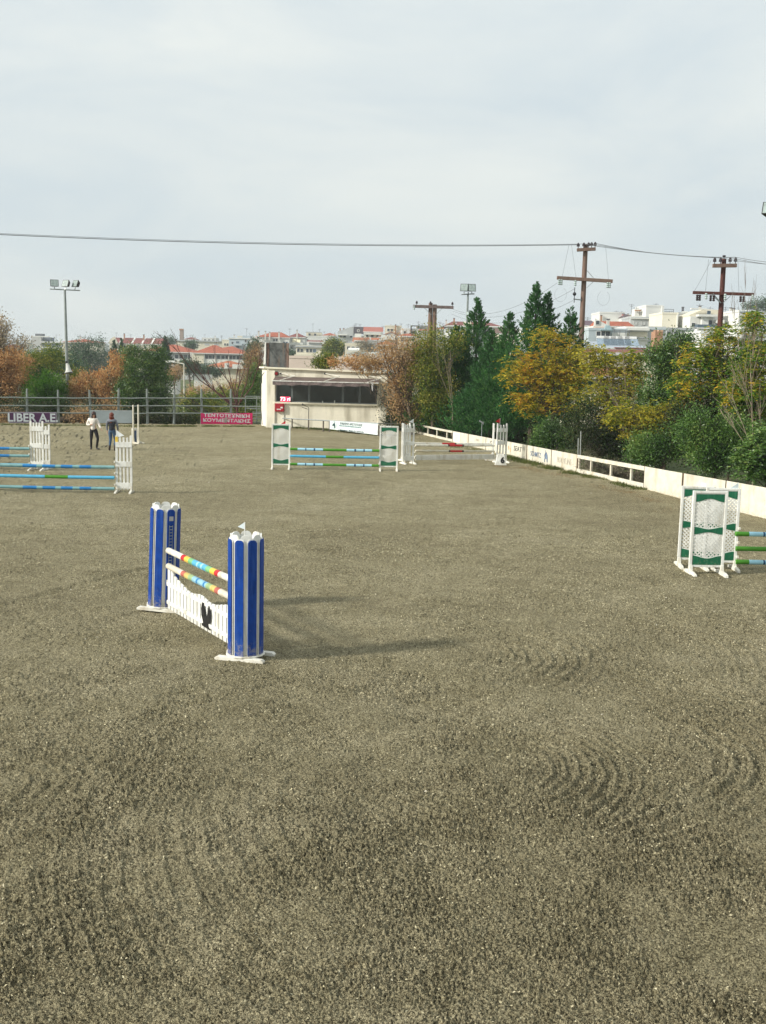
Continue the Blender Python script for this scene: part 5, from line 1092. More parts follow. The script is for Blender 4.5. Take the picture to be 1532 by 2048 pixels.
def conifer(label, u, v, Yt, rbase, vbase, n, group='dark cypress trees behind the kickboard fence', mat='conifer', name='cypress_tree', pow_=.85, lf=(.17, .045), sprays=None):
    TREEN[0] += 1; rs = np.random.RandomState(300+TREEN[0]); s = S(Yt); ap = P(u, v, Yt); g_ = float(terrain_h(ap.x, Yt)); h = ap.z-g_; zb_ = max(.2, P(u, vbase, Yt).z-g_); R_ = rbase/s
    o = thing(name, label, 'cypress tree', (ap.x, Yt, g_), 0, group)
    n = int(n*1.7); nb_ = sprays or int(n/26); t_ = rs.uniform(0, 1, nb_)**.62; z = h-(h-zb_)*t_; az = rs.uniform(0, 2*np.pi, nb_)
    lobe = 1+.26*np.sin(az*3+z*1.1+rs.rand()*6)+.2*np.sin(z*2.3+az*2+rs.rand()*6)+.1*np.sin(z*5+az)
    r = R_*np.minimum(1, t_*1.15)**(pow_+.38)*lobe*rs.uniform(.3, 1.12, nb_)**.8; base_ = np.stack([np.cos(az)*r, np.sin(az)*r*.9, z], 1); dr = np.stack([np.cos(az), np.sin(az), rs.uniform(.7, 1.5, nb_)], 1); dr /= np.linalg.norm(dr, axis=1)[:, None]
    per = max(8, n//nb_); N_ = nb_*per; bi = np.repeat(np.arange(nb_), per); L1 = (.16+.56*t_)*rs.uniform(.6, 1.3, nb_)*min(1.2, h/6); tt = rs.uniform(0, 1, N_)
    sd_ = rs.normal(size=(N_, 3)); wd = (1-tt)*.26*L1[bi]+.015; c = base_[bi]+dr[bi]*(tt*L1[bi])[:, None]+sd_*wd[:, None]*.55
    d = dr[bi]*1.0+sd_*.45; d[:, 2] += .25
    leaves('crown', c, d, lf[0]*rs.uniform(.6, 1.3, N_)*(1-.35*tt), lf[1]*rs.uniform(.7, 1.3, N_), LM[mat], o, TREEN[0])
    m = MB(); m.smooth = True; m.tube([(0, 0, -.2), (.03, 0, h*.5), (0, 0, h*.96)], [.03+h*.016, h*.009, .008], 8); m.build('trunk', barkd, o)
    m = MB(); m.smooth = True
    for i in rs.choice(nb_, min(40, nb_), replace=False): m.tube([(0, 0, base_[i][2]*.93), Vector(tuple(base_[i]))], [.02, .006], 4, False)
    m.build('limbs', barkd, o); return o
def bare(label, base, tips, Yt, bk, group=None, r0=.07, seed=1, levels=3, name='bare_tree', spread=.5, cat='bare tree', nk=3, lean=(0, 0)):
    rs = random.Random(seed); g_ = float(terrain_h(base.x, base.y)); o = thing(name, label, cat, (base.x, base.y, g_), 0, group); root = Vector((base.x, base.y, g_)); m1 = MB(); m1.smooth = True; m2 = MB(); m2.smooth = True
    fork = Vector((lean[0], lean[1], max(.5, base.z-g_))); m1.tube([(0, 0, -.2), fork*.55+Vector((.03, 0, 0)), fork], [r0*1.15, r0, r0*.8], 8)
    def grow(a, b_, r, lv):
        L_ = (b_-a).length; mid = a.lerp(b_, .5)+Vector([rs.uniform(-1, 1)*L_*.08 for _ in range(3)]); m2.tube([a, mid, b_], [r, r*.7, r*.35], 5, False)
        if lv <= 0: return
        for i in range(nk+1):
            f = rs.uniform(.3, .95); p = a.lerp(mid, f*2) if f < .5 else mid.lerp(b_, f*2-1); dd = (b_-a).normalized()
            dv_ = (dd+Vector([rs.uniform(-1, 1)*spread*1.3 for _ in range(3)])+Vector((0, 0, .25))).normalized(); grow(p, p+dv_*L_*rs.uniform(.28, .5), max(.006, r*.42), lv-1)
    for (u, v, *y) in tips: grow(fork*rs.uniform(.75, 1), P(u, v, Yt+(y[0] if y else rs.uniform(-.8, .8)))-root, r0*.55, levels)
    m1.build('trunk', bk, o); m2.build('limbs', bk, o); return o

GR = 'trees and bushes behind the kickboard fence'; GL = 'trees and bushes behind the grey rail fence'
# right: behind the kickboard fence, far to near
conifer('dark cypress with a slender tip beside the slim floodlight mast', 955, 598, 64.5, 92, 870, 24000, pow_=.75)
conifer('dark cypress, left of the yellow-leaved tree, with a blunt double tip', 1020, 624, 58.5, 52, 860, 15000, pow_=.6)
conifer('tallest dark cypress with the highest pointed tip', 1073, 566, 57, 60, 850, 20000, pow_=.62)
conifer('dark cypress leaning close to the right side of the tallest one', 1097, 583, 57.5, 50, 850, 14000, pow_=.65)
conifer('small cypress tip between the tallest cypress and the brown utility pole', 1142, 610, 59, 34, 800, 8000, pow_=.6)
conifer('low dark cypress filling the gap left of the slender-tipped one', 913, 650, 63.8, 70, 872, 20000, pow_=.6)
conifer('broad low cypress right below the slender-tipped one', 985, 662, 60, 72, 872, 20000, pow_=.62)
tree('broadleaf_tree', 'bushy tree with yellowing green leaves below the double utility pole', 'tree', GR, 62.2, [(868, 700, 48, 42), (850, 745, 45, 45), (875, 790, 48, 55), (905, 690, 30, 25)], 340, 60, .26, (.11, .06), LM['mixed'], (.12, 868))
tree('broadleaf_tree', 'dense green laurel growing low behind the white picket jump', 'tree', GR, 63.8, [(880, 820, 48, 40), (930, 835, 45, 38), (985, 850, 40, 34)], 300, 60, .22, (.11, .045), LM['laurel'], (.08, 930))
tree('broadleaf_tree', 'leaning brown tree with thin tan leaves beside the judges building', 'tree', GR, 62.5, [(795, 703, 40, 32), (775, 716, 34, 24), (815, 740, 32, 45), (795, 770, 22, 30), (835, 700, 22, 24), (735, 722, 30, 12)], 340, 34, .28, (.10, .05), LM['tan'], (.13, 826), limbs=90)
tree('broadleaf_tree', 'low branch of orange leaves hanging over the flat roof of the judges building', 'tree', GR, 63.2, [(712, 724, 48, 13), (675, 722, 26, 10), (748, 742, 22, 12), (738, 727, 35, 16)], 70, 40, .14, (.12, .06), LM['rust'], (.03, 790), limbs=8)
tree('shrub', 'rusty brown shrub low at the right corner of the judges building', 'shrub', GR, 63, [(800, 800, 28, 40), (825, 830, 26, 26)], 150, 26, .22, (.10, .05), LM['tan'], (.05, 812), limbs=90)
tree('shrub', 'shrub in shade-dark leaf colour behind the judges building corner', 'shrub', GR, 66, [(790, 800, 34, 48), (790, 840, 30, 25), (840, 830, 40, 30)], 200, 50, .25, (.10, .05), LM['under'], (.05, 800))
tree('broadleaf_tree', 'golden-leaved tree in front of the cypresses, its top branch bright orange', 'tree', GR, 52.5, [(1088, 672, 42, 20), (1120, 700, 46, 30), (1055, 722, 52, 26), (1030, 745, 30, 26), (1100, 752, 62, 40), (1150, 740, 38, 50), (1070, 800, 60, 34), (1130, 805, 52, 36)], 420, 42, .24, (.15, .045), LM['gold'], (.09, 1120), mode='frond', shell=.5, limbs=60)
tree('broadleaf_tree', 'thin olive and gold tree with gaps, in front of the white terraces', 'tree', GR, 48, [(1180, 712, 30, 34), (1212, 718, 40, 24), (1262, 712, 30, 22), (1210, 745, 48, 36), (1255, 770, 50, 46), (1200, 800, 56, 46), (1272, 730, 28, 34), (1262, 830, 48, 40)], 430, 36, .24, (.14, .045), LM['olive'], (.07, 1225), mode='frond', shell=.45, limbs=80, bk=barkp)
tree('broadleaf_tree', 'dark green leafy tree standing between the golden trees', 'tree', GR, 45, [(1345, 690, 26, 22), (1325, 722, 40, 34), (1350, 760, 44, 45), (1318, 800, 48, 44), (1372, 690, 18, 24)], 330, 60, .2, (.10, .05), LM['bay'], (.08, 1335))
tree('broadleaf_tree', 'green tree turning gold, beneath the dark red utility pole', 'tree', GR, 41.5, [(1400, 720, 46, 36), (1445, 682, 42, 32), (1385, 780, 50, 40), (1450, 750, 52, 48), (1500, 700, 34, 40)], 480, 44, .22, (.14, .042), LM['greengold'], (.09, 1440), mode='frond', limbs=70, bk=barkp)
tree('broadleaf_tree', 'tall sprig-topped tree with gold-green leaves at the right edge', 'tree', GR, 38.5, [(1512, 650, 22, 28), (1515, 720, 45, 45), (1490, 790, 60, 50), (1540, 800, 60, 60), (1498, 640, 12, 12)], 430, 44, .2, (.13, .04), LM['greengold'], (.08, 1508), mode='frond', limbs=70, bk=barkp)
tree('shrub', 'gold flecked shrub behind the open section of the kickboard fence', 'shrub', GR, 43.5, [(1290, 850, 50, 45), (1340, 835, 48, 42), (1240, 830, 34, 34)], 260, 40, .2, (.12, .04), LM['olive'], (.05, 1300), mode='frond', limbs=40)
tree('shrub', 'pale green bush just behind the cream adverts panels', 'shrub', GR, 49.5, [(1100, 868, 34, 34), (1130, 880, 32, 26), (1078, 888, 24, 20)], 240, 55, .16, (.09, .035), LM['laurel'], (.05, 1105))
tree('shrub', 'grey dried-out shrub with bare stems right of the two stakes', 'shrub', GR, 47, [(1190, 880, 40, 38), (1230, 890, 34, 30), (1205, 850, 30, 24)], 260, 34, .2, (.16, .012), LM['grey'], (.04, 1200), mode='spray', limbs=120, bk=barkp)
tree('shrub', 'dark laurel shrub with tan leaves above the plain cream panels', 'shrub', GR, 41, [(1300, 895, 45, 32), (1350, 890, 48, 38), (1280, 910, 30, 22)], 280, 55, .17, (.09, .035), LM['laurel'], (.05, 1330))
tree('shrub', 'glossy laurel shrub low behind the right-hand lattice wings', 'shrub', GR, 37.5, [(1420, 905, 48, 46), (1470, 880, 50, 50), (1395, 860, 40, 40)], 400, 55, .18, (.10, .04), LM['laurel'], (.05, 1440))
tree('shrub', 'nearest laurel shrub with long leaves at the right edge', 'shrub', GR, 33.8, [(1530, 900, 55, 60), (1500, 930, 40, 32), (1580, 900, 60, 70)], 420, 50, .17, (.12, .04), LM['laurel'], (.05, 1540), mode='frond')
tree('shrub', 'undergrowth bush in shade-dark leaf colour behind the adverts panels, left part', 'shrub', GR, 61.5, [(930, 860, 50, 30), (1000, 870, 45, 34), (1050, 850, 40, 50), (1040, 890, 34, 24)], 330, 50, .24, (.10, .05), LM['under'], (.05, 990))
tree('shrub', 'undergrowth bush in shade-dark leaf colour behind the open fence section', 'shrub', GR, 46.5, [(1170, 850, 55, 55), (1240, 880, 60, 60), (1310, 870, 60, 60)], 420, 45, .25, (.10, .05), LM['under'], (.05, 1240))
tree('shrub', 'undergrowth bush in shade-dark leaf colour under the trees at the right edge', 'shrub', GR, 41, [(1390, 850, 60, 70), (1460, 860, 60, 75), (1540, 850, 60, 80)], 480, 45, .25, (.10, .05), LM['under'], (.05, 1465))
tree('shrub', 'low twiggy brush seen through the open section of the kickboard fence', 'shrub', GR, 42, [(1180, 935, 22, 16), (1225, 945, 28, 20), (1275, 958, 26, 22)], 150, 34, .14, (.12, .014), LM['grey'], (.03, 1230), limbs=60)
tree('shrub', 'low brown brush seen through the far open section of the kickboard fence', 'shrub', GR, 66, [(850, 868, 26, 12), (885, 874, 24, 12)], 80, 34, .18, (.14, .02), LM['grey'], (.03, 870), limbs=30)
# small bare growth at right
bare('slender bare sapling with pale forked branches in front of the right-edge trees', P(1508, 905, 36), [(1455, 790), (1475, 720), (1500, 700), (1520, 760), (1450, 830)], 36.5, barkp, GR, .022, 5, 2, spread=.35)
bare('tall thin bare twigs rising above the right-edge trees', P(1505, 800, 40), [(1508, 560), (1484, 600), (1520, 640), (1470, 640)], 40, M('grey_twigs', (.2, .17, .15), .9), GR, .025, 9, 2, spread=.2)
bare('pale bent bare stems inside the olive and gold tree', P(1262, 880, 45.5), [(1225, 780), (1250, 760), (1275, 790), (1240, 820), (1290, 830)], 45.5, barkp, GR, .035, 12, 2, spread=.3)
bare('bare pale branches reaching out of the yellowing tree at the utility pole', P(905, 800, 60.5), [(885, 690), (872, 680), (900, 700)], 60, barkp, GR, .03, 14, 1, spread=.2)
tree('broadleaf_tree', 'gold-green tree standing just outside the right edge of the picture', 'tree', GR, 32, [(1700, 720, 80, 70), (1760, 800, 80, 80), (1680, 860, 70, 70)], 300, 36, .24, (.13, .05), LM['greengold'], (.09, 1720), mode='frond', limbs=40)
tree('shrub', 'laurel shrub standing outside the right edge of the picture', 'shrub', GR, 28.5, [(1700, 960, 90, 80), (1850, 950, 100, 90)], 300, 40, .2, (.12, .05), LM['laurel'], (.05, 1760), limbs=30)
# left: behind the rail fence
tree('oak_tree', 'tall withered oak cut by the left edge, its top thin and silvery', 'tree', GL, 72, [(-5, 655, 24, 30), (15, 690, 40, 24), (40, 688, 16, 16), (-20, 700, 40, 50)], 170, 26, .26, (.13, .08), LM['pale'], (.14, -20), limbs=100)
tree('oak_tree', 'withered oak with dense copper brown leaves at the left edge', 'tree', GL, 71, [(5, 735, 48, 40), (30, 765, 36, 34), (-10, 790, 50, 40), (45, 720, 20, 22), (-25, 730, 40, 50)], 360, 40, .22, (.14, .075), LM['oak'], (.12, 5), limbs=80)
tree('shrub', 'round bright green bush below the horn loudspeaker', 'shrub', GL, 70.5, [(92, 768, 34, 30), (115, 790, 22, 34), (75, 785, 28, 34), (100, 810, 34, 26)], 330, 60, .17, (.10, .04), LM['bright'], (.06, 95), mode='spray')
tree('oak_tree', 'low rust brown oak between the loudspeaker mast and the green bay tree', 'tree', GL, 71.5, [(165, 775, 28, 30), (205, 768, 34, 32), (240, 735, 28, 36), (255, 720, 18, 20), (150, 790, 20, 22), (220, 795, 36, 22)], 330, 36, .2, (.15, .07), LM['rust'], (.09, 205), mode='spray', limbs=70)
tree('broadleaf_tree', 'large dark green bay tree behind the plain grey board', 'tree', GL, 70.5, [(285, 745, 44, 46), (265, 710, 20, 22), (310, 720, 26, 32), (325, 770, 26, 40), (260, 790, 34, 30), (300, 800, 44, 28)], 520, 62, .21, (.11, .055), LM['bay'], (.10, 290))
tree('broadleaf_tree', 'olive green tree behind the round bush, far left', 'tree', GL, 84, [(75, 725, 32, 22), (105, 715, 26, 24), (60, 740, 30, 24), (150, 760, 20, 26)], 220, 46, .3, (.14, .07), LM['mixed'], (.09, 90))
tree('shrub', 'undergrowth in shade-dark leaf colour behind the purple banner', 'shrub', GL, 69.5, [(20, 825, 70, 30), (110, 830, 60, 28)], 300, 40, .25, (.12, .06), LM['under'], (.05, 60))
tree('shrub', 'undergrowth in shade-dark leaf colour behind the plain grey board', 'shrub', GL, 70, [(200, 830, 60, 28), (300, 830, 65, 32), (350, 840, 40, 16)], 300, 40, .25, (.12, .06), LM['under'], (.05, 260))
tree('shrub', 'thin brush with tan leaves at the foot of the rail fence, left part', 'shrub', GL, 68.5, [(160, 835, 34, 18), (15, 835, 40, 18), (220, 825, 24, 20)], 150, 26, .22, (.13, .05), LM['tan'], (.03, 150), limbs=90)
tree('shrub', 'green and yellow weeds behind the rail fence, left of the pink banner', 'shrub', GL, 71, [(385, 840, 32, 12), (430, 818, 28, 14), (400, 825, 24, 12), (470, 830, 40, 16)], 190, 30, .22, (.12, .05), LM['mixed'], (.03, 410), limbs=60)
tree('shrub', 'bright green shrub against the left wall of the judges building', 'shrub', GL, 72, [(505, 790, 24, 40), (490, 810, 22, 26), (512, 750, 14, 26)], 190, 50, .2, (.10, .05), LM['laurel'], (.04, 505))
tree('broadleaf_tree', 'hazy brown twiggy tree left of the judges building roof', 'tree', GL, 92, [(508, 722, 18, 26), (496, 745, 18, 22), (515, 700, 9, 12)], 110, 34, .35, (.26, .022), LM['tan'], (.1, 505), limbs=120, bk=twig)
bare('leafless sumac with spreading dark red branches left of the building', P(474, 812, 70.5), [(345, 690), (400, 745), (425, 720), (455, 730), (478, 720), (505, 700), (520, 720), (490, 735), (440, 770), (385, 730)], 70.8, reedw, GL, .09, 22, 3, spread=.28, nk=2)
bare('low dark bare branches reaching in from the bay tree over the rail fence', P(455, 850, 69), [(345, 800), (350, 775), (385, 800), (420, 830)], 69.5, M('black_twigs', (.03, .02, .018), .9), GL, .05, 31, 2, spread=.2, nk=2)
# ------------------------------------------------------------------ the town beyond
ww = M('town_white', (.68, .68, .64), .85, .05, .4); wc = M('town_cream', (.66, .61, .48), .85, .06, .4); wg = M('town_grey', (.42, .44, .44), .85, .08, .4)
wb = M('town_pale_blue', (.42, .48, .51), .85, .06, .4); wp_ = M('town_pinkish', (.66, .54, .46), .85, .06, .4); wd = M('town_dark_slate', (.10, .095, .11), .8, .15, .5)
rr_ = M('roof_tiles_red', (.34, .095, .05), .85, .22, 1.5, .3, 8, stretch=(1, 1, 1)); rm = M('roof_tiles_maroon', (.20, .065, .055), .85, .2, 1.5); ro = M('roof_tiles_orange', (.40, .14, .07), .85, .2, 1.5)
wglass = M('town_window_glass', (.035, .045, .055), .15, .3, .3, spec=.6); wblue = M('balcony_shade_glass', (.10, .14, .18), .3, .2); shut = M('town_shutters', (.36, .33, .28), .7, .1); frm = M('town_window_frame', (.6, .6, .58), .7)
rail_ = M('balcony_rail_grey', (.22, .23, .24), .6); aw1 = M('town_awning_cream', (.72, .66, .45), .8); chim = M('chimney_white', (.6, .58, .53), .85); chimd = M('chimney_brick', (.36, .20, .12), .85, .2); antm = M('antenna_metal', (.12, .12, .13), .6); solar = M('solar_panel_blue', (.24, .31, .37), .25, .2)
wmesh = {}
def winmesh(w_, h_, g_):
    k = (round(w_, 1), round(h_, 1), g_.name)
    if k not in wmesh:
        w_, h_, _ = k; f = MB(); t_ = .05
        for (a_, b_, c_, d_) in ((-w_/2, w_/2, 0, t_), (-w_/2, w_/2, h_-t_, h_), (-w_/2, -w_/2+t_, t_, h_-t_), (w_/2-t_, w_/2, t_, h_-t_)): f.bx(a_, b_, -.1, -.004, c_, d_)
        p = MB(); p.bx(-w_/2+t_, w_/2-t_, -.05, -.004, t_, h_-t_); p.k = 0
        if w_ > 1.3: f.bx(-.04, .04, -.08, -.051, t_, h_-t_)
        wmesh[k] = (f.mesh('window', frm), p.mesh('pane', g_))
    return wmesh[k]
class Bd:
    def __init__(s, label, u0, u1, vt, Yt, depth=10, wall=ww, rot=0, roof='flat', vr=None, rmat=rr_, over=.5, cat='building', group='houses of the town', body=True, ridge=None):
        s.Y = Yt; s.um = (u0+u1)/2; a = P(u0, 700, Yt); b_ = P(u1, 700, Yt); s.x0 = a.x; s.W = b_.x-a.x; s.g = float(min(terrain_h(a.x, Yt), terrain_h(b_.x, Yt+depth)))-.3
        s.o = thing('building', label, cat, (a.x, Yt, s.g), R(rot), group); s.s = S(Yt); s.H = P(s.um, vt, Yt).z-s.g; s.D = depth; s.wall = wall
        if body: MB().bx(0, s.W, 0, depth, 0, s.H).build('wall', wall, s.o)
        if roof == 'flat': 
            m = MB(); t_ = .18
            for q in ((-.06, s.W+.06, -.06, t_), (-.06, s.W+.06, depth-t_, depth+.06), (-.06, t_, t_, depth-t_), (s.W-t_, s.W+.06, t_, depth-t_)): m.bx(*q, s.H+.003, s.H+.35)
            m.build('parapet', wall, s.o)
        elif roof: s.roof(roof, 0, s.W, s.H, s.z(vr), rmat, over, ridge)
    def x(s, u): return (u-s.um)/s.s+s.W/2
    def z(s, v): return P(s.um, v, s.Y).z-s.g
    def roof(s, kind, x0, x1, z0, z1, rmat, over=.5, ridge=None, y0=0, y1=None):
        y1 = s.D if y1 is None else y1; x0 -= over; x1 += over; y0 -= over; y1 += over; ym = (y0+y1)/2; m = MB()
        if kind == 'hip':
            k = min((x1-x0)*.45, (y1-y0)*.5); ra, rb = (x0+k, x1-k) if ridge is None else ridge
            m.add([(x0, y0, z0), (x1, y0, z0), (x1, y1, z0), (x0, y1, z0), (ra, ym, z1), (rb, ym, z1)], [(0, 1, 5, 4), (1, 2, 5), (2, 3, 4, 5), (3, 0, 4), (3, 2, 1, 0)])
        elif kind == 'gable':                      # ridge along x
            m.add([(x0, y0, z0), (x1, y0, z0), (x1, y1, z0), (x0, y1, z0), (x0, ym, z1), (x1, ym, z1)], [(0, 1, 5, 4), (1, 2, 5), (2, 3, 4, 5), (3, 0, 4), (3, 2, 1, 0)])
        elif kind == 'gablefront':                 # gable end faces the arena
            xm = (x0+x1)/2 if ridge is None else ridge; e = .12
            w_ = MB(); w_.prism([(x0+over, z0), (x1-over, z0), (xm, z1)], .0, .3); w_.build('gable_wall', s.wall, s.o)
            m.add([(x0, y0, z0), (xm, y0, z1+e), (xm, y1, z1+e), (x0, y1, z0), (x1, y0, z0), (x1, y1, z0), (x0, y0, z0-.15), (xm, y0, z1+e-.15), (xm, y1, z1+e-.15), (x0, y1, z0-.15), (x1, y0, z0-.15), (x1, y1, z0-.15)], [(0, 1, 2, 3), (1, 4, 5, 2), (0, 6, 7, 1), (1, 7, 10, 4), (6, 9, 8, 7), (7, 8, 11, 10)])
        elif kind == 'shed': m.add([(x0, y0, z0), (x1, y0, z0), (x1, y1, z1), (x0, y1, z1), (x0, y0, z0-.2), (x1, y0, z0-.2), (x1, y1, z1-.2), (x0, y1, z1-.2)], [(0, 1, 2, 3), (0, 4, 5, 1), (1, 5, 6, 2), (4, 7, 6, 5), (0, 3, 7, 4)])
        m.build('roof', rmat, s.o); MB().bx(x0, x1, y0-.02, y0+.12, z0-.25, z0-.003).build('eaves', frm, s.o)
    def win(s, u, v, w_, h_, gl=wglass, y=0):      # px centre, px size
        W_, H_ = max(.7, w_*1.12/s.s), max(.7, h_*1.1/s.s); f, p = winmesh(W_, H_, gl); a = ob('window', f, s.o); a.location = (s.x(u), y, s.z(v)-H_/2); ob('pane', p, a); return a
    def grid(s, us, vs, w_, h_, gl=wglass):
        for v in vs:
            for u in us: s.win(u, v, w_, h_, gl)
        return s
    def block(s, u0, u1, v0, v1, wall=None, y=0, d=4, name='upper_storey'):
        MB().bx(s.x(u0), s.x(u1), y, y+d, s.z(v1)+.004, s.z(v0)).build(name, wall or s.wall, s.o); return s
    def balc(s, u0, u1, v, par=4.5, out=1.3, mat=None, glassy=False, name='balcony'):
        a, b_ = s.x(u0), s.x(u1); z = s.z(v); h_ = par/s.s; m = MB(); m.bx(a, b_, -out, -.004, z-.2, z); o = m.build(name, mat or s.wall, s.o)
        pm = wblue if glassy else (mat or s.wall); m = MB(); m.bx(a, b_, -out, -out+.08, z+.003, z+h_); m.bx(a, a+.08, -out+.081, -.01, z+.003, z+h_); m.bx(b_-.08, b_, -out+.081, -.01, z+.003, z+h_); m.build('balustrade', pm, o); return s
    def awn(s, u0, u1, v0, v1, mat=aw1, out=1.4):
        a, b_ = s.x(u0), s.x(u1); z0, z1 = s.z(v0), s.z(v1); MB().add([(a, -.01, z0), (b_, -.01, z0), (b_, -out, z1), (a, -out, z1), (a, -.01, z0-.05), (b_, -.01, z0-.05), (b_, -out, z1-.25), (a, -out, z1-.25)], [(0, 3, 2, 1), (4, 5, 6, 7), (3, 7, 6, 2), (0, 4, 7, 3), (1, 2, 6, 5)]).build('awning', mat, s.o); return s
    def chim(s, u, v0, v1, w_=3, mat=chim, y=3):
        x_ = s.x(u); W_ = max(.35, w_/s.s); MB().bx(x_-W_/2, x_+W_/2, y, y+W_, s.z(v1)-.8, s.z(v0)).build('chimney', mat, s.o); MB().bx(x_-W_*.62, x_+W_*.62, y-W_*.12, y+W_*1.12, s.z(v0)+.003, s.z(v0)+.16).build('chimney_cap', antm, s.o); return s
    def ant(s, u, v0, v1, y=4):
        x_ = s.x(u); m = MB(); z0, z1 = s.z(v1)-.6, s.z(v0); m.tube([(x_, y, z0), (x_, y, z1)], .05, 4); m.bx(x_-.6, x_+.6, y-.03, y+.03, z1-.25, z1-.19); m.bx(x_-.35, x_+.35, y-.03, y+.03, z1-.55, z1-.5); m.build('antenna', antm, s.o); return s
    def tank(s, u, v, y=3):
        x_, z = s.x(u), s.z(v); m = MB(); m.smooth = True; m.tube([(x_-.7, y+.6, z+.7), (x_+.7, y+.6, z+.7)], .28, 8); m.build('water_tank', frm, s.o); MB().add([(x_-.8, y-.6, z-.1), (x_+.8, y-.6, z-.1), (x_+.8, y+.4, z+.7), (x_-.8, y+.4, z+.7)], [(0, 1, 2, 3)]).build('solar_panel', solar, s.o); return s
    def slab(s, u0, u1, v0, v1, mat=None, out=.35, name='cornice'):
        MB().bx(s.x(u0), s.x(u1), -out, -.003, s.z(v1), s.z(v0)).build(name, mat or s.wall, s.o); return s

b = Bd('modern grey-white apartment block with long balconies and a blank stair tower, far left', 52, 128, 684.5, 460, 12, wg)
b.block(65, 84.5, 673, 712, M('tower_grey', (.46, .46, .44), .85), -1.2, 5, 'stair_tower'); b.block(84.5, 99, 674.5, 684.5, M('penthouse_shade', (.14, .16, .19), .7), 1, 6); b.slab(66, 100, 672.3, 674.3, ww, 1.3)
b.block(68, 83, 667.5, 672, M('roof_frame_dark', (.12, .13, .14), .8), 2, 3)
for v in (697, 711): b.balc(84.8, 128, v, 3.5, 1.6, ww)
b.balc(84.8, 128, 684.2, 1.2, 1.6, ww)
for v in (691, 704.5):
    for u in (90, 98, 108, 117): b.win(u, v+.5, 6.5, 8, wblue)
b.balc(52, 64.5, 697, 4, 1.4, ww).balc(52, 64.5, 686, 4, 1.4, ww).grid((56, 61), (692.5,), 3, 5, wblue).ant(107, 668, 684)
b = Bd('cream apartment house with hipped red roof and round corner balconies, behind the mast', 127, 194, 684.5, 430, 12, wc, 0, 'hip', 677.5, rr_, .8)
b.balc(127, 150, 697, 3, 1.5).balc(127, 150, 708, 3, 1.5).balc(127, 150, 718, 3, 1.5).grid((134, 142), (692, 703, 713), 4, 5).grid((156, 166, 176), (692, 703), 4, 5).chim(157, 673, 684, 2.5).ant(164, 674, 680).ant(170, 674, 680).ant(178, 675, 681)
Bd('small grey house end between the hip-roofed block and the gabled row', 203, 220, 692, 520, 10, wg).grid((209, 215), (699,), 3, 4).ant(196, 664, 692)
b = Bd('cream row house with three sloping red roof sections and dividing walls', 219, 320, 687.5, 400, 11, wc, 0, 'gable', 675.5, rm, .3)
b.grid((226, 233), (694, 704), 3, 4.5).grid((250, 262, 275, 290, 305), (694,), 4, 5)
for u in (238, 262, 282, 301): MB().prism([(-.1, 0), (.35, 0), (.35, .3), (-.1, .3)], 0, 1); x_ = b.x(u); MB().add([(x_, -.5, b.z(688)), (x_+.6, -.5, b.z(688)), (x_+.6, 5.5, b.z(674.6)), (x_, 5.5, b.z(674.6)), (x_, -.5, b.z(691)), (x_+.6, -.5, b.z(691)), (x_+.6, 5.5, b.z(690)), (x_, 5.5, b.z(690))], [(0, 1, 2, 3), (0, 4, 5, 1), (1, 5, 6, 2), (0, 3, 7, 4)]).build('divider', ww, b.o)
MB().prism([(b.x(219), b.z(688)), (b.x(238), b.z(688)), (b.x(231), b.z(674)), (b.x(224), b.z(679))], -1.6, -.6).build('gable_wall', wc, b.o)
b.ant(228, 665, 676).chim(245, 668, 677, 2.5, chimd).chim(284, 669, 677, 2.5, chimd).ant(257, 668, 676)
b = Bd('long low grey-white house with roof clutter behind the red-roofed school', 310, 346, 678, 470, 10, wg).grid((318, 330, 340), (684,), 4, 4).ant(326, 661, 678).ant(329, 664, 678)
st_ = Bd('tall brown chimney stack rising above the school roofs', 359.5, 366.5, 659, 480, 1.6, M('stack_brown', (.30, .23, .19), .9, .2), roof=None, cat='chimney', group=None); st_.slab(358.6, 367.4, 657.5, 660.5, chimd, .2, 'crown')
b = Bd('long cream flat-roofed building behind the right wing of the school', 352, 446, 682.5, 455, 10, wc).slab(352, 446, 680.5, 683, wg, .6).ant(378, 670, 683).ant(440, 669, 682).ant(424, 674, 682).ant(401, 677, 682).grid((372, 390, 414, 432), (688.5,), 8, 3, wg)
b = Bd('left wing of the long school, hipped red roof above a band of windows', 286, 386, 703.5, 330, 16, wg, 0, 'hip', 688.5, rr_, 1.0, ridge=None)
b.grid((353, 362, 371, 379), (713,), 6.5, 7).slab(345, 384, 718, 726, ww, .3, 'spandrel').slab(288, 344, 712, 728, wg, .15, 'spandrel').grid((296, 306, 316, 326, 336), (713,), 6, 6)
MB().bx(b.x(382), b.x(386), -1.5, -.5, 0, b.z(704.6)).build('pier', ww, b.o)
b = Bd('right wing of the long school, double-peaked red hip roof and window band', 391, 487, 706.5, 325, 16, wg, 0, 'hip', 691.5, rr_, 1.0, ridge=(9.3, 9.8)); b.roof('hip', b.x(391), b.x(450), b.z(706.5)+.0, b.z(690), M('roof_tiles_red', (0, 0, 0)), 1.2, None, 3, 15)
b.grid((414, 421, 428, 437, 446, 454, 461, 468, 476, 483), (714.5,), 6, 6.5).slab(410, 487, 719, 727, ww, .3, 'spandrel').block(386, 408.5, 706, 728, wc, -.6, 3, 'recessed_wall')
for u in (409.5, 431, 457.5): MB().bx(b.x(u)-.15, b.x(u)+.15, -.5, -.31, b.z(727), b.z(708)).build('pier', ww, b.o)
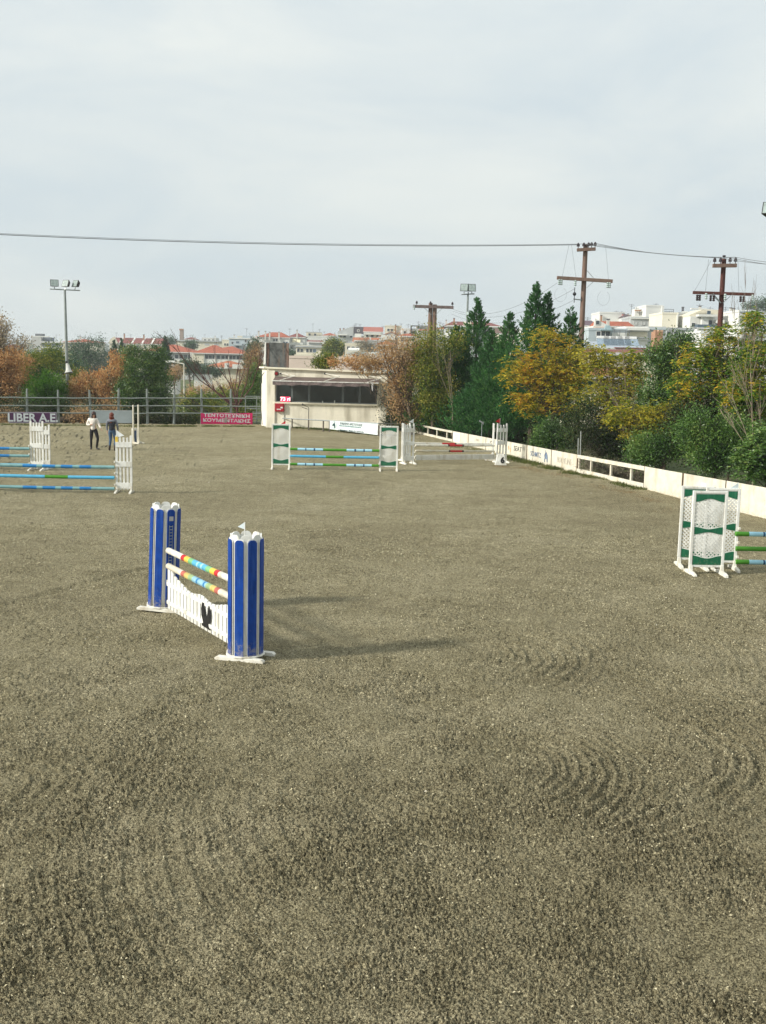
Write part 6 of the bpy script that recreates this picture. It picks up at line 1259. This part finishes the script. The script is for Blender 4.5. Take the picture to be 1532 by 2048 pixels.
b = Bd('low building with orange tiled roof in front of the school', 411, 494, 735, 245, 9, wc, 0, 'hip', 722, ro, .8); b.block(451, 459, 726, 737, ww, -1.4, 1.2, 'shed').block(466, 488, 728, 737, ww, -1.2, 1, 'shed').grid((430, 442), (737,), 4, 3)
b = Bd('white low wall and shed beside the bare field, right of the street lamp', 330, 352, 741.5, 190, 4, ww); b = Bd('long low white garden wall in front of the school', 388, 424, 749, 200, .4, ww, roof=None, cat='wall', group=None)
b = Bd('pale blue-grey apartment block with a cream penthouse, right of the school', 458, 500, 677, 385, 11, wb); b.block(474, 484, 671.5, 677, wc, 1, 5).block(484, 499, 671, 677, wb, 1, 6).grid((491,), (681.5,), 2.5, 4.5).grid((475,), (686, 695), 6, 7, wblue).grid((465,), (686,), 3, 4).balc(468, 485, 690, 3, 1.4, wb).chim(466, 670, 677, 2.5).ant(440, 672, 682).slab(457, 501, 676, 678, ww, .3).ant(490, 655, 671)
b = Bd('cream block with projecting rooms between school and blue-grey block', 444, 459, 681, 430, 8, wc).grid((450, 455), (689,), 3, 4)
b = Bd('small white building with balconies half behind the roof board', 500, 514, 682, 350, 8, ww).balc(500, 513, 690, 3.5).balc(500, 513, 701, 3.5).grid((505, 510), (686, 697), 3, 4).ant(507, 678, 683)
b = Bd('white apartment building with rounded red roof and four tall chimneys', 512, 578, 674.5, 340, 12, ww, 0, 'hip', 663.5, rr_, .3, ridge=(4.2, 7.2)); b.chim(518, 663.5, 680, 3, y=-1).chim(531, 663.5, 676, 2.6, y=-.6).chim(539.5, 665, 676, 2.6, y=-.6).chim(558, 664.5, 676, 2.6, y=-.6)
b.grid((548, 553), (680,), 3.5, 5).grid((568, 573), (686.5,), 3.2, 7, wblue).grid((570,), (702, 716), 4, 6).balc(563, 579, 693, 3, 1.3, wb).balc(512, 530, 684, 3.5).balc(512, 530, 700, 3.5).grid((520, 527), (692, 709), 3, 5)
b = Bd('white building with cream awnings over its terrace, dark red roof', 576, 609, 674, 345, 10, ww, 0, 'hip', 665.8, rm, .4); b.awn(585, 592, 677, 684.5).awn(593, 601, 677.5, 684.5).balc(579, 606, 689, 4, 1.5).balc(579, 606, 701, 3, 1.5).grid((583, 595, 602), (696,), 3, 5).grid((586, 598), (709,), 3, 5).chim(594, 660.5, 672, 2.6, y=-.6).grid((588, 598), (682.5,), 3.5, 5).ant(577, 656, 667)
b = Bd('long white flat-roofed building behind the maroon roof', 609, 661, 674, 380, 10, ww); b.block(612, 642, 665.5, 674, wc, 1, 6).slab(611, 643, 663.8, 665.6, wg, -.4).grid((619, 630), (669.5,), 4, 4).grid((614, 652), (681,), 4, 4).ant(624, 646, 664).ant(637, 657, 664).chim(657, 671, 675, 2, chimd)
b = Bd('long cream two-storey house under a shallow maroon roof', 592, 664, 694, 285, 11, wc); b.slab(590, 666, 692, 695, wg, .5).grid((597, 604, 615, 622), (701.5,), 3.2, 6).grid((629,), (701.5,), 6, 6.5, wblue).grid((645, 655), (701,), 3.5, 6).slab(590, 650, 711, 713.5, ww, 1.2).balc(590, 650, 712.5, 3)
b.roof('hip', b.x(640), b.x(666), b.z(692.8), b.z(682), rm, .2, None, 2, 10); b.block(616, 640, 683, 692, wb, 3, 5); b.roof('shed', b.x(614), b.x(640), b.z(683), b.z(679.5), rm, .3, None, 2.5, 8)
b = Bd('low pinkish white building just behind the judges building roof', 556, 712, 717.5, 150, 8, wp_); b.block(556, 561, 717, 735, ww, -.3, .3, 'pilaster').roof('shed', b.x(604), b.x(628), b.z(717), b.z(712.5), ro, .2, None, 2, 7)
b = Bd('low white garage with dark opening below the big orange-leaved tree', 694, 760, 708, 190, 7, ww).awn(697, 719, 696, 700, ww).grid((712, 730), (714,), 10, 6)
b = Bd('grey-white house with long sloping roof line and a dark slate gable with round window', 675, 728, 671, 330, 12, wg, roof=None)
m = MB(); m.prism([(b.x(675), b.z(671)), (b.x(706.5), b.z(671)), (b.x(706.5), b.z(653.5)), (b.x(702), b.z(653.5)), (b.x(675), b.z(663.5))], 0, 10); m.build('upper_wall', wg, b.o)
MB().bx(b.x(707), b.x(729), -.2, 9, b.z(666.5), b.z(653.3)).build('slate_gable', wd, b.o); m = MB(); cx_, cz = b.x(716), b.z(661); m.prism([(cx_+.42*math.cos(t_), cz+.42*math.sin(t_)) for t_ in np.linspace(0, 2*math.pi, 16, endpoint=False)], -.3, -.204); w_ = m.build('round_window', ww, b.o); m = MB(); m.prism([(cx_+.22*math.cos(t_), cz+.26*math.sin(t_)) for t_ in np.linspace(0, 2*math.pi, 12, endpoint=False)], -.34, -.301); m.build('pane', wglass, w_)
b.slab(675, 694, 669, 671, ww, 1).grid((681, 689, 702), (673.5,), 5, 4).slab(709, 722, 667, 675.5, ww, .8, 'bay').ant(707, 648, 654).ant(718, 646, 654).chim(679, 657.5, 663, 2, chimd).chim(686, 657, 660, 3, chimd).ant(710, 645, 654)
b = Bd('house with long red roof stepping down beside the slate gable', 727, 764, 663.3, 325, 10, ww, 0, 'gable', 653, M('roof_tiles_rose', (.36, .13, .10), .85, .15), .2); b.slab(727, 762, 667, 669.5, ww, 1.2).grid((734, 744, 754), (672,), 5, 3).ant(765, 650, 664)
b = Bd('cream house with orange tiled awning roof in front of the slate gable', 707, 764, 684, 290, 8, wc, 0, 'shed', 674, ro, .4); b.slab(708, 730, 681, 683.5, ww, 1).grid((716, 724, 745, 755), (690,), 4, 5).chim(740, 673.5, 684, 2.6, y=-.8)
b = Bd('pale grey house low between trees, under the orange roof', 735, 768, 683, 260, 8, wg).grid((742, 756), (690,), 4, 5); 
b = Bd('white house with a folded red roof left of the double utility pole', 758, 805, 674, 280, 10, ww, 0, 'gablefront', 664, rr_, .4); b.grid((764, 770), (680,), 3, 5).block(762, 790, 670, 680, ww, -1, 1, 'bay').grid((796, 800), (681.5,), 4, 5, wblue)
b = Bd('cream blank block with brick chimney on the skyline', 769, 802, 653.5, 310, 10, wc); b.chim(790, 650, 660, 2.6, chimd, -.6).slab(788, 802, 660, 668, wp_, .2, 'panel').ant(801, 645, 655).grid((776, 783), (660,), 2.5, 4)
b = Bd('white building in a dark frame behind the double utility pole', 802, 862, 660, 290, 10, ww); b.slab(820, 862, 651, 653, M('dark_frame', (.07, .065, .07), .7), .5).slab(820, 822.5, 653, 668, M('dark_frame', (0, 0, 0)), .5, 'frame_post').block(832, 860, 653.5, 670, wg, .2, 5).roof('shed', b.x(838), b.x(853), b.z(661), b.z(656), rr_, .1, None, -1, .8)
b.grid((809, 826), (665,), 4, 5).ant(816, 647, 660).ant(836, 641, 652).ant(844, 645, 655)
b = Bd('white house with a low red roof right of the double utility pole', 870, 900, 658, 300, 9, ww, 0, 'hip', 653, rr_, .3); b.ant(880, 642, 655).ant(886, 645, 655).chim(892, 640, 655, 2.2).grid((878, 888), (665,), 3, 5)
b = Bd('large pale building with wide maroon hipped roof behind the slim mast', 893, 998, 652.5, 255, 14, wg, 0, 'hip', 641.5, rm, .8, ridge=(1.6, 10)); b.slab(893, 998, 651.5, 654, ww, .9).chim(909, 637, 643, 2.5, chimd, 4).chim(913, 645, 652, 2.2).grid((915, 923, 931), (655.5,), 5, 4).slab(905, 945, 660, 667, ww, 1.5, 'balcony').grid((968, 980, 990), (662,), 5, 7).chim(931, 647, 653, 3).awn(925, 940, 643.5, 648, wc, .8)
b = Bd('small house with brown roof and cream wall between the cypresses', 996, 1030, 667, 200, 8, wc, 0, 'gable', 655, M('roof_brown', (.16, .11, .09), .85, .2), .4); b.grid((1004, 1016), (673,), 4, 4)
b = Bd('white house behind the cypresses left of the brown utility pole', 1040, 1165, 662, 215, 10, ww); b.grid((1130, 1145), (670,), 5, 6).chim(1152, 640, 662, 2.5, chimd).chim(1120, 645, 662, 3)
# right-hand rise
b = Bd('low house with dark purple roof right behind the brown utility pole', 1168, 1186, 651, 215, 8, wc, 0, 'gable', 639.5, M('roof_purple_brown', (.13, .09, .11), .85, .2), .3); b.ant(1171, 632, 640).ant(1180, 632, 640).grid((1176,), (656,), 4, 5)
b = Bd('white gabled house with long red roof and one small attic window', 1184, 1268, 652.5, 190, 10, ww, 0, None); b.roof('gable', b.x(1200), b.x(1262), b.z(652), b.z(640.5), rr_, .3)
MB().prism([(b.x(1184), b.z(654)), (b.x(1210), b.z(654)), (b.x(1209), b.z(650)), (b.x(1185), b.z(638))], -1.2, -.6).build('gable_wall', ww, b.o); b.win(1190.5, 646.5, 3.5, 4.5, wglass, -1.2); b.grid((1222, 1232, 1246), (656.5,), 7, 5, shut).slab(1186, 1206, 654, 657, wp_, 1.3)
b = Bd('long blank white block with roof vents on the skyline at right', 1196, 1246, 627, 250, 10, ww); b.chim(1204, 625.5, 630, 1.5).ant(1205, 623, 628).chim(1199, 632, 637, 2.4, chimd, -.6).chim(1242, 628, 640, 4, M('chimney_pink', (.55, .25, .22), .85), -.6).ant(1236, 619, 627).ant(1247, 620, 627)
b = Bd('small house with dark attic roof right of the pink chimney', 1244, 1268, 635, 245, 9, ww, 0, 'hip', 626.5, M('roof_dark_brown', (.11, .08, .085), .85, .2), .2); b.grid((1252, 1261), (640,), 3, 4)
b = Bd('white building carrying a cluster of pale chimneys and a dish', 1264, 1290, 635, 235, 8, ww); b.block(1268, 1277, 618, 635, ww, 1, 3, 'stair_head').slab(1267, 1278, 620, 622, chimd, -.8).chim(1280, 620, 635, 4, y=1).chim(1286, 618, 635, 3.5, y=.5).ant(1267, 606, 620).ant(1277, 612, 620)
b = Bd('tallest white block on the right with a blank upper wall and roof pergola', 1288, 1321, 613.5, 232, 10, ww); b.slab(1318, 1322, 612, 640, ww, .6, 'pier').slab(1290, 1320, 611.5, 613.5, M('town_blue_edge', (.35, .42, .46), .8), -.2).ant(1316, 604, 613)
m = MB(); 
for v in (617, 621): m.bx(b.x(1322), b.x(1345), 1, 1.15, b.z(v)-.1, b.z(v))
m.bx(b.x(1344), b.x(1345), 1, 1.15, b.z(628), b.z(617)); m.build('pergola', rail_, b.o)
b = Bd('cream blank-walled block with grey recessed balcony side', 1321, 1352, 628.5, 200, 10, M('town_warm_cream', (.72, .68, .56), .85, .05, .4)); b.slab(1349.5, 1352, 628, 658, ww, .25, 'pier').ant(1345, 620, 628)
b = Bd('grey-walled flat with cream blind and dark blue balcony door', 1352.5, 1378, 628.5, 203, 10, wg); b.awn(1354, 1377, 634, 641, ww, 1.0).win(1361, 650, 7, 14, M('door_blue', (.07, .09, .15), .5)); b.grid((1371,), (651,), 4, 7).balc(1353, 1377, 657, 3.5, 1.2, ww).chim(1370, 613.5, 622, 3, antm).block(1366, 1374, 622, 628.5, ww, 1, 1.5, 'vent_base')
b = Bd('plain grey wall with stepped cream ledges below the tallest white block', 1258, 1322, 637.5, 212, 8, wg); b.slab(1300, 1322, 645, 649, wc, 2.2, 'ledge').slab(1296, 1322, 650.5, 653, ww, 2.4, 'ledge').slab(1258, 1300, 636, 638, ww, .3).grid((1268, 1284), (646,), 5, 5, wg)
b = Bd('white complex with low gable, long terrace and green glass balcony', 1377, 1442, 633, 195, 12, ww, 0, None); m = MB(); m.prism([(b.x(1377), b.z(630)), (b.x(1404), b.z(618)), (b.x(1438), b.z(619)), (b.x(1438), b.z(633)), (b.x(1377), b.z(633))], .5, 9); m.build('upper_storey', wc, b.o)
b.slab(1376, 1406, 617, 619.5, ww, .8); b.grid((1413,), (625,), 6, 6, wblue).slab(1388, 1424, 629.5, 634, ww, 1.8, 'ledge').block(1397, 1410, 634, 650, ww, -1.2, 1, 'bay').win(1417, 645, 7, 9); b.balc(1387, 1426, 656, 6, 1.8, ww, True).slab(1387, 1426, 656.5, 667, ww, 1.6, 'parapet_wall').grid((1384,), (650,), 2, 4).ant(1407, 606, 620).chim(1405, 612, 622, 3).ant(1428, 611, 619).slab(1424, 1440, 640, 646, ww, 1.5, 'ledge').grid((1432,), (650,), 6, 6)
b = Bd('white and grey flats behind the dark red utility pole', 1438, 1478, 633, 205, 10, ww); b.block(1440, 1456, 624, 633, wg, 2, 5).chim(1460, 616, 633, 3, y=1).chim(1466, 617, 633, 4.5, y=1).ant(1459, 611, 620).balc(1440, 1474, 648, 4, 1.5, ww).grid((1446, 1458, 1468), (641,), 5, 7).slab(1438, 1478, 632, 634, wb, .3)
b = Bd('tall white block with flat blue-grey cap in front of the right-hand hill', 1474, 1506, 624, 190, 9, ww); b.slab(1474, 1506, 622, 625, wb, .3).grid((1484, 1496), (636, 650), 4, 6)
b = Bd('pale grey building with small lit windows at the right edge of the skyline', 1500, 1560, 626, 215, 10, M('town_cool_grey', (.48, .50, .52), .85, .06, .4)); b.grid((1510, 1521, 1532), (634, 648), 5, 5).ant(1515, 614, 626)
b = Bd('low pale blue building with iron pergola and a small pointed turret roof', 1176, 1252, 661.5, 150, 8, wb); m = MB(); cx_ = b.x(1213)
m.add([(cx_-.55, -.6, b.z(660)), (cx_+.55, -.6, b.z(660)), (cx_+.55, .5, b.z(660)), (cx_-.55, .5, b.z(660)), (cx_-.16, -.2, b.z(648)), (cx_+.16, -.2, b.z(648)), (cx_+.16, .15, b.z(648)), (cx_-.16, .15, b.z(648))], [(0, 1, 5, 4), (1, 2, 6, 5), (2, 3, 7, 6), (3, 0, 4, 7), (4, 5, 6, 7)]); m.build('turret_roof', M('turret_blue', (.25, .34, .36), .7), b.o)
b.chim(1213, 640, 650, 3, y=-.3).win(1204.5, 667.5, 7, 8); b.win(1213.5, 668, 5, 8, wglass); b.win(1196, 668, 6, 7).__setitem__('label', 'dark window') if 0 else b.win(1196, 668, 6, 7); b.slab(1198, 1220, 659.5, 661.5, M('turret_blue', (0, 0, 0)), .9)
m = MB()
for u in (1221, 1232, 1243, 1251): m.bx(b.x(u)-.04, b.x(u)+.04, -1.8, -1.72, b.z(680), b.z(661))
for v in (661, 664.5): m.bx(b.x(1220), b.x(1252), -1.8, -1.72, b.z(v)-.05, b.z(v)+.05)
m.build('pergola', rail_, b.o); b.slab(1222, 1250, 665, 674, ww, .2, 'shutter')
b = Bd('white low block with thick flat cornice and cream side wall', 1249, 1294, 658.5, 152, 8, ww); b.slab(1248, 1294, 656, 661, ww, .8).slab(1252, 1292, 664, 674, wc, .15, 'panel').slab(1251, 1293, 674.5, 676, wg, .5).slab(1274, 1294, 676, 680, ww, .3)
b = Bd('grey shaded side building next to the white low block', 1294.5, 1328, 658, 153, 8, wg); b.slab(1294, 1328, 657, 659.5, wb, .4); b = Bd('grey flat behind the dark green tree below the cream block', 1322, 1386, 660, 170, 8, wg); b.grid((1336, 1350), (667,), 5, 6)
b = Bd('brick-coloured double chimney block in front of the grey building', 1309, 1324, 663, 128, 2, chimd, roof=None, cat='chimney', group=None); b.block(1309, 1312, 660, 663, chimd, 0, 1, 'pot').block(1316, 1324, 660, 663, M('chimney_pale', (.55, .36, .24), .85), 0, 1, 'pot')
b = Bd('low shed with grey-blue metal sheet roof below the white terraces', 1208, 1296, 696, 128, 9, ww, 0, 'shed', 681, M('sheet_roof_bluegrey', (.36, .41, .46), .5, .15, .8), .3); b.slab(1228, 1290, 695, 697, rm, .5, 'tile_edge')
for u in (1220, 1234, 1248, 1262, 1277): b.tank(u, 688, 4)
b = Bd('cream house with red tiled roof glimpsed through the gold leaves', 1196, 1322, 706, 112, 9, wc, 0, 'gable', 698, rm, .3); b.grid((1215, 1240, 1262, 1285), (712,), 8, 9)
b = Bd('small house with low orange-red roof glimpsed deep in the trees', 1128, 1292, 751, 78, 7, wc, 0, 'shed', 735, ro, .5); b.grid((1150, 1180, 1275), (762,), 9, 12)
b = Bd('white building at the right margin behind the trees', 1400, 1500, 668, 150, 8, ww); b.grid((1415, 1440, 1465, 1485), (678, 695), 6, 8)
b = Bd('pale house hidden behind the trees at the right edge', 1480, 1600, 660, 140, 8, ww); b.grid((1490, 1505, 1520), (672, 690), 6, 8)

# more of the town's skyline, in the gaps
for lab, u0, u1, vt, Yt, wl, rf, vr, rm_, gu, gv in (
 ('white flat-roofed flats between the hip-roofed block and the gabled row', 192, 206, 690, 480, ww, 'flat', None, rr_, (196, 201), (695, 701)),
 ('small white house left of the far-left apartment block, half behind the oak', 28, 52, 690, 440, ww, 'flat', None, rr_, (34, 41, 48), (696, 703)),
 ('small cream house with maroon roof peeping left of the stair tower', 8, 30, 694, 420, wc, 'hip', 688, rm, (14, 23), (699,)),
 ('narrow white house between the row houses and the chimney stack', 322, 338, 684, 430, ww, 'hip', 679, rr_, (327, 333), (690,)),
 ('pale house with red roof behind the long cream building, right of the stack', 368, 392, 679, 520, ww, 'hip', 674, rm, (375, 384), (683,)),
 ('white flats behind the long cream building, left of the blue-grey block', 404, 432, 677, 530, ww, 'flat', None, rr_, (410, 418, 426), (681,)),
 ('white block on the skyline left of the round-roofed building', 494, 514, 675, 430, ww, 'flat', None, rr_, (499, 506), (680,)),
 ('white flats between the awning terrace and the maroon roof', 600, 622, 679, 420, wb, 'flat', None, rr_, (606, 614), (685,)),
 ('white house with red roof on the skyline left of the long sloping roof', 644, 672, 671, 400, ww, 'hip', 665.5, rr_, (651, 660, 667), (677,)),
 ('cream flats below the slate gable, behind the twiggy branches', 690, 724, 690, 235, wc, 'flat', None, rr_, (697, 706, 715), (696,)),
 ('white terrace house low behind the tan tree', 752, 792, 689, 225, ww, 'hip', 682, ro, (760, 770, 782), (695,)),
 ('cream flats with a small tiled roof between the double pole and the tan tree', 796, 838, 672, 240, wc, 'hip', 666, rr_, (804, 814, 826), (680, 690)),
 ('white house seen in the gap left of the slender-tipped cypress', 895, 928, 668, 215, ww, 'flat', None, rr_, (902, 912, 921), (675,)),
 ('white flat-topped house behind the white long block at right', 1222, 1262, 632, 275, wc, 'flat', None, rr_, (1228,), (637,))):
    q_ = Bd(lab, u0, u1, vt, Yt, 9, wl, 0, rf, vr, rm_, .4); q_.grid(gu, gv, 3.2, 4.4); q_.ant(u0+3, vt-9, vt); q_.chim(u1-4, vt-5, vt, 2)

# far trees of the town and field bushes
FG = 'hazy trees in front of the town'
def ft(label, Yt, lobes, mat, ncl=90, nl=34, sz=(.32, .2), rc=.55, nm='broadleaf_tree', cat='tree', **k): return tree(nm, label, cat, FG, Yt, lobes, ncl, nl, rc, sz, LM[mat], (.15, None), limbs=16, **k)
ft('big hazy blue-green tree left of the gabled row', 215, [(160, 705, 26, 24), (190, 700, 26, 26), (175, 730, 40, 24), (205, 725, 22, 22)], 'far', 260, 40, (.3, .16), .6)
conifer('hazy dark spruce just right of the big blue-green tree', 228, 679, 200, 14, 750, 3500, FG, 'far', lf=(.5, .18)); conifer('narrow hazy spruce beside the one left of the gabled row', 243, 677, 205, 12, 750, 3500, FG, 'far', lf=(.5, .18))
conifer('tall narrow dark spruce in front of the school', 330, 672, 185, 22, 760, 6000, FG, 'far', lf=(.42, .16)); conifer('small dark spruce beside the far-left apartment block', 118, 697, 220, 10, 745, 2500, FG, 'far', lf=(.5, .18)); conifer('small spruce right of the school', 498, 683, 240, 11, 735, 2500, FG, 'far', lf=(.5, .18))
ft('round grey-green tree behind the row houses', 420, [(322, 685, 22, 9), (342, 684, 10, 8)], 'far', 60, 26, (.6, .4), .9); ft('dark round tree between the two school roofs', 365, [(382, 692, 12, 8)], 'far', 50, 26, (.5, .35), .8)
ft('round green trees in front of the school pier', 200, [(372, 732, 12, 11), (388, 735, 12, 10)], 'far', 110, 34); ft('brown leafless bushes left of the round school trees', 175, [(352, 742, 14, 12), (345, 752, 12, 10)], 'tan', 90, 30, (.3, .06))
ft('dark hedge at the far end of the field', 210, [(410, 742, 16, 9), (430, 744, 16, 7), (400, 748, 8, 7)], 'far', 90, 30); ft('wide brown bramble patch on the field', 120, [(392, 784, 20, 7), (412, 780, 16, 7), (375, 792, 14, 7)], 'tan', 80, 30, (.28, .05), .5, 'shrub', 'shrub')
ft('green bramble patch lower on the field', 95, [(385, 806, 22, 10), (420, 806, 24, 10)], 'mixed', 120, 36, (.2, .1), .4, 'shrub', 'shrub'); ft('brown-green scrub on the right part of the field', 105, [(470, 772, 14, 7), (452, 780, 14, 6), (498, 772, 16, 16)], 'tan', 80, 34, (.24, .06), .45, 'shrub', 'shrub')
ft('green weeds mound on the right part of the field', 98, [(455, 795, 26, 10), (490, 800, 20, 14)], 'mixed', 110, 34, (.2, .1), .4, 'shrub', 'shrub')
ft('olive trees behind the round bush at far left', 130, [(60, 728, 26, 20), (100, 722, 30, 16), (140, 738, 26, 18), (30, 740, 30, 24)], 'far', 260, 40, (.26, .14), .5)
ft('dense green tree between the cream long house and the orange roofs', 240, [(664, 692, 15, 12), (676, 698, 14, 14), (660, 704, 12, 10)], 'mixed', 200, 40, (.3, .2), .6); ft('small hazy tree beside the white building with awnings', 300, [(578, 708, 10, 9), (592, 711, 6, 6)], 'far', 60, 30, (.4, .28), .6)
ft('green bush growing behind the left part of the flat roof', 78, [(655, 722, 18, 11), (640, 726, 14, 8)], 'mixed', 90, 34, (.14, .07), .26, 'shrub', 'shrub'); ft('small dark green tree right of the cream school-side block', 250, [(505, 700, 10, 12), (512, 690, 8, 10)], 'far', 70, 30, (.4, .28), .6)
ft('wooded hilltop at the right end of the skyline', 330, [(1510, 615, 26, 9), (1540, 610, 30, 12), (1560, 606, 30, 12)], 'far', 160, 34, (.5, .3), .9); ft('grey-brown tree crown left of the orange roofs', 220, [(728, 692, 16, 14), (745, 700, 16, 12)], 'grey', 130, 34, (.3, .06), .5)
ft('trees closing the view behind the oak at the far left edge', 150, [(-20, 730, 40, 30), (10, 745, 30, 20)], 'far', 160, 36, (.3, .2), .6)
